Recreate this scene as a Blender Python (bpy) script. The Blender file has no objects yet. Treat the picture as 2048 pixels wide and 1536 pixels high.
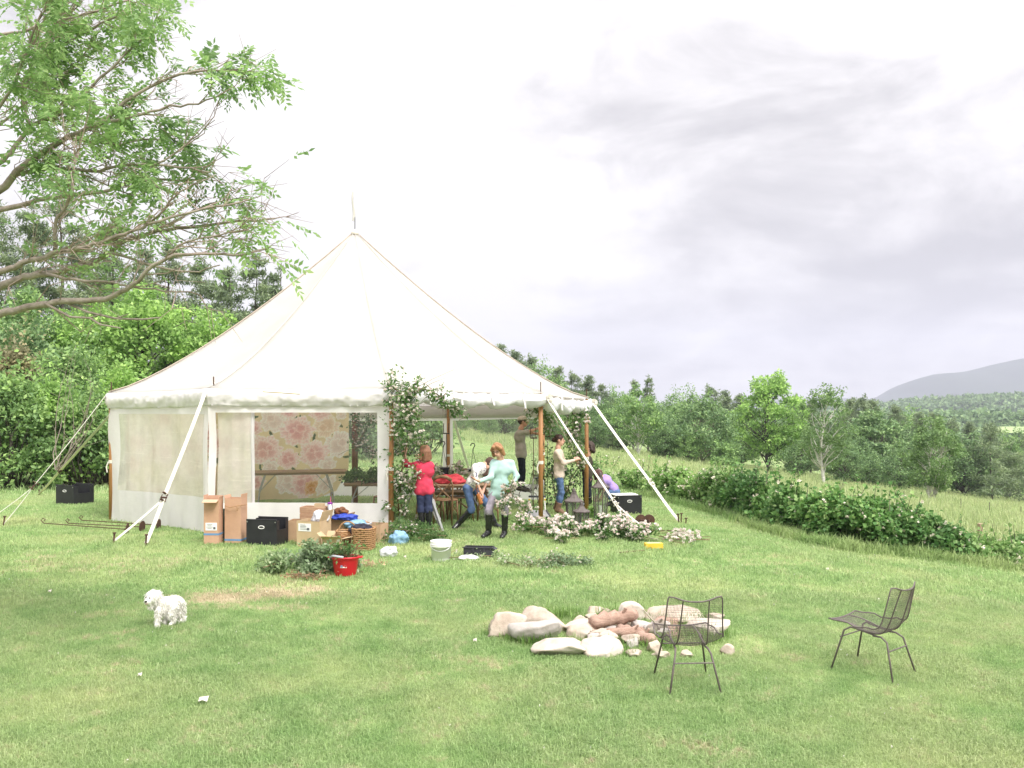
import bpy, math, random
import numpy as np
from mathutils import Vector, Matrix, noise as mnoise
SC = bpy.context.scene
COL = SC.collection
R = math.radians
F = 2000.0; CZ = 2.3                      # focal length in photo pixels, eye height

# ------------------------------------------------------------------ camera
cam = bpy.data.cameras.new('camera'); camo = bpy.data.objects.new('camera', cam); COL.objects.link(camo)
cam.sensor_width = 36; cam.lens = F / 2048 * 36; cam.shift_y = 32 / 2048
cam.clip_start = .1; cam.clip_end = 30000
camo.location = (0, 0, CZ); camo.rotation_euler = (R(90), 0, 0)
SC.camera = camo

# ------------------------------------------------------------------ light
SUN_EL, SUN_AZ = R(52), R(142)            # sun azimuth from +Y towards +X
def build_world():
    w = bpy.data.worlds.new('World'); SC.world = w; w.use_nodes = True
    nt = w.node_tree; N = nt.nodes; L = nt.links; N.clear()
    out = N.new('ShaderNodeOutputWorld'); bg = N.new('ShaderNodeBackground'); L.new(bg.outputs[0], out.inputs[0])
    bg.inputs[1].default_value = 1.0
    def mth(op, a, b=None, clamp=False):
        n = N.new('ShaderNodeMath'); n.operation = op; n.use_clamp = clamp
        for i, v in enumerate((a, b)):
            if v is None: continue
            if isinstance(v, (int, float)): n.inputs[i].default_value = v
            else: L.new(v, n.inputs[i])
        return n.outputs[0]
    sky = N.new('ShaderNodeTexSky'); sky.sky_type = 'NISHITA'; sky.sun_disc = False
    sky.sun_elevation = SUN_EL; sky.sun_rotation = SUN_AZ
    sc = N.new('ShaderNodeVectorMath'); sc.operation = 'SCALE'; L.new(sky.outputs[0], sc.inputs[0]); sc.inputs[3].default_value = 0.09
    tc = N.new('ShaderNodeTexCoord'); sep = N.new('ShaderNodeSeparateXYZ'); L.new(tc.outputs['Generated'], sep.inputs[0])
    z = mth('MAXIMUM', sep.outputs[2], 0.0)
    den = mth('ADD', z, 0.17)
    cx = N.new('ShaderNodeCombineXYZ')
    L.new(mth('DIVIDE', sep.outputs[0], den), cx.inputs[0]); L.new(mth('DIVIDE', sep.outputs[1], den), cx.inputs[1])
    def noise(scale, detail, rough, off, dist=0.0):
        mp = N.new('ShaderNodeMapping'); L.new(cx.outputs[0], mp.inputs[0]); mp.inputs['Location'].default_value = off
        n = N.new('ShaderNodeTexNoise'); n.inputs['Scale'].default_value = scale; n.inputs['Detail'].default_value = detail
        n.inputs['Roughness'].default_value = rough; n.inputs['Distortion'].default_value = dist
        L.new(mp.outputs[0], n.inputs['Vector']); return n.outputs[0]
    big = noise(.55, 7, .56, (3.1, 1.7, 0), .3)
    fine = noise(2.5, 9, .58, (7.3, 2.2, 0), .35)
    def ang(scale, detail, rough, stretch, off, dist):
        mp = N.new('ShaderNodeMapping'); L.new(tc.outputs['Generated'], mp.inputs[0]); mp.inputs['Location'].default_value = off; mp.inputs['Scale'].default_value = stretch
        n = N.new('ShaderNodeTexNoise'); n.inputs['Scale'].default_value = scale; n.inputs['Detail'].default_value = detail; n.inputs['Roughness'].default_value = rough; n.inputs['Distortion'].default_value = dist
        L.new(mp.outputs[0], n.inputs['Vector']); return n.outputs[0]
    puff = ang(5.5, 12, .62, (1, 1, 2.1), (2.7, .4, 1.9), .5)
    # a heavier grey bank of cloud stands to the right of the view, low down
    def blob(dx, dy, dz, wide, high):
        v = Vector((dx, dy, dz)).normalized()
        # horizontal and vertical separation as angles
        hx = mth('SUBTRACT', mth('ARCTAN2', sep.outputs[0], sep.outputs[1]), math.atan2(v.x, v.y))
        hz = mth('SUBTRACT', sep.outputs[2], v.z)
        a = mth('POWER', mth('DIVIDE', hx, wide), 2.0); b = mth('POWER', mth('DIVIDE', hz, high), 2.0)
        return mth('POWER', 2.718, mth('MULTIPLY', mth('ADD', a, b), -1.0))
    bank = blob(.42, 1, .115, .25, .036)
    bank2 = blob(.18, 1, .30, .30, .06)
    white = blob(-.28, 1, .20, .28, .16)
    bank3 = blob(.10, 1, .07, .3, .02)
    s = mth('ADD', mth('ADD', mth('MULTIPLY', big, .34), mth('MULTIPLY', fine, .18)), mth('MULTIPLY', puff, .48))
    s = mth('SUBTRACT', s, mth('MULTIPLY', bank, .13)); s = mth('SUBTRACT', s, mth('MULTIPLY', bank2, .05))
    s = mth('ADD', s, mth('MULTIPLY', white, .07)); s = mth('SUBTRACT', s, mth('MULTIPLY', bank3, .0))
    rp = N.new('ShaderNodeValToRGB'); L.new(s, rp.inputs[0])
    e = rp.color_ramp.elements
    e[0].position = .36; e[0].color = (.60, .58, .60, 1)
    e[1].position = .545; e[1].color = (1.10, 1.07, 1.07, 1)
    m = e.new(.43); m.color = (.75, .725, .74, 1)
    m = e.new(.485); m.color = (.92, .89, .90, 1)
    # overcast luminance: the zenith is about three times the horizon
    grad = mth('ADD', mth('MULTIPLY', mth('POWER', z, 3.0), 3.3), mth('ADD', mth('MULTIPLY', z, .12), 1.03))
    grad = mth('MULTIPLY', grad, CLOUD_L)
    cl = N.new('ShaderNodeVectorMath'); cl.operation = 'SCALE'; L.new(rp.outputs[0], cl.inputs[0]); L.new(grad, cl.inputs[3])
    mix = N.new('ShaderNodeMix'); mix.data_type = 'RGBA'; mix.inputs[0].default_value = .985
    L.new(sc.outputs[0], mix.inputs[6]); L.new(cl.outputs[0], mix.inputs[7])
    L.new(mix.outputs[2], bg.inputs[0])
CLOUD_L = .30
build_world()
sun = bpy.data.lights.new('sun', 'SUN'); sun.energy = 1.5; sun.angle = R(22); sun.color = (1, .965, .91)
suno = bpy.data.objects.new('sun', sun); COL.objects.link(suno)
sd = Vector((math.sin(SUN_AZ) * math.cos(SUN_EL), math.cos(SUN_AZ) * math.cos(SUN_EL), math.sin(SUN_EL)))
suno.rotation_euler = sd.to_track_quat('Z', 'Y').to_euler(); suno.location = sd * 60
SC.view_settings.view_transform = 'Standard'; SC.view_settings.look = 'None'; SC.view_settings.gamma = 1
SC.view_settings.use_curve_mapping = False
SC.view_settings.exposure = 1.7
SC.render.engine = 'CYCLES'
cy = SC.cycles
cy.max_bounces = 9; cy.diffuse_bounces = 6; cy.glossy_bounces = 2; cy.transmission_bounces = 4; cy.transparent_max_bounces = 14
cy.volume_bounces = 0; cy.caustics_reflective = False; cy.caustics_refractive = False
cy.use_denoising = True

# ------------------------------------------------------------------ helpers
def ter_drop(x, y):
    y = np.asarray(y, float); x = np.asarray(x, float)
    yy = np.clip(y, 2, 30)
    lawn = 2.26 + .0028 * (yy - 16) ** 2 - .08 * np.clip((y - 6) / 5, 0, 1) * 0
    s = .029 * y + .14 * np.clip(x, -30, 500)
    s = np.maximum(s, -3)
    field = 1.21 + s - .004 * s * s
    field = np.where(s > 60, 1.21 + 60 - 14.4, field)
    k = .18
    m = np.maximum(lawn, field); d = np.abs(lawn - field)
    D = m + k * np.exp(-d / k) * .5
    # the land rises under the woods on the left
    rise = np.clip((-x - 9) / 30, 0, 1) * np.clip((y - 30) / 40, 0, 1)
    D = D - 5.0 * rise ** 1.2
    far = np.clip((y - 170) / 300, 0, 1)
    D = D * (1 - far) + (14 + .015 * np.clip(y, 0, 2000)) * far
    return D
def gz(x, y): return CZ - float(ter_drop(x, y))
def P(px, py, d): return Vector(((px - 1024) * d / F, d, CZ - (py - 800) * d / F))
def G(px, py):
    """the ground point seen at a photo pixel"""
    lo, hi = 3.0, 3.0
    f = lambda d: (py - 800) * d / F - float(ter_drop((px - 1024) * d / F, d))
    while f(hi) < 0 and hi < 400: lo = hi; hi *= 1.04
    for _ in range(40):
        m = (lo + hi) / 2
        if f(m) < 0: lo = m
        else: hi = m
    d = (lo + hi) / 2
    x = (px - 1024) * d / F
    return Vector((x, d, gz(x, d)))
def on(px, d):
    x = (px - 1024) * d / F
    return Vector((x, d, gz(x, d)))

def tag(o, label=None, cat=None, group=None, kind=None):
    if label: o['label'] = label
    if cat: o['category'] = cat
    if group: o['group'] = group
    if kind: o['kind'] = kind
    return o
def thing(name, label, cat, loc=(0, 0, 0), rz=0.0, group=None, rot=None):
    o = bpy.data.objects.new(name, None); COL.objects.link(o); o.empty_display_size = .2
    o.location = loc; o.rotation_euler = rot if rot else (0, 0, rz)
    return tag(o, label, cat, group)
def mesh_np(name, verts, faces, mats=(), smooth=False, midx=None, colors=None):
    """verts (n,3); faces: array (m,k) or a list of tuples"""
    me = bpy.data.meshes.new(name)
    if isinstance(faces, np.ndarray):
        n, k = faces.shape
        me.vertices.add(len(verts)); me.vertices.foreach_set('co', np.asarray(verts, np.float32).ravel())
        me.loops.add(n * k); me.loops.foreach_set('vertex_index', faces.astype(np.int32).ravel())
        me.polygons.add(n); me.polygons.foreach_set('loop_start', np.arange(0, n * k, k, dtype=np.int32))
        me.polygons.foreach_set('loop_total', np.full(n, k, np.int32))
        me.update(calc_edges=True)
    else:
        me.from_pydata([tuple(v) for v in verts], [], faces); me.update()
    for m in mats: me.materials.append(m)
    if midx is not None: me.polygons.foreach_set('material_index', np.asarray(midx, np.int32))
    if smooth: me.polygons.foreach_set('use_smooth', np.ones(len(me.polygons), bool))
    if colors is not None:
        a = me.color_attributes.new('print', 'FLOAT_COLOR', 'POINT')
        c = np.ones((len(verts), 4), np.float32); c[:, :3] = colors; a.data.foreach_set('color', c.ravel())
    return me
def link(name, me, parent=None, world=False, loc=None):
    o = bpy.data.objects.new(name, me); COL.objects.link(o)
    if parent is not None:
        o.parent = parent
        if world:                       # mesh is in world space, the thing only translates
            t = np.array(parent.location)
            co = np.empty(len(me.vertices) * 3, np.float32); me.vertices.foreach_get('co', co)
            me.vertices.foreach_set('co', (co.reshape(-1, 3) - t).ravel().astype(np.float32)); me.update()
    if loc is not None: o.location = loc
    return o
class MB:
    """collects shapes into one mesh"""
    def __init__(s): s.v = []; s.f = []; s.m = []; s.cur = 0
    def add(s, vs, fs):
        b = len(s.v); s.v += [tuple(v) for v in vs]
        for f in fs: s.f.append(tuple(i + b for i in f)); s.m.append(s.cur)
        return s
    def box(s, c, size, rz=0.0, rot=None, bev=0.0, taper=1.0):
        hx, hy, hz = size[0] / 2, size[1] / 2, size[2] / 2
        M = (rot if rot is not None else Matrix.Rotation(rz, 3, 'Z')); c = Vector(c)
        if bev <= 0:
            vs = []
            for z in (-1, 1):
                t = 1 if z < 0 else taper
                for x, y in ((-1, -1), (1, -1), (1, 1), (-1, 1)): vs.append(M @ Vector((x * hx * t, y * hy * t, z * hz)) + c)
            return s.add(vs, [(3, 2, 1, 0), (4, 5, 6, 7), (0, 1, 5, 4), (1, 2, 6, 5), (2, 3, 7, 6), (3, 0, 4, 7)])
        vs = []; b = min(bev, hx * .9, hy * .9, hz * .9)
        def ring(ax, ay, z, t):
            for x, y in ((-ax + b, -ay), (ax - b, -ay), (ax, -ay + b), (ax, ay - b), (ax - b, ay), (-ax + b, ay), (-ax, ay - b), (-ax, -ay + b)):
                vs.append(M @ Vector((x * t, y * t, z)) + c)
        ring(hx - b, hy - b, -hz, 1); ring(hx, hy, -hz + b, 1); ring(hx, hy, hz - b, taper); ring(hx - b, hy - b, hz, taper)
        fs = [tuple(range(7, -1, -1)), tuple(range(24, 32))]
        for r in range(3):
            for i in range(8):
                j = (i + 1) % 8; fs.append((r * 8 + i, r * 8 + j, r * 8 + 8 + j, r * 8 + 8 + i))
        return s.add(vs, fs)
    def tube(s, pts, rad, n=8, cap=True, flat=None):
        pts = [Vector(p) for p in pts]; m = len(pts)
        if not hasattr(rad, '__len__'): rad = [rad] * m
        vs = []; fs = []; up = None
        for i, p in enumerate(pts):
            t = (pts[min(i + 1, m - 1)] - pts[max(i - 1, 0)])
            t = t.normalized() if t.length > 1e-9 else Vector((0, 0, 1))
            if up is None: up = Vector((0, 0, 1)) if abs(t.z) < .9 else Vector((1, 0, 0))
            a = t.cross(up)
            a = a.normalized() if a.length > 1e-6 else t.orthogonal().normalized()
            b = a.cross(t).normalized(); up = b
            for k in range(n):
                an = 2 * math.pi * k / n
                vs.append(p + a * (rad[i] * math.cos(an)) + b * (rad[i] * (flat or 1) * math.sin(an)))
        for i in range(m - 1):
            for k in range(n):
                k2 = (k + 1) % n; fs.append((i * n + k, i * n + k2, i * n + n + k2, i * n + n + k))
        if cap: fs += [tuple(range(n - 1, -1, -1)), tuple(range((m - 1) * n, m * n))]
        return s.add(vs, fs)
    def lathe(s, prof, n=16, c=(0, 0, 0), sq=None, cap=True):
        """prof: (radius, z) pairs from the bottom up"""
        c = Vector(c); vs = []; fs = []
        for r, z in prof:
            for k in range(n):
                an = 2 * math.pi * (k + .5) / n
                vs.append(Vector((r * math.cos(an), r * math.sin(an) * (sq or 1), z)) + c)
        m = len(prof)
        for i in range(m - 1):
            for k in range(n):
                k2 = (k + 1) % n; fs.append((i * n + k, i * n + k2, i * n + n + k2, i * n + n + k))
        if cap: fs += [tuple(range(n - 1, -1, -1)), tuple(range((m - 1) * n, m * n))]
        return s.add(vs, fs)
    def sheet(s, grid, thick=0.0):
        """grid: rows of points -> a sheet, given some thickness"""
        h = len(grid); w = len(grid[0]); g = [Vector(p) for row in grid for p in row]
        fs = [(i * w + j, i * w + j + 1, i * w + w + j + 1, i * w + w + j) for i in range(h - 1) for j in range(w - 1)]
        if not thick: return s.add(g, fs)
        nv = [Vector() for _ in g]
        for f in fs:
            nn = (g[f[1]] - g[f[0]]).cross(g[f[3]] - g[f[0]])
            for i in f: nv[i] += nn
        g2 = [p - (n.normalized() if n.length else Vector((0, 0, 1))) * thick for p, n in zip(g, nv)]
        q = len(g); f2 = [tuple(i + q for i in reversed(f)) for f in fs]
        rim = [i for i in range(w)] + [i * w + w - 1 for i in range(1, h)] + [(h - 1) * w + j for j in range(w - 2, -1, -1)] + [i * w for i in range(h - 2, 0, -1)]
        f3 = [(rim[(i + 1) % len(rim)], rim[i], rim[i] + q, rim[(i + 1) % len(rim)] + q) for i in range(len(rim))]
        return s.add(g + g2, fs + f2 + f3)
    def build(s, name, mats, parent=None, world=False, smooth=False, loc=None):
        if not isinstance(mats, (list, tuple)): mats = [mats]
        me = mesh_np(name, s.v, s.f, mats, smooth, s.m if len(mats) > 1 else None)
        return link(name, me, parent, world, loc)

# ------------------------------------------------------------------ materials
def lin(c):
    if isinstance(c, str):
        c = [int(c[i:i + 2], 16) / 255 for i in (0, 2, 4)]
        c = [x / 12.92 if x <= .04045 else ((x + .055) / 1.055) ** 2.4 for x in c]
    return tuple(c[:3])
def new_mat(name):
    m = bpy.data.materials.new(name); m.use_nodes = True
    nt = m.node_tree; nt.nodes.clear()
    out = nt.nodes.new('ShaderNodeOutputMaterial')
    return m, nt, nt.nodes, nt.links, out
def mixc(N, L, fac, a, b):
    n = N.new('ShaderNodeMix'); n.data_type = 'RGBA'
    for i, v in ((0, fac), (6, a), (7, b)):
        if isinstance(v, (int, float)): n.inputs[i].default_value = v
        elif isinstance(v, tuple): n.inputs[i].default_value = (*v[:3], 1)
        else: L.new(v, n.inputs[i])
    return n.outputs[2]
def texnoise(N, L, scale, detail=4, rough=.55, coord='Object', off=(0, 0, 0), stretch=(1, 1, 1)):
    n = N.new('ShaderNodeTexNoise'); n.inputs['Scale'].default_value = scale; n.inputs['Detail'].default_value = detail
    n.inputs['Roughness'].default_value = rough
    if coord == 'World': src = N.new('ShaderNodeNewGeometry').outputs['Position']
    else: src = N.new('ShaderNodeTexCoord').outputs[coord]
    mp = N.new('ShaderNodeMapping'); mp.inputs['Location'].default_value = off; mp.inputs['Scale'].default_value = stretch
    L.new(src, mp.inputs[0]); L.new(mp.outputs[0], n.inputs['Vector'])
    return n.outputs[0]
def ramp(N, L, v, a, b):
    r = N.new('ShaderNodeMapRange'); r.inputs[1].default_value = a; r.inputs[2].default_value = b; L.new(v, r.inputs[0]); return r.outputs[0]
def mat(name, c, c2=None, rough=.7, scale=8, bump=0.0, bscale=40, spec=.3, metal=0.0, trans=0.0, stretch=(1, 1, 1), sheen=0, coat=0.0, vcol=None):
    m, nt, N, L, out = new_mat(name)
    c = lin(c); c2 = lin(c2) if c2 is not None else tuple(x * .78 for x in c)
    p = N.new('ShaderNodeBsdfPrincipled'); p.inputs['Roughness'].default_value = rough
    p.inputs['Specular IOR Level'].default_value = spec; p.inputs['Metallic'].default_value = metal
    p.inputs['Coat Weight'].default_value = coat
    if vcol:
        a = N.new('ShaderNodeAttribute'); a.attribute_name = vcol; col = a.outputs[0]
    else:
        col = mixc(N, L, ramp(N, L, texnoise(N, L, scale, 5, .6, stretch=stretch), .35, .65), c2, c)
    L.new(col, p.inputs['Base Color'])
    if bump:
        b = N.new('ShaderNodeBump'); b.inputs['Strength'].default_value = bump; b.inputs['Distance'].default_value = .01
        L.new(texnoise(N, L, bscale, 4, .6, stretch=stretch), b.inputs['Height']); L.new(b.outputs[0], p.inputs['Normal'])
    sh = p.outputs[0]
    if trans:
        t = N.new('ShaderNodeBsdfTranslucent'); L.new(col, t.inputs[0]); mx = N.new('ShaderNodeMixShader'); mx.inputs[0].default_value = trans
        L.new(sh, mx.inputs[1]); L.new(t.outputs[0], mx.inputs[2]); sh = mx.outputs[0]
    L.new(sh, out.inputs[0])
    return m
def leafmat(name, c1, c2, c3=None, trans=.35, rough=.55, spec=.25):
    m, nt, N, L, out = new_mat(name)
    g = N.new('ShaderNodeNewGeometry')
    rp = N.new('ShaderNodeValToRGB'); L.new(g.outputs['Random Per Island'], rp.inputs[0])
    e = rp.color_ramp.elements; e[0].color = (*lin(c1), 1); e[1].color = (*lin(c2), 1); e[0].position = .1; e[1].position = .8
    if c3: q = e.new(1.0); q.color = (*lin(c3), 1)
    col = mixc(N, L, ramp(N, L, texnoise(N, L, .9, 3, .5, coord='World'), .35, .65), (.78, .8, .8), (1.18, 1.15, 1.0))
    mu = N.new('ShaderNodeMix'); mu.data_type = 'RGBA'; mu.blend_type = 'MULTIPLY'; mu.inputs[0].default_value = 1
    L.new(rp.outputs[0], mu.inputs[6]); L.new(col, mu.inputs[7])
    p = N.new('ShaderNodeBsdfPrincipled'); p.inputs['Roughness'].default_value = rough; p.inputs['Specular IOR Level'].default_value = spec
    L.new(mu.outputs[2], p.inputs['Base Color'])
    t = N.new('ShaderNodeBsdfTranslucent'); L.new(mu.outputs[2], t.inputs[0])
    mx = N.new('ShaderNodeMixShader'); mx.inputs[0].default_value = trans
    L.new(p.outputs[0], mx.inputs[1]); L.new(t.outputs[0], mx.inputs[2]); L.new(mx.outputs[0], out.inputs[0])
    return m

# leaves: every leaf is a small folded blade of two triangles
def leaf_arrays(C, rng, L, W, up=.5, droop=0.0, dirs=None, lvar=.35):
    n = len(C)
    d = rng.normal(size=(n, 3)) if dirs is None else dirs + rng.normal(size=(n, 3)) * .35
    d[:, 2] -= droop; d /= np.linalg.norm(d, axis=1)[:, None] + 1e-9
    nn = rng.normal(size=(n, 3)); nn[:, 2] = np.abs(nn[:, 2]) + up
    w = np.cross(d, nn); w /= np.linalg.norm(w, axis=1)[:, None] + 1e-9
    q = np.cross(w, d)
    s = (1 + rng.uniform(-lvar, lvar, n))[:, None]
    l = d * L * s; ww = w * W * .5 * s; fold = q * (W * .18) * s
    V = np.stack([C, C + l * .45 + ww + fold, C + l, C + l * .45 - ww + fold], 1).reshape(-1, 3)
    b = (np.arange(n) * 4)[:, None]
    Fc = np.concatenate([b + np.array([[0, 1, 2]]), b + np.array([[0, 2, 3]])], 1).reshape(-1, 3)
    return V, Fc
def clump_points(centers, radii, per, rng, flat=.7):
    C = np.repeat(np.asarray(centers, float), per, 0); r = np.repeat(np.asarray(radii, float), per)
    o = rng.normal(size=C.shape); o /= np.linalg.norm(o, axis=1)[:, None]
    o *= (rng.uniform(0, 1, len(C)) ** .45 * r)[:, None]; o[:, 2] *= flat
    return C + o
def cat(*parts):
    V = []; Fs = []; b = 0
    for v, f in parts: V.append(v); Fs.append(f + b); b += len(v)
    return np.concatenate(V), np.concatenate(Fs)

# ------------------------------------------------------------------ the ground
def patch_list():
    # worn, dry places in the turf: photo pixel, radius across and along the view in metres
    out = []
    for px, py, rx, ry, k in ((505, 1192, .85, .5, .8), (430, 1200, .4, .3, .7), (610, 1178, .45, .3, .75), (560, 1215, .5, .2, .5), (250, 1275, .3, .25, .45), (255, 1340, .35, .3, .42), (180, 1130, 1.0, .6, .40), (330, 1120, .6, .4, .4), (90, 1120, .5, .6, .36), (1560, 1310, .3, .25, .42), (1440, 1490, .25, .15, .4), (1500, 1125, .7, .6, .36), (215, 1230, .4, .3, .4), (900, 1330, .8, .4, .3), (1235, 1266, .75, .45, .85)):
        g = G(px, py); out.append((g.x, g.y, rx, ry, k))
    return out
PATCH = patch_list()
def lawn_colour(N, L, lo, hi, dry):
    """turf colour from the world position, shared by the soil sheet and the blades"""
    a = texnoise(N, L, .45, 4, .55, 'World'); b = texnoise(N, L, 2.6, 4, .6, 'World', (5, 3, 0)); c = texnoise(N, L, 14, 3, .6, 'World', (1, 8, 0))
    col = mixc(N, L, ramp(N, L, b, .34, .66), lo, hi)
    col = mixc(N, L, ramp(N, L, a, .46, .72), col, tuple(x * y for x, y in zip(hi, (1.16, 1.02, 1.1))))
    def mth(op, x, y=None):
        n = N.new('ShaderNodeMath'); n.operation = op
        for i, v in enumerate((x, y)):
            if v is None: continue
            if isinstance(v, (int, float)): n.inputs[i].default_value = v
            else: L.new(v, n.inputs[i])
        return n.outputs[0]
    sep = N.new('ShaderNodeSeparateXYZ'); L.new(N.new('ShaderNodeNewGeometry').outputs['Position'], sep.inputs[0])
    tot = None
    for x, y, rx, ry, k in PATCH:
        u = mth('POWER', mth('DIVIDE', mth('SUBTRACT', sep.outputs[0], x), rx), 2.0)
        v = mth('POWER', mth('DIVIDE', mth('SUBTRACT', sep.outputs[1], y), ry), 2.0)
        g = mth('MULTIPLY', mth('POWER', 2.718, mth('MULTIPLY', mth('ADD', u, v), -1.0)), k)
        tot = g if tot is None else mth('ADD', tot, g)
    f = mth('ADD', mth('MULTIPLY', tot, .62), mth('MULTIPLY', mth('SUBTRACT', b, .5), 1.7))
    f = mth('ADD', f, mth('MULTIPLY', mth('SUBTRACT', c, .5), 1.7))
    f = ramp(N, L, f, .22, .66)
    return mixc(N, L, f, col, dry), f
def ground_mat():
    m, nt, N, L, out = new_mat('turf_soil')
    col, f = lawn_colour(N, L, (.135, .225, .07), (.25, .335, .125), (.40, .34, .22))
    p = N.new('ShaderNodeBsdfPrincipled'); p.inputs['Roughness'].default_value = .9; p.inputs['Specular IOR Level'].default_value = .1
    L.new(col, p.inputs['Base Color'])
    b = N.new('ShaderNodeBump'); b.inputs['Strength'].default_value = .6; b.inputs['Distance'].default_value = .02
    L.new(texnoise(N, L, 45, 5, .65, 'World'), b.inputs['Height']); L.new(b.outputs[0], p.inputs['Normal'])
    L.new(p.outputs[0], out.inputs[0]); return m
def blade_mat(name, lo, hi, dry, trans=.4):
    m, nt, N, L, out = new_mat(name)
    col, f = lawn_colour(N, L, lo, hi, dry)
    rnd = N.new('ShaderNodeNewGeometry').outputs['Random Per Island']
    v = mixc(N, L, rnd, (.72, .72, .7), (1.3, 1.25, 1.25))
    mu = N.new('ShaderNodeMix'); mu.data_type = 'RGBA'; mu.blend_type = 'MULTIPLY'; mu.inputs[0].default_value = 1
    L.new(col, mu.inputs[6]); L.new(v, mu.inputs[7])
    p = N.new('ShaderNodeBsdfPrincipled'); p.inputs['Roughness'].default_value = .5; p.inputs['Specular IOR Level'].default_value = .3
    L.new(mu.outputs[2], p.inputs['Base Color'])
    t = N.new('ShaderNodeBsdfTranslucent'); L.new(mu.outputs[2], t.inputs[0])
    mx = N.new('ShaderNodeMixShader'); mx.inputs[0].default_value = trans
    L.new(p.outputs[0], mx.inputs[1]); L.new(t.outputs[0], mx.inputs[2]); L.new(mx.outputs[0], out.inputs[0]); return m
def build_ground():
    # one sheet, fine near the camera and coarse far off
    ys = np.concatenate([np.arange(-40, 2, 6), np.arange(2, 45, .5), np.arange(45, 200, 5), np.geomspace(200, 9000, 26)])
    us = np.concatenate([-np.geomspace(9000, 41, 24), np.arange(-40, 41, .6), np.geomspace(41, 9000, 24)])
    X, Y = np.meshgrid(us, ys)
    Z = CZ - ter_drop(X, Y)
    near = np.clip((60 - Y) / 30, 0, 1) * np.clip((45 - np.abs(X)) / 20, 0, 1)
    Z = Z + 0 * near
    V = np.stack([X, Y, Z], -1).reshape(-1, 3); w = len(us)
    i, j = np.meshgrid(np.arange(len(ys) - 1), np.arange(w - 1), indexing='ij'); b = (i * w + j).ravel()
    Fc = np.stack([b, b + 1, b + w + 1, b + w], 1)
    me = mesh_np('ground', V, Fc, [ground_mat()], True)
    o = link('ground', me); tag(o, kind='structure')
build_ground()

def tuft_mesh(name, rng, n, spread, h, w, lean, mats):
    V = []; Fc = []
    for k in range(n):
        x, y = rng.normal(0, spread / 2, 2); a = rng.uniform(0, 6.28); l = abs(rng.normal(0, lean)); hh = h * rng.uniform(.55, 1.2)
        dx, dy = math.cos(a), math.sin(a); wx, wy = -dy * w / 2, dx * w / 2
        b = len(V)
        V += [(x - wx, y - wy, -.01), (x + wx, y + wy, -.01), (x + dx * l * hh * .4 + wx * .8, y + dy * l * hh * .4 + wy * .8, hh * .55),
              (x + dx * l * hh * .4 - wx * .8, y + dy * l * hh * .4 - wy * .8, hh * .55), (x + dx * l * hh, y + dy * l * hh, hh * (1 - .25 * l))]
        Fc += [(b, b + 1, b + 2, b + 3), (b + 3, b + 2, b + 4)]
    me = mesh_np(name, V, Fc, mats); return me
def scatter_tree(name, protos, smin, smax, seed):
    """geometry nodes: one proto per point, turned and scaled at random"""
    ng = bpy.data.node_groups.new(name, 'GeometryNodeTree')
    ng.interface.new_socket('Geometry', in_out='INPUT', socket_type='NodeSocketGeometry')
    ng.interface.new_socket('Geometry', in_out='OUTPUT', socket_type='NodeSocketGeometry')
    N = ng.nodes; L = ng.links
    gi = N.new('NodeGroupInput'); go = N.new('NodeGroupOutput')
    join = N.new('GeometryNodeJoinGeometry')
    for i, me in enumerate(protos):
        o = bpy.data.objects.new(name + '_blade_source', me)       # not linked to the scene
        oi = N.new('GeometryNodeObjectInfo'); oi.inputs['Object'].default_value = o
        ip = N.new('GeometryNodeInstanceOnPoints'); L.new(gi.outputs[0], ip.inputs['Points']); L.new(oi.outputs['Geometry'], ip.inputs['Instance'])
        if len(protos) > 1:
            ri = N.new('FunctionNodeRandomValue'); ri.data_type = 'INT'; ri.inputs[4].default_value = 0; ri.inputs[5].default_value = len(protos) - 1; ri.inputs['Seed'].default_value = seed
            cp = N.new('FunctionNodeCompare'); cp.data_type = 'INT'; cp.operation = 'EQUAL'
            L.new(ri.outputs[2], cp.inputs[2]); cp.inputs[3].default_value = i; L.new(cp.outputs[0], ip.inputs['Selection'])
        rv = N.new('FunctionNodeRandomValue'); rv.data_type = 'FLOAT_VECTOR'; rv.inputs[0].default_value = (-.12, -.12, 0); rv.inputs[1].default_value = (.12, .12, 6.28); rv.inputs['Seed'].default_value = seed + 1
        L.new(rv.outputs[0], ip.inputs['Rotation'])
        at = N.new('GeometryNodeInputNamedAttribute'); at.data_type = 'FLOAT'; at.inputs[0].default_value = 'size'
        L.new(at.outputs[0], ip.inputs['Scale'])
        L.new(ip.outputs[0], join.inputs[0])
    L.new(join.outputs[0], go.inputs[0])
    return ng
def scatter(name, label, pts, sizes, protos, seed=1):
    me = bpy.data.meshes.new(name); me.vertices.add(len(pts)); me.vertices.foreach_set('co', np.asarray(pts, np.float32).ravel())
    a = me.attributes.new('size', 'FLOAT', 'POINT'); a.data.foreach_set('value', np.asarray(sizes, np.float32))
    o = link(name, me); md = o.modifiers.new('scatter', 'NODES'); md.node_group = scatter_tree(name, protos, .8, 1.2, seed)
    tag(o, label, 'grass', kind='stuff'); return o
def fan(rng, n, d0, d1, half=.56, pw=1.0):
    """points over the ground seen by the camera, a little past each side"""
    u = rng.uniform(0, 1, n) ** pw; d = d0 + (d1 - d0) * u
    x = rng.uniform(-half, half, n) * d
    return x, d
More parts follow.
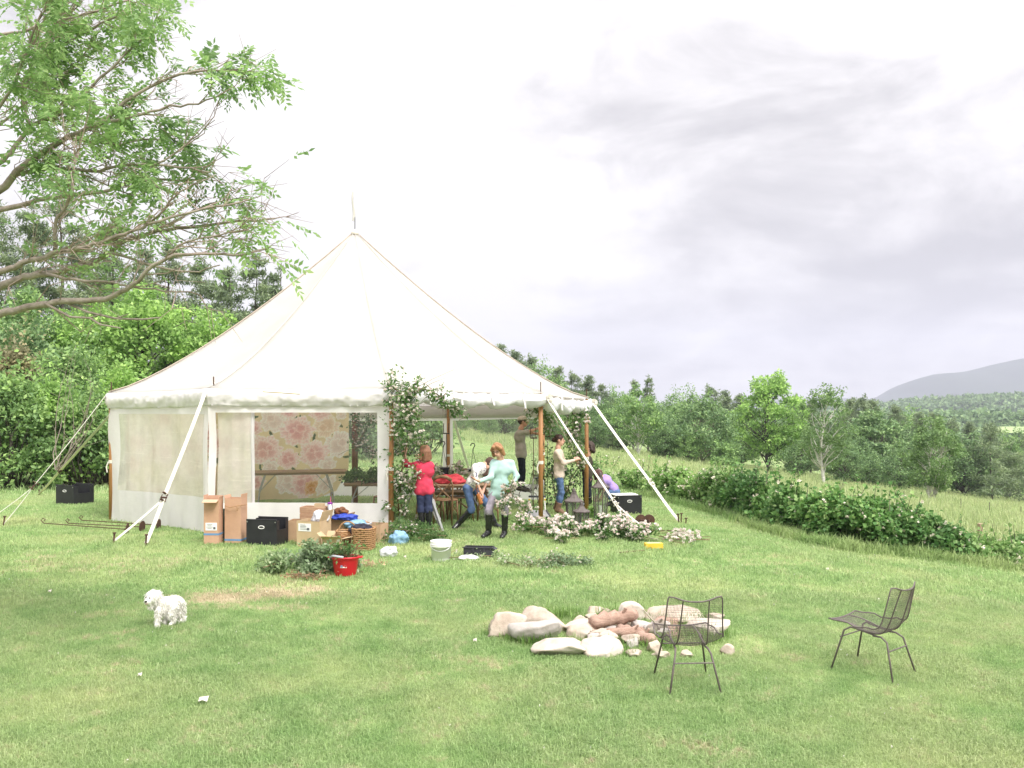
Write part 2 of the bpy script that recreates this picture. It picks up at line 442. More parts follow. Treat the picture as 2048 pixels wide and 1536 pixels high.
def build_grass():
    rng = np.random.default_rng(5)
    bm = blade_mat('grass_blade', (.275, .425, .165), (.40, .52, .25), (.54, .48, .33), .45)
    near = [tuft_mesh('grass_tuft', rng, 30, .13, .036, .0044, 1.0, [bm]) for _ in range(4)]
    mid = [tuft_mesh('grass_tuft', rng, 28, .26, .04, .010, 1.0, [bm]) for _ in range(3)]
    x, d = fan(rng, 43000, 5.2, 12.0, .68); x2, d2 = fan(rng, 30000, 11.5, 30.0, .66)
    x3 = rng.uniform(-34, 4, 9000); d3 = rng.uniform(28, 52, 9000)
    def mask(x, d):
        s = .029 * d + .14 * x
        k = s < 1.9
        for px, py, rx, ry, kk in PATCH:
            q = ((x - px) / rx) ** 2 + ((d - py) / ry) ** 2
            k &= ~((q < 1.2) & (rng.uniform(0, 1, len(x)) < .55 * kk))
        q = ((x - 1.55) / 1.5) ** 2 + ((d - 9.9) / .75) ** 2              # thin in the fire ring
        k &= ~((q < .6) & (rng.uniform(0, 1, len(x)) < .55))
        return k
    for nm, lab, xx, dd, pr, sd in (('lawn_grass', 'short mown lawn grass in the foreground', x, d, near, 1), ('lawn_grass', 'short mown grass around the tent', x2, d2, mid, 5), ('lawn_grass', 'grass on the rising ground behind the tent', x3, d3, [tuft_mesh('grass_tuft', rng, 26, .8, .12, .022, .9, [bm]) for _ in range(2)], 7)):
        k = mask(xx, dd); xx = xx[k]; dd = dd[k]
        z = CZ - ter_drop(xx, dd)
        cl = np.array([mnoise.noise((a * .9, b * .9, 3)) for a, b in zip(xx, dd)])
        scatter(nm, lab, np.stack([xx, dd, z], 1), rng.uniform(.7, 1.2, len(xx)) * (1 + .45 * cl), pr, sd)
    xx, dd = fan(rng, 190, 6.5, 19, .55); kk = (.029 * dd + .14 * xx < 1.6) & ~((np.hypot(xx + 3.4, dd - 21.7) < 5.4)); xx = xx[kk]; dd = dd[kk]
    C = np.stack([xx, dd, CZ - ter_drop(xx, dd) + rng.uniform(.035, .055, len(xx))], 1); V, Fc = leaf_arrays(np.repeat(C, 4, 0), rng, .009, .008, .5)
    tag(link('clover_flowers', mesh_np('clover_flowers', V, Fc, [mat('clover_white', (.80, .78, .72), (.72, .66, .62), trans=.2)])), 'tiny white clover flowers dotted through the lawn', 'clover', kind='stuff')
    # hay meadow beyond the hedge and behind the tent
    mm = blade_mat('meadow_blade', (.29, .40, .15), (.45, .54, .27), (.46, .44, .27), .45)
    hay = [tuft_mesh('meadow_tuft', rng, 30, .95, .27, .022, .6, [mm]) for _ in range(3)]
    x, d = fan(rng, 52000, 15, 150, .62, 1.25)
    s = .029 * d + .14 * x
    k = (s > 1.75) & (d > 17); x = x[k]; d = d[k]
    rear = (d > 27) | (x > 2.5); x = x[rear]; d = d[rear]
    scatter('meadow_grass', 'tall pale green hay grass on the sloping meadow', np.stack([x, d, CZ - ter_drop(x, d)], 1), rng.uniform(.6, 1.2, len(x)) * (1 + d / 160), hay, 9)
build_grass()

# ------------------------------------------------------------------ the tent
M_CANVAS = mat('tent_canvas', (.84, .82, .79), (.79, .77, .735), rough=.75, scale=1.2, bump=.2, bscale=10, trans=.63, spec=.2)
M_VAL = mat('wall_vinyl', (.90, .87, .88), (.85, .82, .835), rough=.45, scale=3, bump=.6, bscale=8, trans=.35, spec=.4)
M_ROLL = mat('rolled_vinyl', (.80, .80, .80), (.70, .69, .70), rough=.4, scale=5, bump=.8, bscale=16, trans=.25, spec=.4)
M_WEB = mat('webbing', (.74, .71, .64), (.62, .58, .5), rough=.8, scale=20, bump=.3, bscale=90)
M_RIDGE = mat('ridge_webbing', (.64, .58, .51), (.56, .50, .44), rough=.8, scale=6)
M_RIDGET = mat('tan_ridge_webbing', (.40, .33, .27), (.48, .41, .34), rough=.8, scale=6)
M_WOOD = mat('pole_wood', (.44, .22, .085), (.30, .14, .05), rough=.5, scale=5, bump=.2, bscale=20, stretch=(6, 6, .5), spec=.4)
M_DWOOD = mat('dark_pole_wood', (.22, .085, .05), (.14, .05, .03), rough=.45, scale=5, stretch=(6, 6, .5), spec=.4)
M_IRON = mat('dark_iron', (.055, .042, .036), (.03, .024, .022), rough=.6, scale=15, bump=.3, bscale=60, spec=.4)
M_RUST = mat('rusty_iron', (.11, .055, .036), (.06, .034, .026), rough=.8, scale=18, bump=.5, bscale=70)
M_STEEL = mat('galvanised', (.5, .5, .5), (.38, .38, .39), rough=.35, metal=.9, scale=20)
def clear_vinyl(name, haze, tint=(.93, .95, .93), white=(.75, .74, .72), even=0.0):
    m, nt, N, L, out = new_mat(name)
    t = N.new('ShaderNodeBsdfTransparent'); t.inputs[0].default_value = (*tint, 1)
    d = N.new('ShaderNodeBsdfDiffuse'); d.inputs[0].default_value = (*white, 1)
    tl = N.new('ShaderNodeBsdfTranslucent'); tl.inputs[0].default_value = (*white, 1)
    dm = N.new('ShaderNodeMixShader'); dm.inputs[0].default_value = .35; L.new(d.outputs[0], dm.inputs[1]); L.new(tl.outputs[0], dm.inputs[2])
    g = N.new('ShaderNodeBsdfGlossy'); g.inputs['Roughness'].default_value = .16
    bp = N.new('ShaderNodeBump'); bp.inputs['Strength'].default_value = .35; bp.inputs['Distance'].default_value = .03
    L.new(texnoise(N, L, 3.5, 4, .6), bp.inputs['Height']); L.new(bp.outputs[0], g.inputs['Normal'])
    n = texnoise(N, L, 2.2, 6, .7)
    streak = texnoise(N, L, 5, 5, .7, stretch=(.25, .25, 3))
    f = N.new('ShaderNodeMath'); f.operation = 'MULTIPLY'; L.new(ramp(N, L, n, .3, .8), f.inputs[0]); f.inputs[1].default_value = haze * (1 - even)
    f2 = N.new('ShaderNodeMath'); f2.operation = 'MULTIPLY'; L.new(ramp(N, L, streak, .58, .75), f2.inputs[0]); f2.inputs[1].default_value = haze * .5 * (1 - even)
    f3 = N.new('ShaderNodeMath'); f3.operation = 'ADD'; L.new(f.outputs[0], f3.inputs[0]); L.new(f2.outputs[0], f3.inputs[1])
    f4 = N.new('ShaderNodeMath'); f4.operation = 'ADD'; L.new(f3.outputs[0], f4.inputs[0]); f4.inputs[1].default_value = haze * (.35 + even); f4.use_clamp = True
    a = N.new('ShaderNodeMixShader'); L.new(f4.outputs[0], a.inputs[0]); L.new(t.outputs[0], a.inputs[1]); L.new(dm.outputs[0], a.inputs[2])
    b = N.new('ShaderNodeMixShader'); b.inputs[0].default_value = .045; L.new(a.outputs[0], b.inputs[1]); L.new(g.outputs[0], b.inputs[2])
    L.new(b.outputs[0], out.inputs[0]); return m
M_CLEAR = clear_vinyl('clear_vinyl', .045, (.97, .97, .96))
M_REAR = clear_vinyl('dusty_clear_vinyl', .16)
M_SHEER = clear_vinyl('milky_vinyl', .62, (.95, .92, .86), (.95, .91, .84), .5)
TC = Vector((-3.406, 21.68, 0)); TR = 5.062; TPH = 3.732
EAVE = [.14, .20, .20, .14, .04, -.06, -.12, -.12, -.06, .04]
TP = [Vector((TC.x + TR * math.cos(TPH + i * math.pi / 5), TC.y + TR * math.sin(TPH + i * math.pi / 5), CZ + EAVE[i])) for i in range(10)]
APEX = Vector((TC.x, TC.y, CZ + 3.66))
def nz(x, y=0.0, z=0.0): return mnoise.noise((x, y, z))
def ridge(i, t):
    a = TP[i % 10]; p = a.lerp(APEX, t); p.z = a.z + (APEX.z - a.z) * t ** 1.3; return p
tent = thing('tent', 'large white peaked sailcloth tent with clear windowed sidewalls and wooden poles', 'tent', (TC.x, TC.y, gz(TC.x, TC.y)))
def build_tent():
    for i in range(10):
        j = (i + 1) % 10; m = MB(); g = []
        mid = (TP[i] + TP[j]) / 2; inw = (TC - Vector((mid.x, mid.y, 0))).normalized()
        for a in range(17):
            t = a / 16 * .985; row = []
            for b in range(13):
                u = b / 12; p = ridge(i, t).lerp(ridge(j, t), u); s = math.sin(math.pi * u)
                p += inw * (.10 * s * (1 - t) ** 2); p.z -= .085 * s * math.sin(math.pi * min(1, t * 1.05 + .05)) + .015 * s
                p.z += .012 * nz(u * 6 + i * 7, t * 5)
                row.append(p)
            g.append(row)
        m.sheet(g, .006); m.build('roof_panel', M_CANVAS, tent, True, True)
        MB().tube([ridge(i, t / 14 * .98) + Vector((0, 0, .012)) for t in range(15)], .014 if i in (0, 9, 4, 5) else .006, 5).build('ridge_strap', M_RIDGET if i in (0, 9, 4, 5) else M_CANVAS, tent, True, True)
    # peak: collar, pin and long white pennant
    MB().lathe([(.10, -.09), (.075, -.02), (.05, .03)], 14, APEX).build('peak_collar', M_RIDGE, tent, True, True)
    MB().tube([APEX, APEX + Vector((.0, 0, .30))], .016, 7).build('peak_pin', M_STEEL, tent, True)
    m = MB(); g = []
    for a in range(14):
        t = a / 13; w = .035 * (1 - t * .55)
        c = APEX + Vector((-.03 + .012 * math.sin(t * 7) - .015 * t, .02 * math.sin(t * 5), .22 + t * .66))
        g.append([c + Vector((-w, 0, 0)), c + Vector((w * .9, .02 * math.sin(t * 9), 0))])
    m.sheet(g, .002); m.build('pennant', M_CANVAS, tent, True, True)
    # poles
    for i in range(10):
        p = TP[i]; b = gz(p.x, p.y)
        inn = (Vector((TC.x, TC.y, 0)) - Vector((p.x, p.y, 0))).normalized() * (.16 if i == 1 else .05)
        q = Vector((p.x + inn.x, p.y + inn.y, 0))
        po = MB().tube([(q.x, q.y, b - .04), (q.x, q.y, p.z - .02)], [.045, .043], 10).build('side_pole', M_WOOD, tent, True, True)
        MB().tube([(q.x, q.y, p.z - .04), (q.x, q.y, p.z + .20)], .011, 6).build('pole_pin', M_RUST, po, False).location = (0, 0, 0)
        fix = po.children[0]; co = fix.data
        for v in co.vertices: v.co -= tent.location
        m = MB(); zz = b + 1.12 + .1 * nz(i * 3.3)
        m.lathe([(.05, -.03), (.052, 0), (.05, .03)], 10, (q.x, q.y, zz)); m.tube([(q.x - .04, q.y - .04, zz), (q.x - .07, q.y - .06, zz - .1), (q.x - .05, q.y - .07, zz - .2)], .012, 4)
        m.build('tie_band', M_WEB, tent, True)
    MB().tube([(TC.x, TC.y, gz(TC.x, TC.y) - .04), (TC.x, TC.y, APEX.z - .05)], .066, 14).build('centre_pole', M_DWOOD, tent, True, True)

    def wallpt(i, u, z, out, amp=.03):
        a, b = TP[i % 10], TP[(i + 1) % 10]; p = a.lerp(b, u); n = Vector((p.x - TC.x, p.y - TC.y, 0)).normalized()
        g0 = gz(p.x, p.y); h = max(0, p.z - z)
        w = amp * (nz(u * 9 + i * 5, z * .9, 2) + .6 * nz(u * 22 + i * 3, z * 1.2, 7)) * min(1, h * 2.2)
        s = math.sin(math.pi * u)
        q = p + n * (out + w - .10 * s * (1 if h < .05 else .9)); q.z = z; return q
    # valances of the closed sides: a puffy wrinkled flap
    for i in range(10):
        openside = i in (2, 3, 4)
        m = MB(); g = []
        if not openside:
            for a in range(9):
                v = a / 8; row = []
                for b in range(97):
                    u = b / 96; p = TP[i].lerp(TP[(i + 1) % 10], u); zt = p.z - .01 - .015 * math.sin(math.pi * u)
                    bulge = .045 * math.sin(math.pi * min(1, v * 1.15)) ** .7 + .02
                    wr = (.028 * nz(u * 13 + i * 9, v * 2 + u * 5, 1) + .022 * nz(u * 36 + i * 9, v * 5 + u * 9, 4) + .012 * nz(u * 80, v * 12 - u * 20, 2)) * (1 if v > .02 else 0)
                    dz = -.29 * v - (.018 * nz(u * 8 + i * 4, 9.1) if a == 8 else 0)
                    row.append(wallpt(i, u, zt + dz, bulge + wr, 0) + Vector((0, 0, .02 * nz(u * 12, v * 3 + i) if 0 < a < 8 else 0)))
                g.append(row)
            m.sheet(g, .004); m.build('valance', M_VAL, tent, True, True)
        else:
            # the sidewall rolled up and tied under the eave
            g = []
            for b in range(61):
                u = b / 60; p = TP[i].lerp(TP[(i + 1) % 10], u); row = []
                sag = (.05 * abs(math.sin(math.pi * u * (5 if i == 2 else 3))) + .03 * math.sin(math.pi * u)) * (1.6 if i == 3 else .8)
                rr = .085 + .035 * abs(math.sin(math.pi * u * (5 if i == 2 else 3)))
                c = wallpt(i, u, p.z - .12 - sag, .02, 0); n = Vector((p.x - TC.x, p.y - TC.y, 0)).normalized()
                for k in range(15):
                    an = 2 * math.pi * k / 14; r = rr * (1 + .30 * nz(u * 16 + i, math.cos(an) * 1.5, math.sin(an) * 1.5) + .2 * nz(u * 40, math.cos(an) * 3, math.sin(an) * 3))
                    row.append(c + n * (math.cos(an) * r) + Vector((0, 0, math.sin(an) * r * 1.15)))
                g.append(row)
            m.sheet(g); m.build('rolled_wall', M_ROLL, tent, True, True)
            for k in range(1, 5 if i == 2 else 4):
                u = k / (5 if i == 2 else 4) + .04; p = TP[i].lerp(TP[(i + 1) % 10], u); c = wallpt(i, u, p.z - .08, .14, 0)
                gg = []
                ln = .22 + .22 * abs(nz(k * 3.3, i))
                for a in range(7):
                    t = a / 6; q = c + Vector((.02 * math.sin(t * 4 + k) + .05 * t * (i == 3), -.01, .05 - ln * t)); gg.append([q + Vector((-.016, 0, 0)), q + Vector((.016, .01, 0))])
                MB().sheet(gg, .003).build('roll_tie', M_VAL, tent, True)
            # pale inner valance seen through the opening
        if openside or i in (5, 6, 7):
            g = []
            for a in range(4):
                row = []
                for b in range(25):
                    u = b / 24; p = TP[i].lerp(TP[(i + 1) % 10], u)
                    row.append(wallpt(i, u, p.z - .03 - (.33 if not openside else .12) * a / 3, -.06, .012))
                g.append(row)
            MB().sheet(g, .003).build('inner_valance', M_CANVAS, tent, True, True)
    # sidewalls with their clear windows
    WIN = {0: (.09, .955, .60, 2.02), 1: (.035, .925, .52, 2.05), 5: (.03, .95, .40, 2.02), 6: (.05, .95, .40, 2.02), 7: (.05, .95, .40, 2.02), 8: (.05, .95, .4, 2.02), 9: (.08, .92, .6, 2.02)}
    for i, (u0, u1, h0, h1) in WIN.items():
        us = sorted(set([round(x, 4) for x in list(np.linspace(0, u0, 4)) + list(np.linspace(u0, u1, 34)) + list(np.linspace(u1, 1, 4))]))
        def zof(u, h):
            p = TP[i].lerp(TP[(i + 1) % 10], u); g0 = gz(p.x, p.y)
            top = p.z - .2
            if h <= 0: return g0 + .012 + .03 * nz(u * 7 + i, 3.3)
            return g0 + h if h < 2.1 else top
        hs = [0, .12, .26, h0 - .06, h0] + list(np.linspace(h0, h1, 9)[1:]) + [h1 + .04, 2.2]
        out = -.015
        fr = MB(); pn = MB()
        P_ = {}
        for ui, u in enumerate(us):
            for hi, h in enumerate(hs): P_[ui, hi] = wallpt(i, u, zof(u, h), out, .05 if i in (0, 1) else .03)
        for ui in range(len(us) - 1):
            for hi in range(len(hs) - 1):
                q = [P_[ui, hi], P_[ui + 1, hi], P_[ui + 1, hi + 1], P_[ui, hi + 1]]
                inside = us[ui] >= u0 - 1e-4 and us[ui + 1] <= u1 + 1e-4 and hs[hi] >= h0 - 1e-4 and hs[hi + 1] <= h1 + 1e-4
                (pn if inside else fr).add(q, [(0, 1, 2, 3)])
        w = fr.build('wall_panel', M_VAL, tent, True, True)
        weld(w.data)
        pm = pn.build('window_pane', (M_CLEAR if i == 1 else M_SHEER if i == 0 else M_REAR), w, False, True)
        for v in pm.data.vertices: v.co -= tent.location
        weld(pm.data)
    # a second milky panel bunched behind the first two walls
    for (i, u0, u1) in ((1, .03, .215),):
        g = []
        for a in range(11):
            row = []
            for b in range(22):
                u = u0 + (u1 - u0) * b / 21; p = TP[i].lerp(TP[(i + 1) % 10], u); row.append(wallpt(i, u, gz(p.x, p.y) + .3 + 1.85 * a / 10, -.10, .05))
            g.append(row)
        MB().sheet(g).build('inner_panel', M_SHEER, tent, True, True)
    u = .215; g = []
    for a in range(9):
        row = []
        for b in range(2):
            uu = u + .018 * b; p = TP[1].lerp(TP[2], uu); row.append(wallpt(1, uu, gz(p.x, p.y) + .3 + 1.85 * a / 8, -.095, .04))
        g.append(row)
    MB().sheet(g, .004).build('panel_hem', M_VAL, tent, True, True)

    # guy straps: eave ring -> ratchet -> stake (photo pixels of the stakes where they show)
    guys = {0: ((8, 1052), (60, 968), .0), 1: ((292, 1092), (305, 985), 1), 3: ((1262, 1060), (1240, 1025), 1), 4: ((1357, 1046), (1308, 975), 0), 9: ((78, 992), (133, 925), 0)}
    for i in range(10):
        p = TP[i] + Vector((0, 0, -.06)); n = Vector((p.x - TC.x, p.y - TC.y, 0)).normalized()
        if i == 2: continue
        if i in guys:
            (sx, sy), rk, two = guys[i]; s = G(sx, sy)
        else:
            s = p + n * 1.9; s.z = gz(s.x, s.y); two = 0
        p = p + n * .06
        s = s + Vector((0, 0, .05)); d = s - p
        k = .70 if i != 3 else .80
        rt = p + d * k
        side = d.cross(Vector((0, 0, 1))).normalized()
        wd = .036
        def strap(a, b, w=wd):
            up = (b - a).cross(side).normalized(); m = MB(); t = side * w
            g = [[a.lerp(b, q / 6) - t + up * .012 * math.sin(math.pi * q / 6), a.lerp(b, q / 6) + t + up * .012 * math.sin(math.pi * q / 6)] for q in range(7)]
            m.sheet(g, .006); return m
        st = strap(p, rt).build('guy_strap', M_WEB, tent, True)
        m = MB(); dn = d.normalized(); rot = d.to_track_quat('Z', 'Y').to_matrix()
        m.box(rt + dn * -.02, (.05, .11, .02), rot=rot, bev=.006); m.box(rt + dn * .10, (.05, .11, .02), rot=rot, bev=.006)
        m.tube([rt + side * .05, rt + side * .05 + dn * .12], .008, 5); m.tube([rt - side * .05, rt - side * .05 + dn * .12], .008, 5)
        m.tube([rt - side * .055 + dn * .05, rt + side * .055 + dn * .05], .016, 6)
        m.build('ratchet', M_RUST if i in (0, 1, 9) else M_WEB, tent, True)
        strap(rt + dn * .08, s).build('guy_tail', M_WEB, tent, True)
        stakes = [s]
        if two:
            s2 = G(228, 1088) if i == 1 else G(1288, 1060); s2 = s2 + Vector((0, 0, .05)); stakes.append(s2)
            strap(rt + dn * .08, s2, .028).build('guy_tail', M_WEB, tent, True)
        elif i == 0:
            s2 = G(-30, 1050) + Vector((0, 0, .05)); strap(rt + dn * .08, s2, .028).build('guy_tail', M_WEB, tent, True); stakes.append(s2)
        for q in stakes:
            m = MB(); b = q - dn * .02
            m.tube([b + Vector((dn.x * .05, dn.y * .05, -.12)), b + Vector((0, 0, .10))], .014, 6); m.lathe([(.026, .095), (.026, .115)], 8, b); m.build('stake', M_RUST, tent, True)
    # spare coil of webbing on two corners
    for i, rr in ((3, .075), (4, .075)):
        p = TP[i] + Vector((.10, -.06, -.13 if i == 3 else -.1)); m = MB()
        for k in range(4): m.tube([p + Vector(((rr - k * .016) * math.cos(a), .02 * math.sin(a * 2), (rr - k * .016) * math.sin(a))) for a in np.linspace(0, 6.28, 17)], .008, 4, False, flat=2.5)
        m.build('strap_coil', M_WEB, tent, True, True)
    # batten resting on the front valance
    a = P(525, 783, 16.6); b = P(600, 788, 16.6)
    MB().tube([a, b], .012, 5).build('valance_batten', mat('batten', (.6, .5, .35)), tent, True)
def weld(me):
    import bmesh
    bm = bmesh.new(); bm.from_mesh(me); bmesh.ops.remove_doubles(bm, verts=bm.verts, dist=1e-4); bm.to_mesh(me); bm.free(); me.update()
    me.polygons.foreach_set('use_smooth', np.ones(len(me.polygons), bool))
build_tent()

# ------------------------------------------------------------------ trees and bushes
M_BARK = mat('grey_bark', (.36, .31, .26), (.20, .165, .135), rough=.9, scale=9, bump=.9, bscale=26, stretch=(1, 1, 1))
M_BARKD = mat('dark_bark', (.12, .10, .085), (.07, .06, .05), rough=.9, scale=6, bump=.8, bscale=20)
M_BIRCH = mat('birch_bark', (.78, .75, .70), (.46, .43, .40), rough=.8, scale=3.5, bump=.4, bscale=12, stretch=(1, 1, 3))
M_TWIG = mat('reddish_twig', (.36, .28, .24), (.27, .20, .17), rough=.85, scale=8)
LF_ASH = leafmat('ash_leaf', (.20, .34, .13), (.31, .47, .19), (.42, .56, .28), .52)
LF_BRIGHT = leafmat('bright_leaf', (0.227, 0.381, 0.117), (0.388, 0.610, 0.184), (0.527, 0.725, 0.264), .4)
LF_MID = leafmat('mid_leaf', (0.167, 0.284, 0.117), (0.295, 0.450, 0.174), (0.388, 0.552, 0.218), .35)
LF_DARK = leafmat('dark_leaf', (0.132, 0.229, 0.106), (0.238, 0.362, 0.161), (0.295, 0.419, 0.195), .3)
LF_PINE = leafmat('pine_needles', (.185, .25, .15), (.265, .34, .20), (.32, .39, .24), .3)
LF_BIRCH = leafmat('birch_leaf', (.15, .25, .10), (.225, .345, .14), (.29, .41, .19), .4)
LF_OLIVE = leafmat('olive_leaf', (0.266, 0.259, 0.139), (0.400, 0.373, 0.222), (0.516, 0.437, 0.285), .35)
def limb_curve(a, b, rng, n=6, wob=.08, lift=.0):
    a = Vector(a); b = Vector(b); L = (b - a).length; out = []
    o = Vector(rng.normal(size=3)) * L * wob
    for i in range(n):
        t = i / (n - 1); p = a.lerp(b, t) + o * math.sin(math.pi * t) + Vector((0, 0, lift * L * math.sin(math.pi * t)))
        p += Vector(rng.normal(size=3)) * L * wob * .25 * (0 < i < n - 1); out.append(p)
    return out
def hardwood(h, w, seed, leaf, dens=1.0, lsize=.3, bark=None, base=.22, open_=.0, nclump=70, stems=1, bigs=1.0):
    """returns (trunk mesh, crown mesh), both standing at the origin"""
    rng = np.random.default_rng(seed); m = MB()
    crown_c = h * (base + 1) / 2; ch = h * (1 - base) / 2
    cents = []; rad = []
    k = 0
    while len(cents) < nclump and k < 4000:
        k += 1; v = rng.normal(size=3); v /= np.linalg.norm(v); r = rng.uniform(.35, 1.0) ** .6
        lump = 1 + .28 * nz(v[0] * 1.7 + seed, v[1] * 1.7, v[2] * 1.7) + .18 * nz(v[0] * 4 + seed, v[1] * 4, v[2] * 4)
        taper = 1 - .25 * max(0, v[2]) if open_ < .5 else 1
        p = np.array([v[0] * w / 2 * r * lump * taper, v[1] * w / 2 * r * lump * taper, crown_c + v[2] * ch * r * (1 if v[2] < 0 else lump)])
        if open_ and nz(p[0] * 2.2 / w * 4 + seed, p[1] * 2 / w * 4, p[2] * 4 / h) < open_ - .45: continue
        cents.append(p); rad.append(w * rng.uniform(.075, .15) * bigs)
    for s in range(stems):
        lean = Vector((rng.normal() * .05 * h * (1 + 1.3 * (stems > 1)), rng.normal() * .04 * h, 0)); x0 = Vector(((s - (stems - 1) / 2) * .05 * h, 0, 0))
        top = x0 + lean + Vector((0, 0, h * .86)); tr = limb_curve(x0 + Vector((0, 0, -.1)), top, rng, 10, .025)
        r0 = h * .018
        m.tube(tr, [r0 * (1.25 if i == 0 else 1) * (1 - .88 * i / 9) for i in range(10)], 7)
        for c in cents[s::stems][::2]:
            zz = np.clip((c[2] - h * .18) / h, .12, .8); i = int(zz / .86 * 9); a = tr[min(i, 8)]
            rr = r0 * (1 - .88 * i / 9) * .45
            m.tube(limb_curve(a, Vector(c), rng, 5, .07, .06), [rr * (1 - .8 * q / 4) + .006 for q in range(5)], 5)
    per = max(4, int(40 * dens))
    C = clump_points(cents, rad, per, rng, .75)
    V, Fc = leaf_arrays(C, rng, lsize, lsize * .62, .55, .15)
    return mesh_np('trunk', m.v, m.f, [bark or M_BARKD], True), mesh_np('crown', V, Fc, [leaf])
def pine(h, w, seed, leaf=None, dens=1.0, lsize=.4, bare=.2, irr=.35):
    rng = np.random.default_rng(seed); m = MB(); cents = []; rad = []
    tr = limb_curve((0, 0, -.1), (rng.normal() * .02 * h, rng.normal() * .02 * h, h), rng, 9, .012)
    m.tube(tr, [h * .016 * (1 - .92 * i / 8) for i in range(9)], 6)
    nl = int(h * 1.1) + 7
    for i in range(nl):
        t = bare + (1 - bare) * (i + rng.uniform(-.3, .3)) / nl; t = min(max(t, bare), .985); z = h * t
        env = (1 - t) ** .75 * (.6 + .4 * min(1, (t - bare) / .25 + .35))
        for q in range(rng.integers(3, 6)):
            if rng.uniform() < .16: continue
            a = rng.uniform(0, 6.28); ln = w / 2 * env * rng.uniform(1 - irr, 1 + irr) + .12
            p0 = Vector((0, 0, z)); p1 = Vector((math.cos(a) * ln, math.sin(a) * ln, z + ln * rng.uniform(-.02, .32)))
            m.tube([p0, p0.lerp(p1, .5) + Vector((0, 0, -.04 * ln)), p1], [h * .0045 * (1 - t) + .008, .012, .006], 4)
            nn = max(2, int(ln / (w * .07)))
            for e in range(nn):
                f = .3 + .72 * (e + rng.uniform(0, 1)) / nn; c = p0.lerp(p1, f) + Vector((rng.normal() * .08 * ln, rng.normal() * .08 * ln, .05 * ln))
                cents.append(tuple(c)); rad.append(w * .065 * rng.uniform(.7, 1.4))
    cents.append((tr[-1].x, tr[-1].y, h)); rad.append(w * .05)
    C = clump_points(cents, rad, max(3, int(13 * dens)), rng, .55)
    V, Fc = leaf_arrays(C, rng, lsize, lsize * .26, .2, -.15)
    return mesh_np('trunk', m.v, m.f, [M_BARKD], True), mesh_np('crown', V, Fc, [leaf or LF_PINE])
def bush(w, dpt, h, seed, leaf, n=5000, lsize=.14, wr=.75, lumps=26):
    """a rounded mass of leaves down to the ground, with stems"""
    rng = np.random.default_rng(seed); m = MB(); cents = []; rad = []
    for k in range(lumps):
        a = rng.uniform(0, 6.28); el = rng.uniform(0, 1) ** .8; r = (1 - el ** 2) ** .5 * rng.uniform(.45, .95)
        c = (math.cos(a) * r * w / 2, math.sin(a) * r * dpt / 2, h * (.12 + .74 * el)); cents.append(c); rad.append(min(w, h * 1.4) * rng.uniform(.13, .24))
        m.tube(limb_curve((c[0] * .3, c[1] * .3, -.05), c, rng, 5, .06, .05), [.03, .025, .02, .014, .008], 4)
    C = clump_points(cents, rad, n // lumps, rng, .85); C[:, 2] = np.abs(C[:, 2])
    # shoots sticking out of the outline
    sh = []
    for k in range(lumps):
        c = np.array(cents[rng.integers(0, lumps)]); v = np.array([rng.normal() * .4, rng.normal() * .3, 1.0]); v /= np.linalg.norm(v); ln = h * rng.uniform(.12, .3)
        sh.append(c + v * np.linspace(.3, 1.0, 14)[:, None] * (ln + .15 * h) + rng.normal(size=(14, 3)) * .03 * h)
    C = np.concatenate([C] + sh)
    V, Fc = leaf_arrays(C, rng, lsize, lsize * wr, .7, .2)
    return mesh_np('stems', m.v, m.f, [M_BARKD], True), mesh_np('foliage', V, Fc, [leaf])
def place(name, label, cat, meshes, loc, rz=0, group=None, names=('trunk', 'crown'), sc=1.0):
    t = thing(name, label, cat, loc, rz, group); t.scale = (sc, sc, sc) if not hasattr(sc, '__len__') else sc
    for n, me in zip(names, meshes): link(n, me, t)
    return t
def treespec(px, top, d):
    p = on(px, d); zt = CZ - (top - 800) * d / F; return p, max(2.0, zt - p.z)

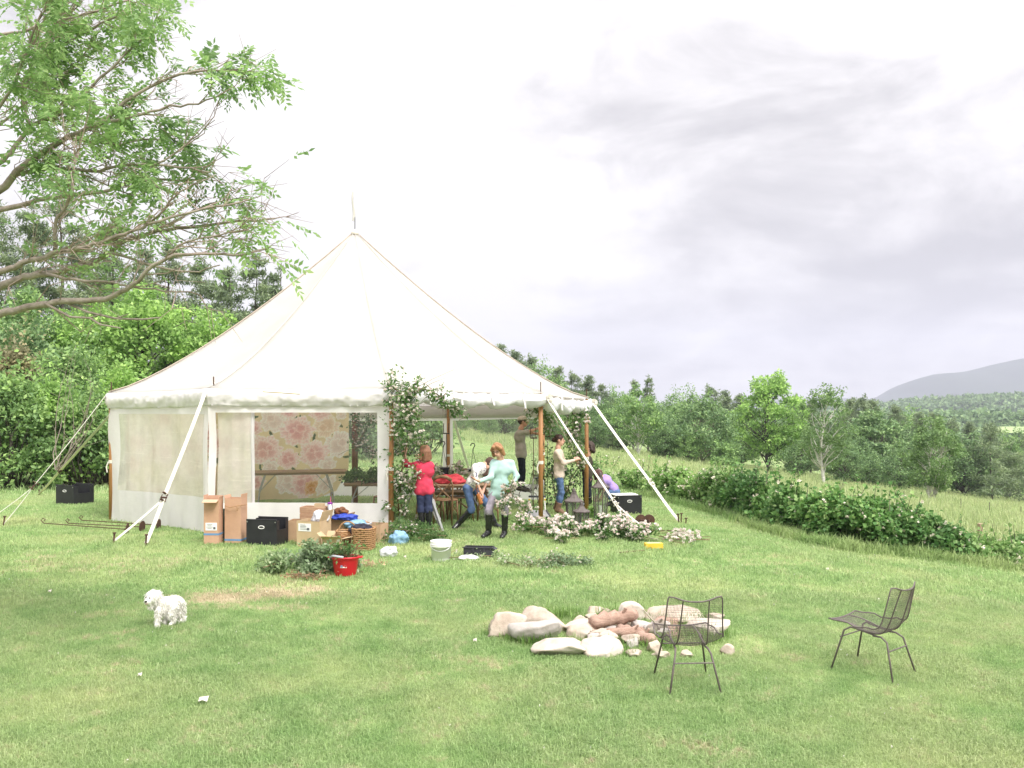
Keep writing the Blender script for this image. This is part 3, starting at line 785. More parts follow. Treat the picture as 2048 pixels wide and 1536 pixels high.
def build_woods():
    rng = np.random.default_rng(11); T = thing
    # --- right: the wood that closes the meadow
    gp = 'trees of the wood beyond the meadow'
    plain = {'pine': 'grey green pine standing in the wood beyond the meadow', 'hard': 'round leafy tree standing in the wood beyond the meadow', 'dark': 'dark green leafy tree standing in the wood beyond the meadow'}
    lib = {}
    for k in range(3):
        lib['pine', k] = pine(14, 9.5, 100 + k, None, 3.2, .46, .08)
        lib['hard', k] = hardwood(12, 9, 110 + k, LF_MID, 1.5, .36, nclump=100, base=.04, bigs=1.15)
        lib['dark', k] = hardwood(12, 9, 120 + k, LF_DARK, 1.5, .36, nclump=100, base=.04, bigs=1.15)
    refh = {'pine': 14, 'hard': 12, 'dark': 12}
    row = []
    # back row following the skyline
    for px, top, kind in ((1000, 690, 'pine'), (1032, 703, 'pine'), (1062, 712, 'pine'), (1092, 725, 'hard'), (1115, 735, 'pine'), (1148, 745, 'pine'), (1178, 752, 'pine'), (1205, 770, 'pine'), (1232, 778, 'hard'), (1345, 783, 'hard'), (1385, 782, 'hard'), (1422, 772, 'pine'), (1450, 782, 'pine'),
                          (1480, 790, 'pine'), (1595, 792, 'pine'), (1622, 800, 'pine'), (1700, 798, 'pine'), (1722, 793, 'pine'), (1745, 800, 'pine'), (1790, 812, 'pine'), (1815, 822, 'hard'), (1838, 826, 'pine'), (1870, 828, 'pine'), (1905, 838, 'pine'), (1940, 845, 'pine'), (1975, 852, 'pine'), (2015, 868, 'hard'), (2050, 860, 'dark'), (960, 700, 'pine'), (915, 720, 'hard'), (870, 740, 'dark'), (820, 720, 'pine'), (760, 735, 'hard'), (700, 700, 'pine')):
        row.append((px, top, kind, rng.uniform(128, 150)))
    # middle row
    for px, top, kind in ((1010, 760, 'dark'), (1060, 770, 'hard'), (1100, 775, 'dark'), (1135, 785, 'hard'), (1170, 790, 'dark'), (1205, 800, 'dark'), (1240, 805, 'hard'), (1310, 800, 'dark'), (1345, 810, 'hard'), (1440, 815, 'dark'), (1480, 815, 'hard'), (1590, 830, 'dark'), (1690, 832, 'pine'), (1730, 825, 'pine'), (1820, 850, 'dark'), (1870, 850, 'hard'),
                          (1930, 862, 'dark'), (1000, 800, 'dark'), (950, 790, 'hard'), (900, 800, 'dark'), (850, 785, 'hard'), (800, 800, 'dark'), (740, 790, 'hard')):
        row.append((px, top, kind, rng.uniform(108, 122)))
    # front, smaller growth at the edge of the hay
    for px, top, kind in ((1190, 835, 'dark'), (1225, 850, 'pine'), (1330, 850, 'dark'), (1375, 860, 'hard'), (1445, 860, 'hard'), (1600, 875, 'dark'), (1690, 880, 'dark'), (1720, 872, 'dark'), (1800, 890, 'dark'), (1110, 840, 'dark'), (1150, 830, 'hard'), (1040, 835, 'pine'), (980, 830, 'dark'), (925, 838, 'dark'), (870, 832, 'hard'), (815, 838, 'dark'), (760, 835, 'dark')):
        row.append((px, top, kind, rng.uniform(92, 100)))
    def zone(px):
        for lim, z in ((870, 'seen through the tent by its centre pole'), (985, 'seen through the tent beside the cap'), (1090, 'just above the right roof slope'), (1215, 'right of the tent corner'), (1330, 'behind the slender birch'), (1460, 'around the dark forked oak'), (1580, 'behind the lone maple'), (1715, 'behind the single birch'), (1840, 'between the two birches'), (1930, 'behind the twin birch')):
            if px < lim: return z
        return 'right end of the meadow'
    nm = {'pine': 'grey green pine', 'hard': 'round green leafy tree', 'dark': 'dark green leafy tree'}
    for k, (px, top, kind, d) in enumerate(row):
        where = 'in back row' if d > 125 else 'in middle row' if d > 105 else 'in front row'
        plain = {kind: '%s %s, %s' % (nm[kind], where, zone(px))}
        p, h = treespec(px, top, d); s = h / refh[kind]; sx = s if s < 1.15 else 1.0 * s ** .7
        if kind != 'pine' and s < .75: sx = s * 1.25
        place({'pine': 'pine_tree', 'hard': 'broadleaf_tree', 'dark': 'broadleaf_tree'}[kind], plain[kind], 'tree', lib[kind, k % 3], p, rng.uniform(0, 6.28), gp, sc=(sx, sx, s))
    # --- trees one can single out along the meadow
    def one(name, label, px, top, d, meshes, w=None, rz=0):
        p = on(px, d); return place(name, label, 'tree', meshes, p, rz)
    def H(px, top, d): return treespec(px, top, d)[1]
    one('pine_tree', 'taller of two thin pine spires rising above the wood', 1297, 752, 135, pine(H(1297, 752, 135), 3.6, 131, None, 1.3, .36, .25))
    one('pine_tree', 'shorter of two thin pine spires rising above the wood', 1268, 760, 135, pine(H(1268, 760, 135), 4.4, 132, None, 1.4, .36, .2))
    one('maple_tree', 'tall bright green maple with a split top standing alone on the meadow', 1540, 745, 100, hardwood(H(1527, 745, 100), 7.4, 133, LF_BRIGHT, 2.4, .30, nclump=120, base=.16, open_=.16))
    one('birch_tree', 'white birch with bare pale branches behind the hedge', 1650, 770, 74, hardwood(H(1645, 768, 74), 4.4, 139, LF_BIRCH, 1.5, .19, M_BIRCH, .2, .28, 85, 1))
    one('birch_tree', 'twin stemmed birch at the lower edge of the meadow', 1862, 838, 68, hardwood(H(1855, 838, 68), 4.0, 141, LF_BIRCH, 1.9, .18, M_BIRCH, .14, .2, 95, 2))
    one('birch_tree', 'slender white birch with forked stems in front of the wood', 1277, 772, 92, hardwood(H(1280, 772, 92), 5.0, 137, LF_MID, 1.4, .24, M_BIRCH, .2, .3, 70, 1))
    one('oak_tree', 'dark spreading tree with forked brown trunk left of the maple', 1402, 800, 95, hardwood(H(1400, 800, 95), 7.2, 138, LF_DARK, 1.7, .28, M_BARK, .12, .12, 95, 2))
    one('broadleaf_tree', 'dense dark round tree between the two birches', 1765, 822, 104, hardwood(H(1765, 822, 104), 7.6, 142, LF_DARK, 1.9, .34, None, .03, 0, 110))
    one('pine_tree', 'broad dark pine right end of the meadow', 1985, 868, 112, pine(H(1985, 868, 112) + 1, 9.5, 143, None, 2.4, .42, .04))
    one('pine_tree', 'dark pine cut by the right edge of the photo', 2062, 880, 118, pine(H(2060, 880, 118) + 1, 9.5, 144, None, 2.2, .42, .04))
    place('bush', 'small round bush growing beside the maple trunk', 'bush', bush(3.0, 2.5, 2.4, 145, LF_MID, 1200, .26, .7, 14), on(1450, 88), 0, None, ('stems', 'foliage'))
    # --- left: bank of bushes and trees behind the tent
    gp = 'bushes along the left edge of the lawn'
    spec = [(-70, 690, 33, 3.6, LF_MID, 'tall bush at the far left edge of the lawn'), (25, 730, 31.5, 3.4, LF_MID, 'round leafy bush at the left end of the bank'), (95, 745, 32.5, 3.0, LF_BRIGHT, 'bright green bush behind the black tote on the left lawn'),
            (165, 775, 32, 2.8, LF_MID, 'mid green bush beside the left corner of the tent'), (225, 800, 33, 2.6, LF_BRIGHT, 'low bush behind the left corner of the tent')]
    for k, (px, top, d, w, lf, lab) in enumerate(spec):
        p, h = treespec(px, top, d); place('bush', lab, 'bush', bush(w, 2.6, h * .95, 150 + k, lf, 7500, .15, .6, 34), p, 0, gp, ('stems', 'foliage'))
    p, h = treespec(30, 672, 37); place('bush', 'olive yellow topped bush above the left bank', 'bush', bush(3.2, 3, h, 156, LF_OLIVE, 6500, .16, .6, 34), p, 0, gp, ('stems', 'foliage'))
    p, h = treespec(150, 690, 37); place('bush', 'tall bush in the middle of the left bank', 'bush', bush(4, 3, h, 157, LF_MID, 8000, .17, .6, 36), p, 0, gp, ('stems', 'foliage'))
    p, h = treespec(250, 720, 36); place('bush', 'leafy bush just left of the tent roof edge', 'bush', bush(3.4, 3, h, 158, LF_BRIGHT, 7000, .16, .6, 34), p, 0, gp, ('stems', 'foliage'))
    def left(name, lab, px, top, d, me): place(name, lab, 'tree', me, on(px, d))
    left('broadleaf_tree', 'bright green leafy tree rising behind the left roof slope', 300, 570, 44, hardwood(H(300, 565, 44), 6.0, 160, LF_BRIGHT, 3.4, .20, base=.1, nclump=120))
    left('broadleaf_tree', 'leafy tree behind the bushes at the left edge', 40, 590, 46, hardwood(H(40, 590, 46), 5.6, 161, LF_MID, 2.8, .2, base=.1, nclump=105))
    left('broadleaf_tree', 'leafy tree between the left edge tree and the bright one', 165, 600, 47, hardwood(H(165, 600, 47), 5.2, 162, LF_BRIGHT, 2.8, .2, base=.1, nclump=105))
    left('broadleaf_tree', 'small bright tree touching the roof slope below the pines', 420, 600, 46, hardwood(H(420, 600, 46), 4.4, 163, LF_BRIGHT, 3, .2, base=.1, nclump=95))
    left('broadleaf_tree', 'blue green leafy tree low in the left bank', 60, 650, 41, hardwood(H(70, 645, 41), 5.0, 164, LF_DARK, 3, .2, base=.05, nclump=100))
    gp = 'pines behind the left bank'
    for k, (px, top, d, w) in enumerate(((-20, 400, 58, 6.5), (60, 415, 57, 5.6), (125, 395, 60, 6.0), (222, 438, 58, 5.2), (335, 480, 60, 5.0), (455, 540, 62, 4.8), (512, 512, 60, 5.0), (555, 540, 61, 4.4), (600, 600, 64, 5), (660, 640, 66, 5), (400, 520, 66, 5.5), (170, 470, 66, 5.5), (285, 500, 66, 5.5))):
        p, h = treespec(px, top, d)
        place('pine_tree', 'tall grey green pine behind the left bank, ' + ('above the far left branches' if px < 100 else 'left of the gap in the branches' if px < 250 else 'above the bright leafy tree' if px < 430 else 'beside the left roof slope'), 'tree', pine(h, w * 1.25, 170 + k, None, 4.0, .28, .12, .45), p, 0, gp)
    # behind the tent, seen through its clear rear walls
    gp = 'bushes seen through the rear of the tent'
    for k, (px, top, d) in enumerate(((680, 780, 46), (740, 770, 48), (800, 790, 50), (850, 800, 52), (560, 760, 44), (480, 750, 42))):
        p, h = treespec(px, top, d); place('bush', ('dark' if k % 2 == 0 else 'mid green') + ' bush behind the tent, ' + ('left of the centre pole' if px < 700 else 'right of the centre pole'), 'bush', bush(4, 3, h, 190 + k, LF_MID if k % 2 else LF_DARK, 3000, .22, .6, 24), p, 0, gp, ('stems', 'foliage'))
    # bare grey sapling by the left corner of the tent
    t = thing('bare_sapling', 'bare grey sapling in front of the bushes left of the tent', 'sapling', on(118, 30)); m = MB(); r2 = np.random.default_rng(4)
    for k in range(9):
        a = P(115 + r2.uniform(-8, 8), 940, 30); b = P(130 + k * 9 + r2.uniform(-15, 15), 700 + abs(k - 2) * 22, 29.7); c = limb_curve(a, b, r2, 6, .06, -.06)
        m.tube(c, [.02, .017, .013, .01, .007, .004], 4)
        for q in range(4): s = c[2 + q % 4]; m.tube([s, s + Vector((r2.normal() * .3, r2.normal() * .2, r2.uniform(.1, .4)))], [.007, .003], 3)
    m.build('bare_stems', M_BARK, t, True)

def build_hedge():
    lo = [(1170, 950), (1250, 985), (1330, 1000), (1440, 1030), (1540, 1065), (1640, 1093), (1700, 1104), (1800, 1112), (1900, 1128), (2000, 1138), (2120, 1150)]
    hi = [(1170, 920), (1250, 924), (1330, 932), (1440, 944), (1495, 934), (1560, 958), (1621, 978), (1716, 996), (1811, 1016), (1875, 1042), (1925, 1080), (1988, 1086), (2020, 1074), (2120, 1082)]
    def at(px):
        b = np.interp(px, [q[0] for q in lo], [q[1] for q in lo]); t = np.interp(px, [q[0] for q in hi], [q[1] for q in hi])
        g = G(px, b); d = g.y + .9; c = on(px, d); zt = CZ - (t - 800) * d / F
        return c, max(.35, zt - c.z), g
    def section(label, x0, x1, leaf, n, ls, seed, blos, name='vine_hedge'):
        rng = np.random.default_rng(seed); c0, h0, _ = at((x0 + x1) / 2); t = thing(name, label, 'hedge', c0)
        cents = []; rad = []; m = MB(); sh = []; bl = []
        for k in range(int(60 * (x1 - x0) / 300)):
            px = rng.uniform(x0, x1); c, h, g = at(px); el = rng.uniform(.0, 1); dep = rng.uniform(-1, 1) * (1 - el ** 2) ** .5 * .75
            hh = h * (1.0 + .18 * nz(px * .018, seed)); q = Vector((c.x, c.y + dep, c.z + hh * (.1 + .76 * el)))
            cents.append(tuple(q)); rad.append(.20 + .2 * rng.uniform() * min(1, h))
            m.tube(limb_curve((c.x, c.y, c.z - .05), q, rng, 5, .1), [.02, .017, .014, .01, .006], 4)
        C = clump_points(cents, rad, n // len(cents), rng, .8)
        for k in range(int((x1 - x0) / 11)):
            px = rng.uniform(x0, x1); c, h, g = at(px); b = np.array([c.x, c.y + rng.normal() * .2, c.z + h * .8]); v = np.array([rng.normal() * .25, rng.normal() * .2, 1]); ln = rng.uniform(.2, .55)
            nn = 12; sh.append(b + v * np.linspace(0, ln, nn)[:, None] + rng.normal(size=(nn, 3)) * .025)
            m.tube([b, b + v * ln * .5, b + v * ln], [.008, .006, .003], 3)
        C = np.concatenate([C] + sh); C = C[C[:, 2] > CZ - ter_drop(C[:, 0], C[:, 1])]
        V, Fc = leaf_arrays(C, rng, ls, ls * .85, .9, .35)
        link('foliage', mesh_np('foliage', V, Fc, [leaf]), t, True); m.build('stems', M_BARKD, t, True)
        k = rng.integers(0, len(C), blos); B = C[k] + np.array([0, -.06, .04]) + rng.normal(size=(blos, 3)) * .03
        V, Fc = leaf_arrays(np.repeat(B, 4, 0), rng, .05, .045, .4)
        o = link('blossom', mesh_np('blossom', V, Fc, [M_CREAM]), t, True); o['kind'] = 'stuff'
        return t
    section('low light green vine hedge with cream blossoms behind the tent corner', 1165, 1470, LF_VINE, 18000, .085, 21, 520)
    section('tall dense dark green vine hedge at the crest of the lawn', 1440, 1930, LF_VINED, 34000, .08, 22, 320)
    section('low vine hedge running out of the right edge of the photo', 1925, 2120, LF_VINE, 9000, .075, 23, 150)
    # weeds and long grass at the foot of the hedge
    rng = np.random.default_rng(31); pts = []; sz = []
    for k in range(2600):
        px = rng.uniform(1180, 2110); c, h, g = at(px); o = abs(rng.normal(0, .28)); q = g + Vector((-.28 * o * 0, .35 - o, 0))
        pts.append((q.x, q.y, gz(q.x, q.y))); sz.append(rng.uniform(.25, 1.2) * (1 - .6 * min(1, o * 1.4)))
    wm = blade_mat('weed_blade', (.19, .33, .10), (.32, .45, .18), (.36, .42, .2), .45)
    scatter('hedge_foot_grass', 'long green grass and weeds along the foot of the hedge', pts, sz, [tuft_mesh('weed_tuft', rng, 22, .28, .24, .018, .8, [wm]) for _ in range(3)], 41)
    # fence posts
    p = on(1960, G(1960, 1122).y + .15); ph = CZ - (1050 - 800) * p.y / F - p.z; t = thing('fence_post', 'weathered square wooden fence post standing up from the right hedge', 'post', p)
    MB().box((0, 0, ph / 2), (.07, .07, ph + .06), rz=.3, bev=.006).build('post', mat('weathered_wood', (.42, .31, .20), (.31, .23, .15), bump=.4, stretch=(4, 4, .5)), t)
    for k, (px, py, hh) in enumerate(((1686, 1010, 22), (1808, 1010, 18), (1922, 1012, 16), (1979, 1012, 16), (2042, 1016, 14), (1732, 950, 12))):
        b = on(px, 50 if k < 5 else 95); t = thing('meadow_stake', 'thin dark stake standing in the hay meadow', 'stake', b, 0, 'thin stakes across the meadow')
        MB().tube([(0, 0, 0), (0, 0, .8)], .018, 5).build('stake_rod', M_BARKD, t)
M_CREAM = mat('cream_petal', (.78, .74, .62), (.70, .62, .5), rough=.6, scale=20, trans=.3)
LF_VINE = leafmat('light_vine_leaf', (.15, .29, .085), (.27, .42, .15), (.40, .50, .24), .4)
LF_VINED = leafmat('dark_vine_leaf', (.085, .20, .06), (.18, .33, .105), (.34, .47, .20), .36)

def build_big_tree():
    rng = np.random.default_rng(77); root = on(-330, 9.2)
    t = thing('overhanging_tree', 'large tree at left whose long branches with feathery leaves reach over the tent', 'tree', root)
    wood = MB(); twig = MB(); spots = []; dirs = []
    X0 = -330
    limbs = [   # photo pixels, distance at trunk and at tip, radius (px) at start and tip, leafiness
        ([(-160, 690), (0, 628), (40, 618), (84, 609), (125, 602), (175, 602), (212, 599), (244, 585), (269, 568), (294, 543), (331, 515), (400, 505), (470, 512), (530, 498)], 8.6, 7.9, 10, 2, .30),
        ([(-140, 640), (0, 574), (25, 562), (62, 552), (103, 548), (140, 534), (181, 531), (219, 506), (250, 480), (300, 465), (350, 455), (420, 450), (500, 442), (548, 437)], 9.2, 9.0, 11, 2, .55),
        ([(-140, 590), (0, 543), (31, 534), (53, 523), (94, 515), (109, 504), (150, 499), (187, 491), (219, 478), (266, 462), (312, 443), (390, 420), (480, 405)], 8.4, 8.0, 8, 2, .45),
        ([(109, 504), (112, 470), (108, 440), (135, 412), (142, 385), (146, 350), (151, 322)], 8.3, 8.1, 4.5, 1.5, .5),
        ([(-120, 450), (0, 419), (62, 406), (112, 391), (175, 388), (222, 381), (256, 362), (300, 352), (350, 365), (400, 358)], 9.6, 9.3, 8, 2, .45),
        ([(-120, 450), (0, 381), (31, 350), (41, 337), (81, 306), (137, 275), (169, 259), (200, 247), (237, 216), (275, 184), (344, 153), (390, 140), (445, 142)], 8.9, 8.4, 10, 2, 1.0),
        ([(31, 350), (80, 338), (120, 338), (200, 341), (245, 330), (312, 328), (360, 335), (420, 345)], 8.9, 8.5, 5, 1.6, .8),
        ([(-110, 380), (0, 325), (22, 306), (41, 278), (59, 250), (100, 237), (141, 219), (169, 187), (200, 156), (250, 110), (300, 62), (320, 15)], 9.4, 9.4, 8, 1.6, 1.0),
        ([(59, 250), (50, 215), (42, 178), (60, 130), (95, 100), (125, 47), (150, 10)], 9.3, 9.5, 4, 1.5, 1.0),
        ([(200, 247), (260, 235), (320, 215), (380, 212), (430, 195)], 8.6, 8.3, 4, 1.4, .9),
        ([(-110, 200), (0, 142), (56, 122), (94, 103), (180, 60), (250, 20)], 9.8, 9.8, 5, 2, 1.0),
        ([(-110, 100), (0, 70), (70, 56), (120, 40), (200, 20), (255, 0)], 9.0, 8.8, 5, 1.6, 1.0),
        ([(-110, 330), (0, 215), (40, 150), (60, 80), (90, 20)], 8.5, 8.2, 5, 1.6, 1.0),
        ([(137, 275), (180, 285), (240, 290), (300, 275), (360, 290)], 8.8, 9.1, 3.5, 1.2, .8),
        ([(-110, 300), (0, 250), (60, 200), (110, 180), (170, 110), (200, 60)], 9.9, 10.1, 5, 1.4, 1.0),
        ([(219, 506), (270, 520), (330, 540), (400, 545), (440, 530)], 8.9, 8.6, 3.5, 1.2, .1),
        ([(94, 548), (150, 560), (210, 565), (260, 575), (330, 580), (400, 590)], 8.7, 8.2, 3.5, 1.2, .05),
        ([(266, 462), (320, 430), (350, 390), (385, 370), (430, 350)], 8.2, 7.9, 2.6, 1, .05),
        ([(312, 328), (360, 300), (395, 270), (430, 240)], 8.6, 8.6, 2.2, .8, .0),
        ([(120, 340), (190, 360), (270, 395), (300, 380), (340, 370)], 8.7, 8.6, 2.0, .8, .0),
        ([(300, 465), (370, 430), (440, 400), (500, 392)], 8.9, 8.7, 2.6, 1, .7),
        ([(331, 515), (370, 480), (440, 470), (495, 460)], 8.1, 7.9, 2.6, 1, .6),
    ]
    trunk_top = P(X0 + 60, -300, 9.2)
    for pts, d0, d1, r0, r1, leafy in limbs:
        n = len(pts); W = [P(x, y, d0 + (d1 - d0) * i / (n - 1)) for i, (x, y) in enumerate(pts)]
        if pts[0][0] < -50:
            a = Vector((root.x + .1, root.y, P(0, pts[0][1] + 110, 9.2).z)); W = [a, a.lerp(W[0], .5) + Vector((0, 0, .08))] + W; n += 2
        # smooth and roughen
        Q = []
        for i in range(n - 1):
            for q in range(3): Q.append(W[i].lerp(W[i + 1], q / 3))
        Q.append(W[-1]); S = [Q[0]] + [(Q[i - 1] + Q[i] * 2 + Q[i + 1]) / 4 + Vector(rng.normal(size=3)) * .006 for i in range(1, len(Q) - 1)] + [Q[-1]]
        k = len(S); rd = [(r0 + (r1 - r0) * (i / (k - 1)) ** .8) * 8.8 / F * (1 + .08 * nz(i * .9, r0)) for i in range(k)]
        wood.tube(S, rd, 8)
        # side twigs
        st = max(2, int(k * (.30 if pts[0][0] < -50 else .12)))
        for i in range(st, k):
            p = S[i]; fr = (i - st) / max(1, k - st); tn = (S[min(i + 1, k - 1)] - S[i - 1]).normalized()
            for q in range(2 if leafy > .35 else 1):
                if leafy < .2 and rng.uniform() < .35: continue
                if rng.uniform() < .45: continue
                v = (tn * 1.0 + Vector((rng.normal() * .35 + .2, rng.normal() * .55, rng.normal() * .55 + .15))).normalized()
                ln = rng.uniform(.14, .46) * (1.15 - .4 * fr)
                bw = Vector(rng.normal(size=3)) * ln * .13; c = [p, p + v * ln * .5 + bw, p + v * ln + Vector((0, 0, .10 * ln)) - bw * .4]
                twig.tube(c, [.006, .0042, .002], 4, False)
                tips = [(c[2], v), (c[1], v)]
                for e in range(3):
                    v2 = (v + Vector(rng.normal(size=3)) * .55).normalized(); s = c[1].lerp(c[2], rng.uniform(0, 1)); e2 = s + v2 * rng.uniform(.12, .38)
                    twig.tube([s, e2], [.0032, .0015], 3, False); tips.append((e2, v2))
                for tp, tv in tips:
                    if nz(tp.x * 2.1, tp.y * 2.1, tp.z * 2.1) < -.16: continue
                    if rng.uniform() < (leafy * .62 if leafy < .75 else .92):
                        for z in range(rng.integers(2, 5) if leafy > .75 else rng.integers(1, 4)): spots.append(tp - tv * rng.uniform(0, .1)); dirs.append(tv)
    tr = [root + Vector((0, 0, -.1)), root + Vector((.05, .0, 1.5)), root + Vector((.0, .1, 4)), Vector((root.x + .2, root.y, P(0, -300, 9.2).z))]
    wood.tube(tr, [.34, .27, .22, .1], 12)
    wood.build('trunk', M_BARK, t, True, True); twig.build('twigs', M_TWIG, t, True)
    # dead broken sticks under the lowest limb
    m = MB()
    for pts in ([(90, 607), (140, 634), (180, 636), (200, 649), (241, 656)], [(125, 602), (175, 624), (231, 637), (285, 639), (319, 635)]):
        m.tube([P(x, y, 8.4 - .05 * i) for i, (x, y) in enumerate(pts)], [.013, .011, .010, .009, .006], 6)
        b = P(*pts[2], 8.3); m.tube([b, b + Vector((.12, -.05, .03))], [.007, .003], 4)
    m.build('dead_branch', M_BARK, t, True)
    # feathery leaves: a midrib with paired leaflets
    V = []; Fs = []; nb = 0
    S = np.array([tuple(s) for s in spots]); D = np.array([tuple(d) for d in dirs])
    n = len(S)
    d = D * .7 + rng.normal(size=(n, 3)) * .55; d[:, 2] -= .15; d /= np.linalg.norm(d, axis=1)[:, None]
    side = np.cross(d, np.array([0, 0, 1.0]) + rng.normal(size=(n, 3)) * .3); side /= np.linalg.norm(side, axis=1)[:, None]
    up = np.cross(side, d); L = rng.uniform(.13, .22, n)
    pos = []; ld = []; ls = []
    for i in range(5):
        f = .25 + .75 * i / 4.5
        base = S + d * (L * f)[:, None] - np.array([0, 0, 1]) * (L * f * f * .35)[:, None]
        for sgn in (-1, 1):
            pos.append(base); ld.append(side * sgn + d * .55 - np.array([0, 0, .35])); ls.append(L * .36 * (1 - .25 * abs(f - .55)))
    pos.append(S + d * L[:, None] - np.array([0, 0, 1]) * (L * .35)[:, None]); ld.append(d - np.array([0, 0, .4])); ls.append(L * .36)
    pos = np.concatenate(pos); ld = np.concatenate(ld); ls = np.concatenate(ls)
    ld += rng.normal(size=ld.shape) * .18; ld /= np.linalg.norm(ld, axis=1)[:, None]
    nn = np.tile(up, (11, 1)) + rng.normal(size=ld.shape) * .25; w = np.cross(ld, nn); w /= np.linalg.norm(w, axis=1)[:, None]
    l = ld * ls[:, None]; ww = w * (ls * .21)[:, None]
    V = np.stack([pos, pos + l * .45 + ww, pos + l, pos + l * .45 - ww], 1).reshape(-1, 3); b = (np.arange(len(pos)) * 4)[:, None]
    Fc = np.concatenate([b + np.array([[0, 1, 2]]), b + np.array([[0, 2, 3]])], 1).reshape(-1, 3)
    link('foliage', mesh_np('foliage', V, Fc, [LF_ASH]), t, True)
    print('leaflets', len(pos))
def build_far():
    # wooded hills in the valley and the long mountain
    m_for = mat('far_forest', (.05, .07, .05), (.035, .05, .04), rough=.9, scale=.02, bump=0)
    def ridge_sheet(name, prof, d, depth, m, rows=14, rough=0.0, base=-60):
        mb = MB(); g = []
        xs = np.linspace(prof[0][0], prof[-1][0], 120)
        for r in range(rows):
            v = r / (rows - 1); row = []
            dd = d + depth * (v - .5)
            for x in xs:
                top = np.interp(x, [p[0] for p in prof], [p[1] for p in prof]); zt = CZ - (top - 800) * d / F
                X = (x - 1024) * d / F
                z = base + (zt - base) * (math.sin(math.pi * v) ** .8) + rough * nz(X / (depth * .12), dd / (depth * .12)) * math.sin(math.pi * v)
                row.append((X, dd, z))
            g.append(row)
        mb.sheet(g); o = mb.build(name, m, None, False, True); tag(o, kind='structure'); return o
    ridge_sheet('mountain', [(1500, 838), (1650, 815), (1745, 801), (1762, 797), (1800, 786), (1830, 765), (1850, 755), (1880, 747), (1940, 742), (1990, 730), (2048, 716), (2200, 700), (2400, 740), (2600, 800)], 3600, 1600, m_for, 16, 12, -160)
    ridge_sheet('far_ridge', [(900, 812), (1300, 806), (1500, 800), (1600, 797), (1690, 795), (1760, 799), (1900, 806), (2300, 810)], 4300, 900, m_for, 10, 6, -160)
    h1 = ridge_sheet('wooded_hill', [(1380, 838), (1560, 828), (1700, 822), (1800, 818), (1900, 806), (1960, 800), (2020, 799), (2100, 797), (2300, 802)], 1250, 700, m_for, 12, 4, -50)
    h2 = ridge_sheet('wooded_hill', [(1400, 850), (1650, 842), (1800, 845), (1920, 838), (2000, 846), (2200, 836)], 620, 320, m_for, 10, 2, -32)
    # crowns covering those hills, one mass
    rng = np.random.default_rng(3)
    def crowns(name, label, hill, n, r0, r1):
        me = hill.data; nv = len(me.vertices); co = np.empty(nv * 3, np.float32); me.vertices.foreach_get('co', co); co = co.reshape(-1, 3)
        co = co[: nv]; c = co[rng.integers(0, nv, n)] + rng.normal(size=(n, 3)) * np.array([9, 14, .6]) 
        C = np.repeat(c, 26, 0); r = np.repeat(rng.uniform(r0, r1, n), 26); o = rng.normal(size=C.shape); o /= np.linalg.norm(o, axis=1)[:, None]; o[:, 2] = np.abs(o[:, 2]) * 1.3
        V, Fc = leaf_arrays(C + o * r[:, None], rng, r1 * .75, r1 * .6, 1.2)
        o = link(name, mesh_np(name, V, Fc, [LF_DARK])); tag(o, label, 'forest', kind='stuff')
    crowns('distant_forest', 'distant forest covering the valley hill under the mountain', h1, 3600, 3.5, 6)
    crowns('valley_forest', 'hazy forest in the valley behind the right hand pines', h2, 1900, 2.6, 4.2)
    mb = MB(); mb.sheet([[P(1990, 853, 480), P(2100, 853, 480)], [P(1985, 866, 430), P(2100, 866, 430)]]); o = mb.build('valley_field', mat('hay_field', (.30, .38, .16), (.24, .32, .12), scale=.05)); tag(o, kind='structure')
build_woods(); build_hedge(); build_big_tree(); build_far()
# the air between here and the mountain
def build_haze():
    mb = MB(); mb.box((0, 2400, 0), (9600, 5400, 1)); 
    for i, v in enumerate(mb.v): mb.v[i] = (v[0], v[1], -190 if v[2] < 0 else 330)
    m, nt, N, L, out = new_mat('haze_air'); v = N.new('ShaderNodeVolumePrincipled'); v.inputs['Color'].default_value = (.78, .81, .95, 1); v.inputs['Density'].default_value = HAZE
    L.new(v.outputs[0], out.inputs['Volume']); o = mb.build('haze', m); o['kind'] = 'stuff'; tag(o, 'pale summer haze over the valley', 'haze')
HAZE = .00025
build_haze()

# ------------------------------------------------------------------ things in and round the tent
import bmesh
M_CARD = mat('cardboard', (.50, .335, .21), (.43, .28, .17), rough=.85, scale=4, bump=.25, bscale=30)
M_CARD2 = mat('tan_cardboard', (.56, .42, .26), (.48, .35, .21), rough=.85, scale=4, bump=.25, bscale=30)
M_PINKCARD = mat('pinkish_cardboard', (.56, .345, .235), (.48, .29, .19), rough=.85, scale=3, bump=.25, bscale=30)
M_BLACKP = mat('black_plastic', (.022, .022, .026), (.014, .014, .017), rough=.45, scale=6, bump=.15, bscale=30, spec=.4)
M_GREYP = mat('dark_grey_plastic', (.055, .055, .065), (.035, .035, .042), rough=.5, scale=6, bump=.15, bscale=40)
M_LABEL = mat('white_label', (.82, .81, .80), (.78, .77, .76), rough=.6, scale=3)
M_INK = mat('label_ink', (.12, .12, .14), rough=.7)
M_BLUE = mat('blue_tape', (.16, .30, .50), (.12, .25, .44), rough=.5)
M_REDP = mat('red_plastic', (.62, .010, .028), (.54, .008, .022), rough=.35, scale=4, spec=.5)
M_WHITEP = mat('white_plastic', (.90, .89, .86), (.86, .85, .82), rough=.4, scale=4, spec=.45)
M_BAG = mat('white_film', (.80, .80, .82), (.68, .68, .72), rough=.3, scale=12, trans=.3, spec=.5, bump=.6, bscale=30)
M_BLUEFILM = mat('blue_film', (.34, .56, .74), (.25, .46, .66), rough=.35, scale=12, trans=.3, spec=.5, bump=.6, bscale=30)
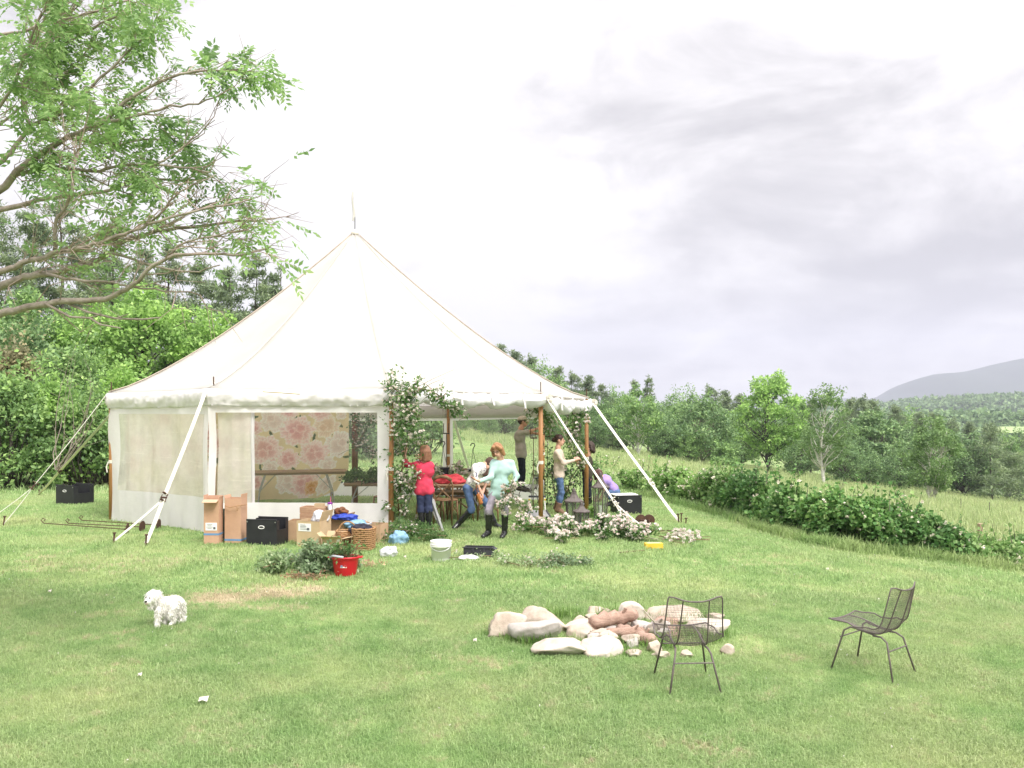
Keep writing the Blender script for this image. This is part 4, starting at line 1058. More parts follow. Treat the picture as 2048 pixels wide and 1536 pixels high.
M_BLUEBAG = mat('blue_cloth', (.035, .07, .42), (.02, .045, .30), rough=.5, scale=10, bump=.4)
M_BROWNLEA = mat('brown_leather', (.20, .075, .03), (.12, .045, .02), rough=.5, scale=8)
M_GREYBIN = mat('grey_bin', (.45, .47, .50), (.40, .42, .45), rough=.4, scale=4)
M_WICKER = mat('wicker', (.42, .25, .12), (.25, .13, .06), rough=.75, scale=40)
M_DKCLOTH = mat('dark_cloth', (.03, .028, .045), (.018, .017, .028), rough=.8, scale=10)
M_CROSS = mat('chair_wood', (.26, .155, .08), (.17, .095, .05), rough=.5, scale=8, stretch=(3, 3, .6))
M_TABLE = mat('table_wood', (.32, .21, .13), (.22, .14, .085), rough=.6, scale=6, stretch=(.5, 4, 4))
M_ALU = mat('aluminium', (.62, .62, .62), (.52, .52, .53), rough=.4, metal=.7, scale=20)
M_LANT = mat('lantern_metal', (.16, .135, .125), (.10, .083, .078), rough=.55, scale=12, metal=.3, bump=.2)
M_WIRE = mat('wire_paint', (.15, .122, .113), (.10, .082, .076), rough=.55, scale=20, spec=.4)
M_YELLOW = mat('yellow_card', (.72, .50, .06), (.66, .44, .05), rough=.6)
M_GREYPL = mat('toe_plate', (.33, .33, .34), (.27, .27, .28), rough=.5)
M_ROCK = mat('pale_stone', (.54, .47, .39), (.35, .28, .22), rough=.9, scale=4.5, bump=1.0, bscale=16)
M_ROCKG = mat('grey_stone', (.52, .48, .45), (.36, .32, .29), rough=.9, scale=4, bump=1.0, bscale=16)
M_ROCKW = mat('white_stone', (.60, .54, .47), (.42, .35, .29), rough=.85, scale=4, bump=.8, bscale=14)
M_DRIFT = mat('weathered_log', (.46, .32, .25), (.30, .19, .145), rough=.9, scale=6, bump=1.0, bscale=22, stretch=(.6, 5, 5))
M_PETAL = mat('blush_petal', (.86, .82, .77), (.84, .73, .69), rough=.6, scale=7, trans=.3)
M_PETALW = mat('white_petal', (.82, .78, .72), (.78, .70, .64), rough=.6, scale=7, trans=.3)
M_STEM = mat('plant_stem', (.22, .15, .08), (.14, .11, .06), rough=.8, scale=8)
LF_GARL = leafmat('garland_leaf', (.09, .19, .06), (.17, .29, .095), (.27, .37, .18), .4)
LF_PALE = leafmat('pale_cut_leaf', (.20, .30, .15), (.32, .42, .24), (.46, .52, .36), .35)
LF_BOX = leafmat('dark_cut_leaf', (.055, .115, .05), (.10, .18, .08), (.16, .24, .13), .3)
M_GLASS = clear_vinyl('lantern_glass', .06, (.86, .88, .86))

def carton(name, label, cat, base, w, d, h, rz, m=M_CARD, flaps=(), group=None, band=None, tag_=None, t=.006, fill=None):
    r = thing(name, label, cat, base, rz, group)
    b = MB(); b.box((0, 0, t / 2), (w, d, t)); b.box((0, -d / 2 + t / 2, h / 2), (w, t, h)); b.box((0, d / 2 - t / 2, h / 2), (w, t, h))
    b.box((-w / 2 + t / 2, 0, h / 2), (t, d - 2 * t, h)); b.box((w / 2 - t / 2, 0, h / 2), (t, d - 2 * t, h)); b.build('body', m, r)
    for side, ang, ln in flaps:     # side: f b l r ; angle from straight up, outward
        fm = MB(); wd = w if side in 'fb' else d
        ca, sa = math.cos(ang), math.sin(ang)
        q = [(-wd / 2, 0, 0), (wd / 2, 0, 0), (wd / 2 * .97, -sa * ln, ca * ln), (-wd / 2 * .97, -sa * ln, ca * ln)]
        rot = {'f': 0, 'b': math.pi, 'l': -math.pi / 2, 'r': math.pi / 2}[side]; off = {'f': (0, -d / 2), 'b': (0, d / 2), 'l': (-w / 2, 0), 'r': (w / 2, 0)}[side]
        M = Matrix.Rotation(rot, 3, 'Z'); v = [M @ Vector(p) + Vector((off[0], off[1], h)) for p in q]
        fm.sheet([[v[0], v[1]], [v[3], v[2]]], t); fm.build('flap', m, r)
    if band is not None:
        bm_ = MB(); bm_.box((0, 0, band), (w + .004, d + .004, .03)); bm_.build('tape_band', M_BLUE, r)
    if tag_:
        x, z, lw, lh = tag_; lb = MB().box((x, -d / 2 - .002, z), (lw, .003, lh)).build('label', M_LABEL, r)
        im = MB(); rr = random.Random(int(w * 1000))
        for k in range(4): im.box((x - lw * .12 + rr.uniform(-.03, .03) * lw, -d / 2 - .0045, z + lh * (.30 - .18 * k)), (lw * rr.uniform(.35, .6), .002, lh * .05))
        im.box((x + lw * .28, -d / 2 - .0045, z - lh * .2), (lw * .2, .002, lh * .3)); im.build('label_print', M_INK, lb)
    return r
def tote(label, base, rz, w=.52, d=.40, h=.39, group='black collapsible totes', white=True):
    r = thing('plastic_tote', label, 'tote', base, rz, group); t = .012
    b = MB(); b.box((0, 0, t / 2), (w, d, t)); b.box((0, -d / 2 + t / 2, h / 2), (w, t, h), bev=.003); b.box((0, d / 2 - t / 2, h / 2), (w, t, h), bev=.003)
    for s in (-1, 1):
        b.box((s * (w / 2 - t / 2), 0, h * .30), (t, d - 2 * t, h * .60)); b.box((s * (w / 2 - t / 2), -d * .37, h * .78), (t, d * .20, h * .40)); b.box((s * (w / 2 - t / 2), d * .37, h * .78), (t, d * .20, h * .40))
    b.build('shell', M_BLACKP, r)
    for s in (-1, 1):
        hd = MB(); hw = w * .10
        hd.tube([(hw * math.cos(a) * 1.0 if abs(math.cos(a)) < .8 else hw * math.copysign(.9, math.cos(a)), s * (d / 2 + .004), h * .72 + .022 * math.sin(a)) for a in np.linspace(0, 6.28, 17)], .006, 5, False); hd.build('handle', M_WHITEP if white else M_GREYP, r)
        for q in (-1, 1): MB().lathe([(.011, 0), (.011, .006)], 8).build('rivet', M_STEEL, r, loc=(q * w * .46, s * (d / 2 + (.0 if s > 0 else .006)), h * .93)).rotation_euler = (R(90), 0, 0)
        MB().box((0, s * (d / 2 - t / 2), h + .006), (w, .02, .014), bev=.003).build('rim', M_BLACKP, r)
    return r
def leafy(t, name, C, leaf, ls, rng, wr=.55, up=.6, droop=.15, world=True, dirs=None):
    V, Fc = leaf_arrays(np.asarray(C), rng, ls, ls * wr, up, droop, dirs); return link(name, mesh_np(name, V, Fc, [leaf]), t, world)
def blossoms(t, C, rng, size=.045, m=None, world=True, name='blossom', petals=7):
    C = np.repeat(np.asarray(C), petals, 0); n = len(C)
    d = rng.normal(size=(n, 3)); d[:, 2] = np.abs(d[:, 2]) * .8; d[:, 1] -= .35; d /= np.linalg.norm(d, axis=1)[:, None]
    V, Fc = leaf_arrays(C - d * size * .1, rng, size * .75, size * .75, .2, 0, d, .25)
    o = link(name, mesh_np(name, V, Fc, [m or M_PETAL]), t, world); o['kind'] = 'stuff'; return o
def crumple(name, label, cat, base, size, m, seed, group=None, tip=0):
    r = thing(name, label, cat, base, 0, group); bm = bmesh.new(); bmesh.ops.create_icosphere(bm, subdivisions=4, radius=1)
    for v in bm.verts:
        p = v.co.copy(); a = seed * 1.7
        fold = lambda f, o: 1 - 2 * abs(nz(p.x * f + a + o, p.y * f - o, p.z * f + a))
        q = .78 + .34 * nz(p.x * 1.5 + a, p.y * 1.5, p.z * 1.5) + .20 * fold(1.9, 0) + .10 * fold(4.2, 5) + .05 * fold(8.5, 9)
        v.co = Vector((p.x * q * size[0], p.y * q * size[1], max(0, (p.z * q + .55)) * size[2] / 1.5))
    bm.normal_update()
    me = bpy.data.meshes.new('crumpled_sheet'); bm.to_mesh(me); bm.free(); me.materials.append(m); me.polygons.foreach_set('use_smooth', np.ones(len(me.polygons), bool))
    link('crumpled_sheet', me, r); return r
def stickbunch(m, base, n, rng, spread, ln, r=.004, up=1.0, dirx=0):
    for k in range(n):
        v = Vector((rng.normal() * spread + dirx, rng.normal() * spread, up)).normalized(); b = base + Vector((rng.normal() * .05, rng.normal() * .05, 0)); l = ln * rng.uniform(.5, 1.1)
        m.tube([b, b + v * l * .5 + Vector((rng.normal() * .03, 0, .02)), b + v * l], [r, r * .8, r * .5], 4)

# ---- interior: floral curtain, tables, chairs
CA, CB = Vector((-8.0, 20.95, 0)), Vector((-3.72, 22.75, 0))
def build_curtain():
    nu, nv = 300, 150
    base = gz(-5.8, 21.9) + .16; top = base + 2.18
    L = (CB - CA).length
    def upos(px):      # where a sight line meets the curtain, in metres along it
        k = (px - 1024) / F; den = (CB.x - CA.x) - k * (CB.y - CA.y); s = (k * CA.y - CA.x) / den; return s * L, (CA.y + (CB.y - CA.y) * s)
    U, V = np.meshgrid(np.linspace(0, L, nu), np.linspace(base, top, nv))
    col = np.zeros((nv, nu, 3)); col[:] = (.80, .66, .43)
    nn = np.array([[nz(u * 3, v * 3) for u in U[0]] for v in V[:, 0]]); col *= (1 + .12 * nn)[..., None]
    rng = np.random.default_rng(8)
    fl = [(545, 842, 24, 0), (653, 853, 24, 3), (505, 856, 17, 1), (579, 822, 16, 1), (641, 822, 21, 2), (682, 832, 10, 0), (678, 892, 27, 0), (500, 885, 18, 0), (576, 918, 21, 1), (595, 862, 31, 1), (529, 900, 31, 2), (630, 908, 28, 2), (655, 930, 16, 0), (540, 935, 15, 0), (576, 965, 24, 0), (612, 968, 30, 1), (629, 975, 15, 4), (660, 972, 20, 0), (510, 965, 18, 1)]
    for k in range(26): fl.insert(0, (rng.uniform(235, 480), rng.uniform(825, 990), rng.uniform(18, 30), int(rng.integers(0, 3))))
    pal = {0: ((.93, .82, .76), (.92, .70, .62)), 1: ((.92, .66, .62), (.88, .36, .38)), 2: ((.92, .68, .64), (.88, .40, .40)), 3: ((.92, .74, .60), (.90, .60, .42)), 4: ((.82, .42, .14), (.72, .28, .06))}
    # leaves of the print
    for k in range(90):
        px, py, rr, _ = fl[rng.integers(0, len(fl))]; u, d = upos(px + rng.normal() * 16); v = CZ - (py + rng.normal() * 22 - 800) * d / F; a = rng.uniform(0, 6.28)
        x = (U - u) * math.cos(a) + (V - v) * math.sin(a); y = -(U - u) * math.sin(a) + (V - v) * math.cos(a); mk = (x / .09) ** 2 + (y / .03) ** 2 < 1; col[mk] = (.09, .13, .06)
    for px, py, rr, kind in fl:
        u, d = upos(px); v = CZ - (py - 800) * d / F; rm = rr * d / F * 1.05; ph = rng.uniform(0, 6.28)
        x = U - u; y = (V - v) * 1.12; r = np.hypot(x, y) / rm; th = np.arctan2(y, x); a, b = pal[kind]; a = np.array(a); b = np.array(b)
        layers = (1.0, .86, .72, .58, .45, .32, .2) if kind in (1, 2) else (1.0, .66, .36)
        for li, rl in enumerate(layers):
            n = (6, 5, 5, 4, 4, 3, 3)[li] if kind in (1, 2) else 4; ox = .42 * math.cos(ph + li * 2.4); oy = .42 * math.sin(ph + li * 2.4)
            rr_ = np.hypot(x / rm - ox * (1 - rl), y / rm - oy * (1 - rl)); tt = np.arctan2(y / rm - oy * (1 - rl), x / rm - ox * (1 - rl))
            edge = rl * (1 + .22 * np.abs(np.sin(n * .5 * tt + ph + li * 1.3)) + .07 * np.sin(round(n * 2.1) * tt + li) + .05 * np.sin(11 * tt + li * 3) - .12)
            mk = rr_ < edge; q = np.clip(rr_ / np.maximum(edge, 1e-3), 0, 1); f = (q ** 3)[..., None]
            t0 = li / max(1, len(layers) - 1); core = a * (1 - .55 * t0) + b * .55 * t0
            c = core * (.62 + 0 * f) + f * .38 * np.array((1.0, .93, .89)); streak = (1 + .09 * np.sin(tt * 26 + q * 3))[..., None]
            dark = (1 - .32 * np.exp(-((1 - q) / .0001) ** 2))[..., None]; inner = b * (1 - f) * .35 + c * (1 - .35 * (1 - f))
            out = np.clip(inner * streak * 1.12, 0, .93); col[mk] = out[mk]
    t = thing('floral_curtain', 'tan curtain printed with big pink peonies hanging behind the clear tent wall', 'curtain', ((CA.x + CB.x) / 2, (CA.y + CB.y) / 2, base))
    n = Vector((CB.y - CA.y, -(CB.x - CA.x), 0)).normalized(); pts = []
    for i in range(nv):
        for j in range(nu):
            f = j / (nu - 1); p = CA.lerp(CB, f); v = V[i, 0]; h = i / (nv - 1)
            w = .05 * nz(f * 11, h * .7) + .025 * nz(f * 28, h * .9, 5) + (.10 * (1 - h) ** 2 * nz(f * 5, 3))
            z = v + (.05 * nz(f * 6, 1) if i == 0 else 0) + (.14 * max(0, f - .88) / .12 * (1 - h))
            xx = p + n * w - (CB - CA).normalized() * (.28 * max(0, .25 - h) / .25 * max(0, f - .7) / .3)
            pts.append((xx.x, xx.y, z))
    i, j = np.meshgrid(np.arange(nv - 1), np.arange(nu - 1), indexing='ij'); b = (i * nu + j).ravel(); Fc = np.stack([b, b + 1, b + nu + 1, b + nu], 1)
    link('cloth', mesh_np('cloth', np.array(pts), Fc, [mat('peony_print', (.5, .4, .2), rough=.85, trans=.12, vcol='print')], True, colors=col.reshape(-1, 3)), t, True)
    MB().tube([CA + Vector((0, 0, top)), CB + Vector((0, 0, top))], .012, 6).build('curtain_wire', M_STEEL, t, True)
build_curtain()

def folding_table(label, cx, d, w, dp, h, rz=0, mtop=None, group=None):
    b = on(cx, d); r = thing('folding_table', label, 'table', b, rz, group)
    tp = MB().box((0, 0, h), (w, dp, .03), bev=.006).build('tabletop', mtop or M_TABLE, r)
    MB().box((0, 0, h - .03), (w * .97, dp * .92, .03)).build('apron', mtop or M_TABLE, r)
    for s in (-1, 1):
        x = s * w * .34
        for q in (-1, 1):
            MB().tube([(x - s * .1, q * dp * .36, h - .04), (x + s * .02, q * dp * .38, h * .5), (x + s * .06, q * dp * .38, .0)], .013, 6).build('leg', M_STEEL, r)
        MB().tube([(x + s * .03, -dp * .38, h * .42), (x + s * .03, dp * .38, h * .42)], .010, 6).build('stretcher', M_STEEL, r)
        MB().tube([(x + s * .02, 0, h * .5), (x - s * .32, 0, h - .05)], .009, 6).build('brace', M_STEEL, r)
    return r
ft1 = folding_table('folding table with wishbone metal legs in front of the peony curtain', 592, 21.2, 2.15, .74, .82, .26)
ft2 = folding_table('folding table piled with dark cut greenery beside the centre pole', 745, 19.9, 1.1, .7, .66, .1)
ft3 = folding_table('long wooden table laid with a pink sweater in the middle of the tent', 905, 18.9, 1.65, .75, .70, .05)

def crossback(label, px, d, rz, first=[None]):
    if first[0] is None:
        r = thing('crossback_chair', label, 'chair', on(px, d), rz, 'crossback wooden chairs at the tables')
        MB().lathe([(.20, .44), (.215, .452), (.205, .465)], 18).build('seat', M_CROSS, r, smooth=False)
        for s in (-1, 1):
            MB().tube([(s * .15, -.16, .45), (s * .17, -.185, 0)], [.018, .014], 7).build('leg', M_CROSS, r, smooth=True)
            MB().tube([(s * .17, .24, 0), (s * .165, .19, .45), (s * .19, .25, .74), (s * .15, .275, .86)], [.015, .018, .016, .016], 7).build('back_leg', M_CROSS, r, smooth=True)
            MB().tube([(s * .165, .19, .47), (0, .235, .63), (-s * .17, .26, .80)], .010, 6, flat=1.5).build('cross_brace', M_CROSS, r)
            MB().tube([(s * .16, -.17, .2), (s * .12, 0, .36), (s * .165, .2, .22)], .010, 6).build('hoop_brace', M_CROSS, r)
        MB().tube([(-.17, .272, .83), (-.09, .292, .885), (0, .30, .90), (.09, .292, .885), (.17, .272, .83)], .017, 7, flat=1.8).build('top_rail', M_CROSS, r, smooth=True)
        first[0] = r; return r
    r = first[0].copy(); COL.objects.link(r); r.location = on(px, d); r.rotation_euler = (0, 0, rz); r['label'] = label
    for c in first[0].children: q = c.copy(); COL.objects.link(q); q.parent = r
    return r
for a in (('wooden crossback chair nearest the red sweater person, its back to the camera', 893, 18.3, math.pi * .93), ('wooden crossback chair side on between the ladder and the table legs', 918, 18.9, -1.3), ('wooden crossback chair behind the ladder in shade', 862, 18.6, 2.6),
          ('wooden crossback chair on the far side of the long table', 935, 19.9, .2), ('wooden crossback chair behind the bent person', 985, 18.9, 1.2), ('wooden crossback chair far side of the table below the white flowers', 880, 19.9, -.1), ('wooden crossback chair beside the greenery table, seen through clear vinyl', 770, 19.0, -1.8)): crossback(*a)

def greens_pile(name, label, cat, center, rx, ry, h, nleaf, leaf, ls, seed, nfl=0, fsize=.045, fm=None, sticks=8, lumps=16, wr=.55, group=None, droop=.1):
    rng = np.random.default_rng(seed); t = thing(name, label, cat, center, 0, group); cs = []; rad = []
    for k in range(lumps):
        a = rng.uniform(0, 6.28); r = rng.uniform(0, 1) ** .6; el = rng.uniform(.1, 1) * (1 - r * .75)
        x = center.x + math.cos(a) * rx * r; y = center.y + math.sin(a) * ry * r
        gzz = center.z if name in ('cut_greenery_on_table', 'flower_heap_on_table') else gz(x, y); cs.append((x, y, gzz + .03 + h * el * .8)); rad.append(min(rx, .5) * rng.uniform(.16, .32) + .03)
    C = clump_points(cs, rad, max(6, nleaf // lumps), rng, .7); zf = center.z if 'on_table' in name else None
    g = (CZ - ter_drop(C[:, 0], C[:, 1])) if zf is None else np.full(len(C), zf); C[:, 2] = np.maximum(C[:, 2], g + .012)
    leafy(t, 'foliage', C, leaf, ls, rng, wr, .6, droop)
    if nfl:
        k = rng.integers(0, len(C), nfl); B = C[k] + np.array([0, -.03, .03]) + rng.normal(size=(nfl, 3)) * np.array([.03, .03, .02]); blossoms(t, B, rng, fsize, fm)
    if sticks:
        m = MB()
        for k in range(sticks):
            c = Vector(cs[rng.integers(0, lumps)]); v = Vector((rng.normal(), rng.normal() * .6, rng.uniform(-.1, .3))).normalized(); ln = rng.uniform(.2, .5) * max(rx, .3)
            a_, b_ = c - v * ln, c + v * ln; a_.z = max(a_.z, gz(a_.x, a_.y) + .01); b_.z = max(b_.z, gz(b_.x, b_.y) + .01); m.tube([a_, c, b_], [.006, .005, .003], 4)
        m.build('stems', M_STEM, t, True)
    return t
c = Vector(ft2.location) + Vector((0, 0, .68)); greens_pile('cut_greenery_on_table', 'heap of dark green cut foliage lying on the small table', 'greenery', c, .55, .33, .36, 2600, LF_BOX, .06, 51, lumps=22)
c = Vector(ft3.location) + Vector((-.05, .75, .52)); greens_pile('flower_heap_on_table', 'big heap of white flowering branches behind the long table', 'flowers', c, .85, .4, .72, 2000, LF_PALE, .05, 52, 420, .05, M_PETALW, 6, 26)
# table the flower heap stands on is hidden; give it one so it does not float
folding_table('plain table under the heap of white flowers at the rear', 905, 19.65, 1.4, .6, .50, .05)
def sweater():
    c = Vector(ft3.location) + Vector((-.02, -.1, .715)); crumple('pink_sweater', 'crumpled coral pink sweater lying on the long table', 'sweater', c, (.26, .16, .17), mat('coral_knit', (.70, .09, .11), (.58, .06, .08), rough=.9, bump=.5), 3)
sweater()
def hanger(label, px, py, d, drop):
    p = P(px, py, d); t = thing('plant_hanger', label, 'hanger', p, 0, 'black plant hangers standing up among the flowers'); m = MB()
    m.tube([(-.045, 0, .05), (-.04, 0, .085), (-.01, 0, .105), (.025, 0, .095), (.038, 0, .06), (.015, 0, .02), (0, 0, -.02), (0, 0, -.06)], .011, 6); m.build('hook', M_BLACKP, t)
    m = MB()
    for k in range(3): a = k * 2.1; m.tube([(0, 0, -.05), (.09 * math.cos(a), .09 * math.sin(a), -drop)], .004, 4)
    m.build('wires', M_GREYP, t); MB().lathe([(.09, -drop - .14), (.125, -drop), (.12, -drop + .01)], 14).build('pot', M_GREYP, t)
hanger('black plant hanger hook above the white flowers, left of the two', 886, 893, 19.7, .42); hanger('black plant hanger hook right of the tent pole, nearer the curly haired person', 946, 897, 19.9, .42)
# ---- iron stands
def iron_stand(label, base, h, top='cup', rz=0, rot=None, m=M_IRON, disc=True, group=None):
    t = thing('iron_stand', label, 'stand', base, rz, group, rot)
    MB().tube([(0, 0, 0), (0, 0, h)], .008, 6).build('rod', m, t)
    b = MB(); b.lathe([(.11, 0), (.105, .012), (.02, .02), (.016, .05)], 14); b.build('foot', m, t)
    if top == 'cup':
        c = MB(); c.lathe([(.09, h - .02), (.095, h), (.02, h + .004)], 4); c.box((-.06, 0, h + .10), (.012, .05, .2)); c.box((.045, 0, h + .10), (.012, .05, .2)); c.build('cup', m, t)
    elif top == 'finial': MB().lathe([(.012, h), (.03, h + .03), (.035, h + .06), (.018, h + .10), (.006, h + .13)], 8).build('finial', m, t)
    else: MB().tube([(0, 0, h), (.05, 0, h + .05), (.08, 0, h + .02), (.06, 0, h - .02), (.035, 0, h + .005)], .009, 5).build('scroll', m, t)
    return t
b = on(1067, 19.6); iron_stand('tall iron stand with a square cup beside the person on the chair', b, CZ - (875 - 800) * 19.6 / F - b.z, m=M_RUST)
b = on(893, 20.6); iron_stand('iron stand with cup in front of the rear pole', b, CZ - (866 - 800) * 20.6 / F - b.z)
b = on(1160, 20.4); iron_stand('iron stand with finial wound with roses near the right pole', b, CZ - (858 - 800) * 20.4 / F - b.z, 'finial')
b = on(1095, 23.0); iron_stand('rusty iron stand with square cup behind the twin poles', b, CZ - (872 - 800) * 23.0 / F - b.z, m=M_RUST)
for k, (px, py, ang) in enumerate(((285, 1062, -1.52), (318, 1058, -1.60), (255, 1067, -1.45))):
    g = G(px, py) + Vector((0, 0, .07)); iron_stand(('rusty iron stand lying on the grass behind the guy strap', 'rusty iron stand with round foot nearest the tent corner', 'rusty iron stand lying lowest of the three at the left tent wall')[k], g, 1.35, 'scroll', rot=(0, R(-88) + .03 * k, .12 * k - .1), m=M_RUST, group='rusty iron stands lying by the left wall')
for k, (px, py) in enumerate(((1281, 1050), (1298, 1050))):
    g = G(px, py) + Vector((0, 0, .09)); iron_stand(('round footed iron stand lying right of the flower heap, left of two', 'round footed iron stand lying right of the flower heap, right of two')[k], g, .9, 'finial', rot=(R(97), 0, .25 - .35 * k), m=M_RUST, group='iron stands lying by the right guy strap')
t = thing('iron_rod', 'thin rusty rod lying on the grass by the right stakes', 'rod', G(1275, 1062)); MB().tube([(-.15, .1, .03), (.9, -.25, .02)], .009, 5).build('rod', M_RUST, t)
t = thing('stake_pair', 'two rusty stakes standing loose by the far right guy strap', 'stakes', G(1365, 1047))
for x in (-.03, .06): MB().tube([(x, 0, -.05), (x + .01, 0, .16 - x)], .012, 5).lathe([(.03, 0), (.028, .018)], 7, (x + .01, 0, .15 - x)).build('stake', M_RUST, t)

# ---- lanterns
def lantern(label, px, d, h, w, rz):
    t = thing('candle_lantern', label, 'lantern', on(px, d), rz, 'brown metal candle lanterns on the grass'); n = 6; hb = h * .66; wb = w * .38; wt = w * .5
    MB().lathe([(wb * 1.08, 0), (wb * 1.08, .03), (wb * .98, .035)], n).build('base', M_LANT, t)
    MB().lathe([(wt * 1.18, hb), (wt * 1.2, hb + .02), (wt * .95, hb + .045), (wt * .62, hb + h * .10), (wt * .36, hb + h * .19), (wt * .30, hb + h * .24), (wt * .22, hb + h * .245)], n).build('roof', M_LANT, t)
    MB().lathe([(wt * .2, hb + h * .245), (wt * .26, hb + h * .265), (wt * .14, hb + h * .28), (wt * .2, hb + h * .30), (wt * .1, hb + h * .325), (wt * .02, hb + h * .34)], 10).build('finial', M_LANT, t, smooth=True)
    for k in range(n):
        a0 = 2 * math.pi * (k + .5) / n; a1 = a0 + 2 * math.pi / n; f = lambda a, r, z: Vector((r * math.cos(a), r * math.sin(a), z))
        MB().tube([f(a0, wb, .03), f(a0, wt, hb)], .011, 4).build('post', M_LANT, t)
        MB().sheet([[f(a0, wb * .95, .04), f(a1, wb * .95, .04)], [f(a0, wt * .95, hb), f(a1, wt * .95, hb)]], .003).build('pane', M_GLASS, t)
    MB().lathe([(.035, .03), (.035, .03 + h * .25)], 10).build('candle', M_WHITEP, t)
lantern('tall hexagonal lantern left of the leaning strap, behind the small lantern', 1148, 17.7, .72, .31, .1); lantern('smallest hexagonal lantern in front, half buried in roses', 1163, 17.2, .52, .26, .3); lantern('hexagonal lantern beside the black tote on the right', 1201, 19.4, .92, .31, .2)

# ---- totes, cartons and boxes
tote('black tote standing among the cartons before the clear wall', on(535, 15.75), -.24)
tote('black tote alone on the grass left of the tent', on(150, 23.2), -.5, .62, .55, .44)
tote('dark tote with white papers on the lawn right of the tent', on(1252, 20.8), .25, .54, .42, .38)
MB().box((0, 0, .39), (.5, .34, .03), bev=.01).build('paper_sheets', M_LABEL, thing('paper_stack', 'white papers lying across the right hand black tote', 'papers', on(1248, 20.82), .25))
carton('tall_carton', 'tall narrow carton with blue band and open front flap by the tent corner', 'carton', on(427, 15.75), .235, .22, .70, -.02, M_PINKCARD, (('f', 1.9, .12), ('l', .1, .07), ('r', .15, .05), ('b', .1, .05)), 'tall cartons against the tent wall', .16, (0, .28, .18, .12))
carton('tall_carton', 'tall carton with torn top and loose cord, second from the tent corner', 'carton', on(472, 15.85), .27, .24, .71, -.15, M_PINKCARD, (('l', .25, .05), ('r', .1, .07)), 'tall cartons against the tent wall', .06)
t = thing('cord', 'brown cord tied round the second tall carton', 'cord', on(472, 15.85)); m = MB(); m.tube([(-.14, -.13, .60), (-.05, -.16, .575), (.06, -.17, .60), (.15, -.15, .61), (.17, .0, .60)], .006, 4); m.tube([(.06, -.17, .60), (.07, -.19, .52), (.09, -.19, .57)], .005, 4); m.build('cord_loop', M_WICKER, t)
carton('green_box', 'dark green box showing between the two tall cartons', 'box', on(450, 16.15), .12, .12, .50, 0, mat('dark_green_card', (.03, .07, .06), rough=.6))
carton('carton', 'tan carton with white label and plastic liner, front of the pile', 'carton', on(628, 15.55), .40, .36, .40, -.32, M_CARD2, (('f', 2.7, .0), ('r', .3, .16)), 'cartons piled by the tent wall', None, (-.06, .30, .22, .12))
crumple('plastic_liner', 'crumpled white plastic liner bulging out of the tan carton', 'bag', on(641, 15.6) + Vector((0, 0, .36)), (.13, .12, .17), M_BAG, 5)
carton('carton', 'brown carton at the back left under the wooden crate', 'carton', on(606, 16.1), .42, .30, .33, -.1, M_CARD, (), 'cartons piled by the tent wall')
carton('carton', 'brown carton at the back right under the blue bag', 'carton', on(678, 16.1), .36, .30, .36, -.25, M_CARD, (('r', .4, .1),), 'cartons piled by the tent wall')
cr = thing('wooden_crate', 'open wooden crate standing on the back cartons', 'crate', on(630, 16.05) + Vector((0, 0, .35)), -.2)
for nm, c_, s_ in (('floor_board', (0, 0, .01), (.40, .26, .015)),): MB().box(c_, s_).build(nm, M_TABLE, cr)
for k in range(2):
    z = .055 + .10 * k
    for y in (-.13, .13): MB().box((0, y, z), (.41, .012, .094), bev=.003).build('side_slat', mat('crate_wood', (.47, .30, .19), (.36, .21, .13), bump=.4, stretch=(1, 5, 5)) if k == 0 and y < 0 else bpy.data.materials['crate_wood'], cr)
    for x in (-.2, .2): MB().box((x, 0, z), (.012, .246, .094), bev=.003).build('end_slat', bpy.data.materials['crate_wood'], cr)
carton('carton', 'little carton sitting in the wooden crate', 'carton', on(638, 16.0) + Vector((0, .06, .38)), .15, .1, .22, -.1, M_CARD2, (), 'cartons piled by the tent wall')
tb = thing('steel_tumbler', 'steel tumbler with purple lid and straw standing on the carton', 'tumbler', on(660, 15.95) + Vector((0, 0, .36)))
MB().lathe([(.030, 0), (.038, .03), (.040, .24)], 14).build('body', M_STEEL, tb, smooth=True); MB().lathe([(.041, .24), (.041, .265), (.03, .27)], 14).build('lid', mat('purple_lid', (.25, .05, .30)), tb); MB().tube([(.01, 0, .26), (.012, 0, .36)], .006, 6).build('straw', mat('pink_straw', (.7, .12, .25)), tb)
crumple('blue_bag', 'bright blue folded bag on top of the brown carton', 'bag', on(688, 15.95) + Vector((0, 0, .36)), (.20, .14, .09), M_BLUEBAG, 9)
crumple('brown_handbag', 'brown patterned handbag lying on the blue bag', 'handbag', on(683, 16.0) + Vector((0, 0, .43)), (.12, .08, .11), M_BROWNLEA, 12)
gb = thing('grey_bin', 'grey plastic bin lined with light blue film', 'bin', on(722, 16.0), -.1)
MB().lathe([(.17, 0), (.20, .26), (.225, .27), (.225, .295), (.20, .30), (.19, .28)], 4).build('body', M_GREYBIN, gb).rotation_euler = (0, 0, 0)
crumple('blue_film_bundle', 'light blue film spilling over the grey bin', 'film', on(710, 15.9) + Vector((0, 0, .24)), (.18, .14, .12), M_BLUEFILM, 15)
carton('carton', 'brown carton with red mark beside the tent door pole', 'carton', on(748, 15.9), .36, .30, .30, -.3, M_CARD, (('l', 1.2, .1),), 'cartons piled by the tent wall', None, (.05, .22, .06, .05))
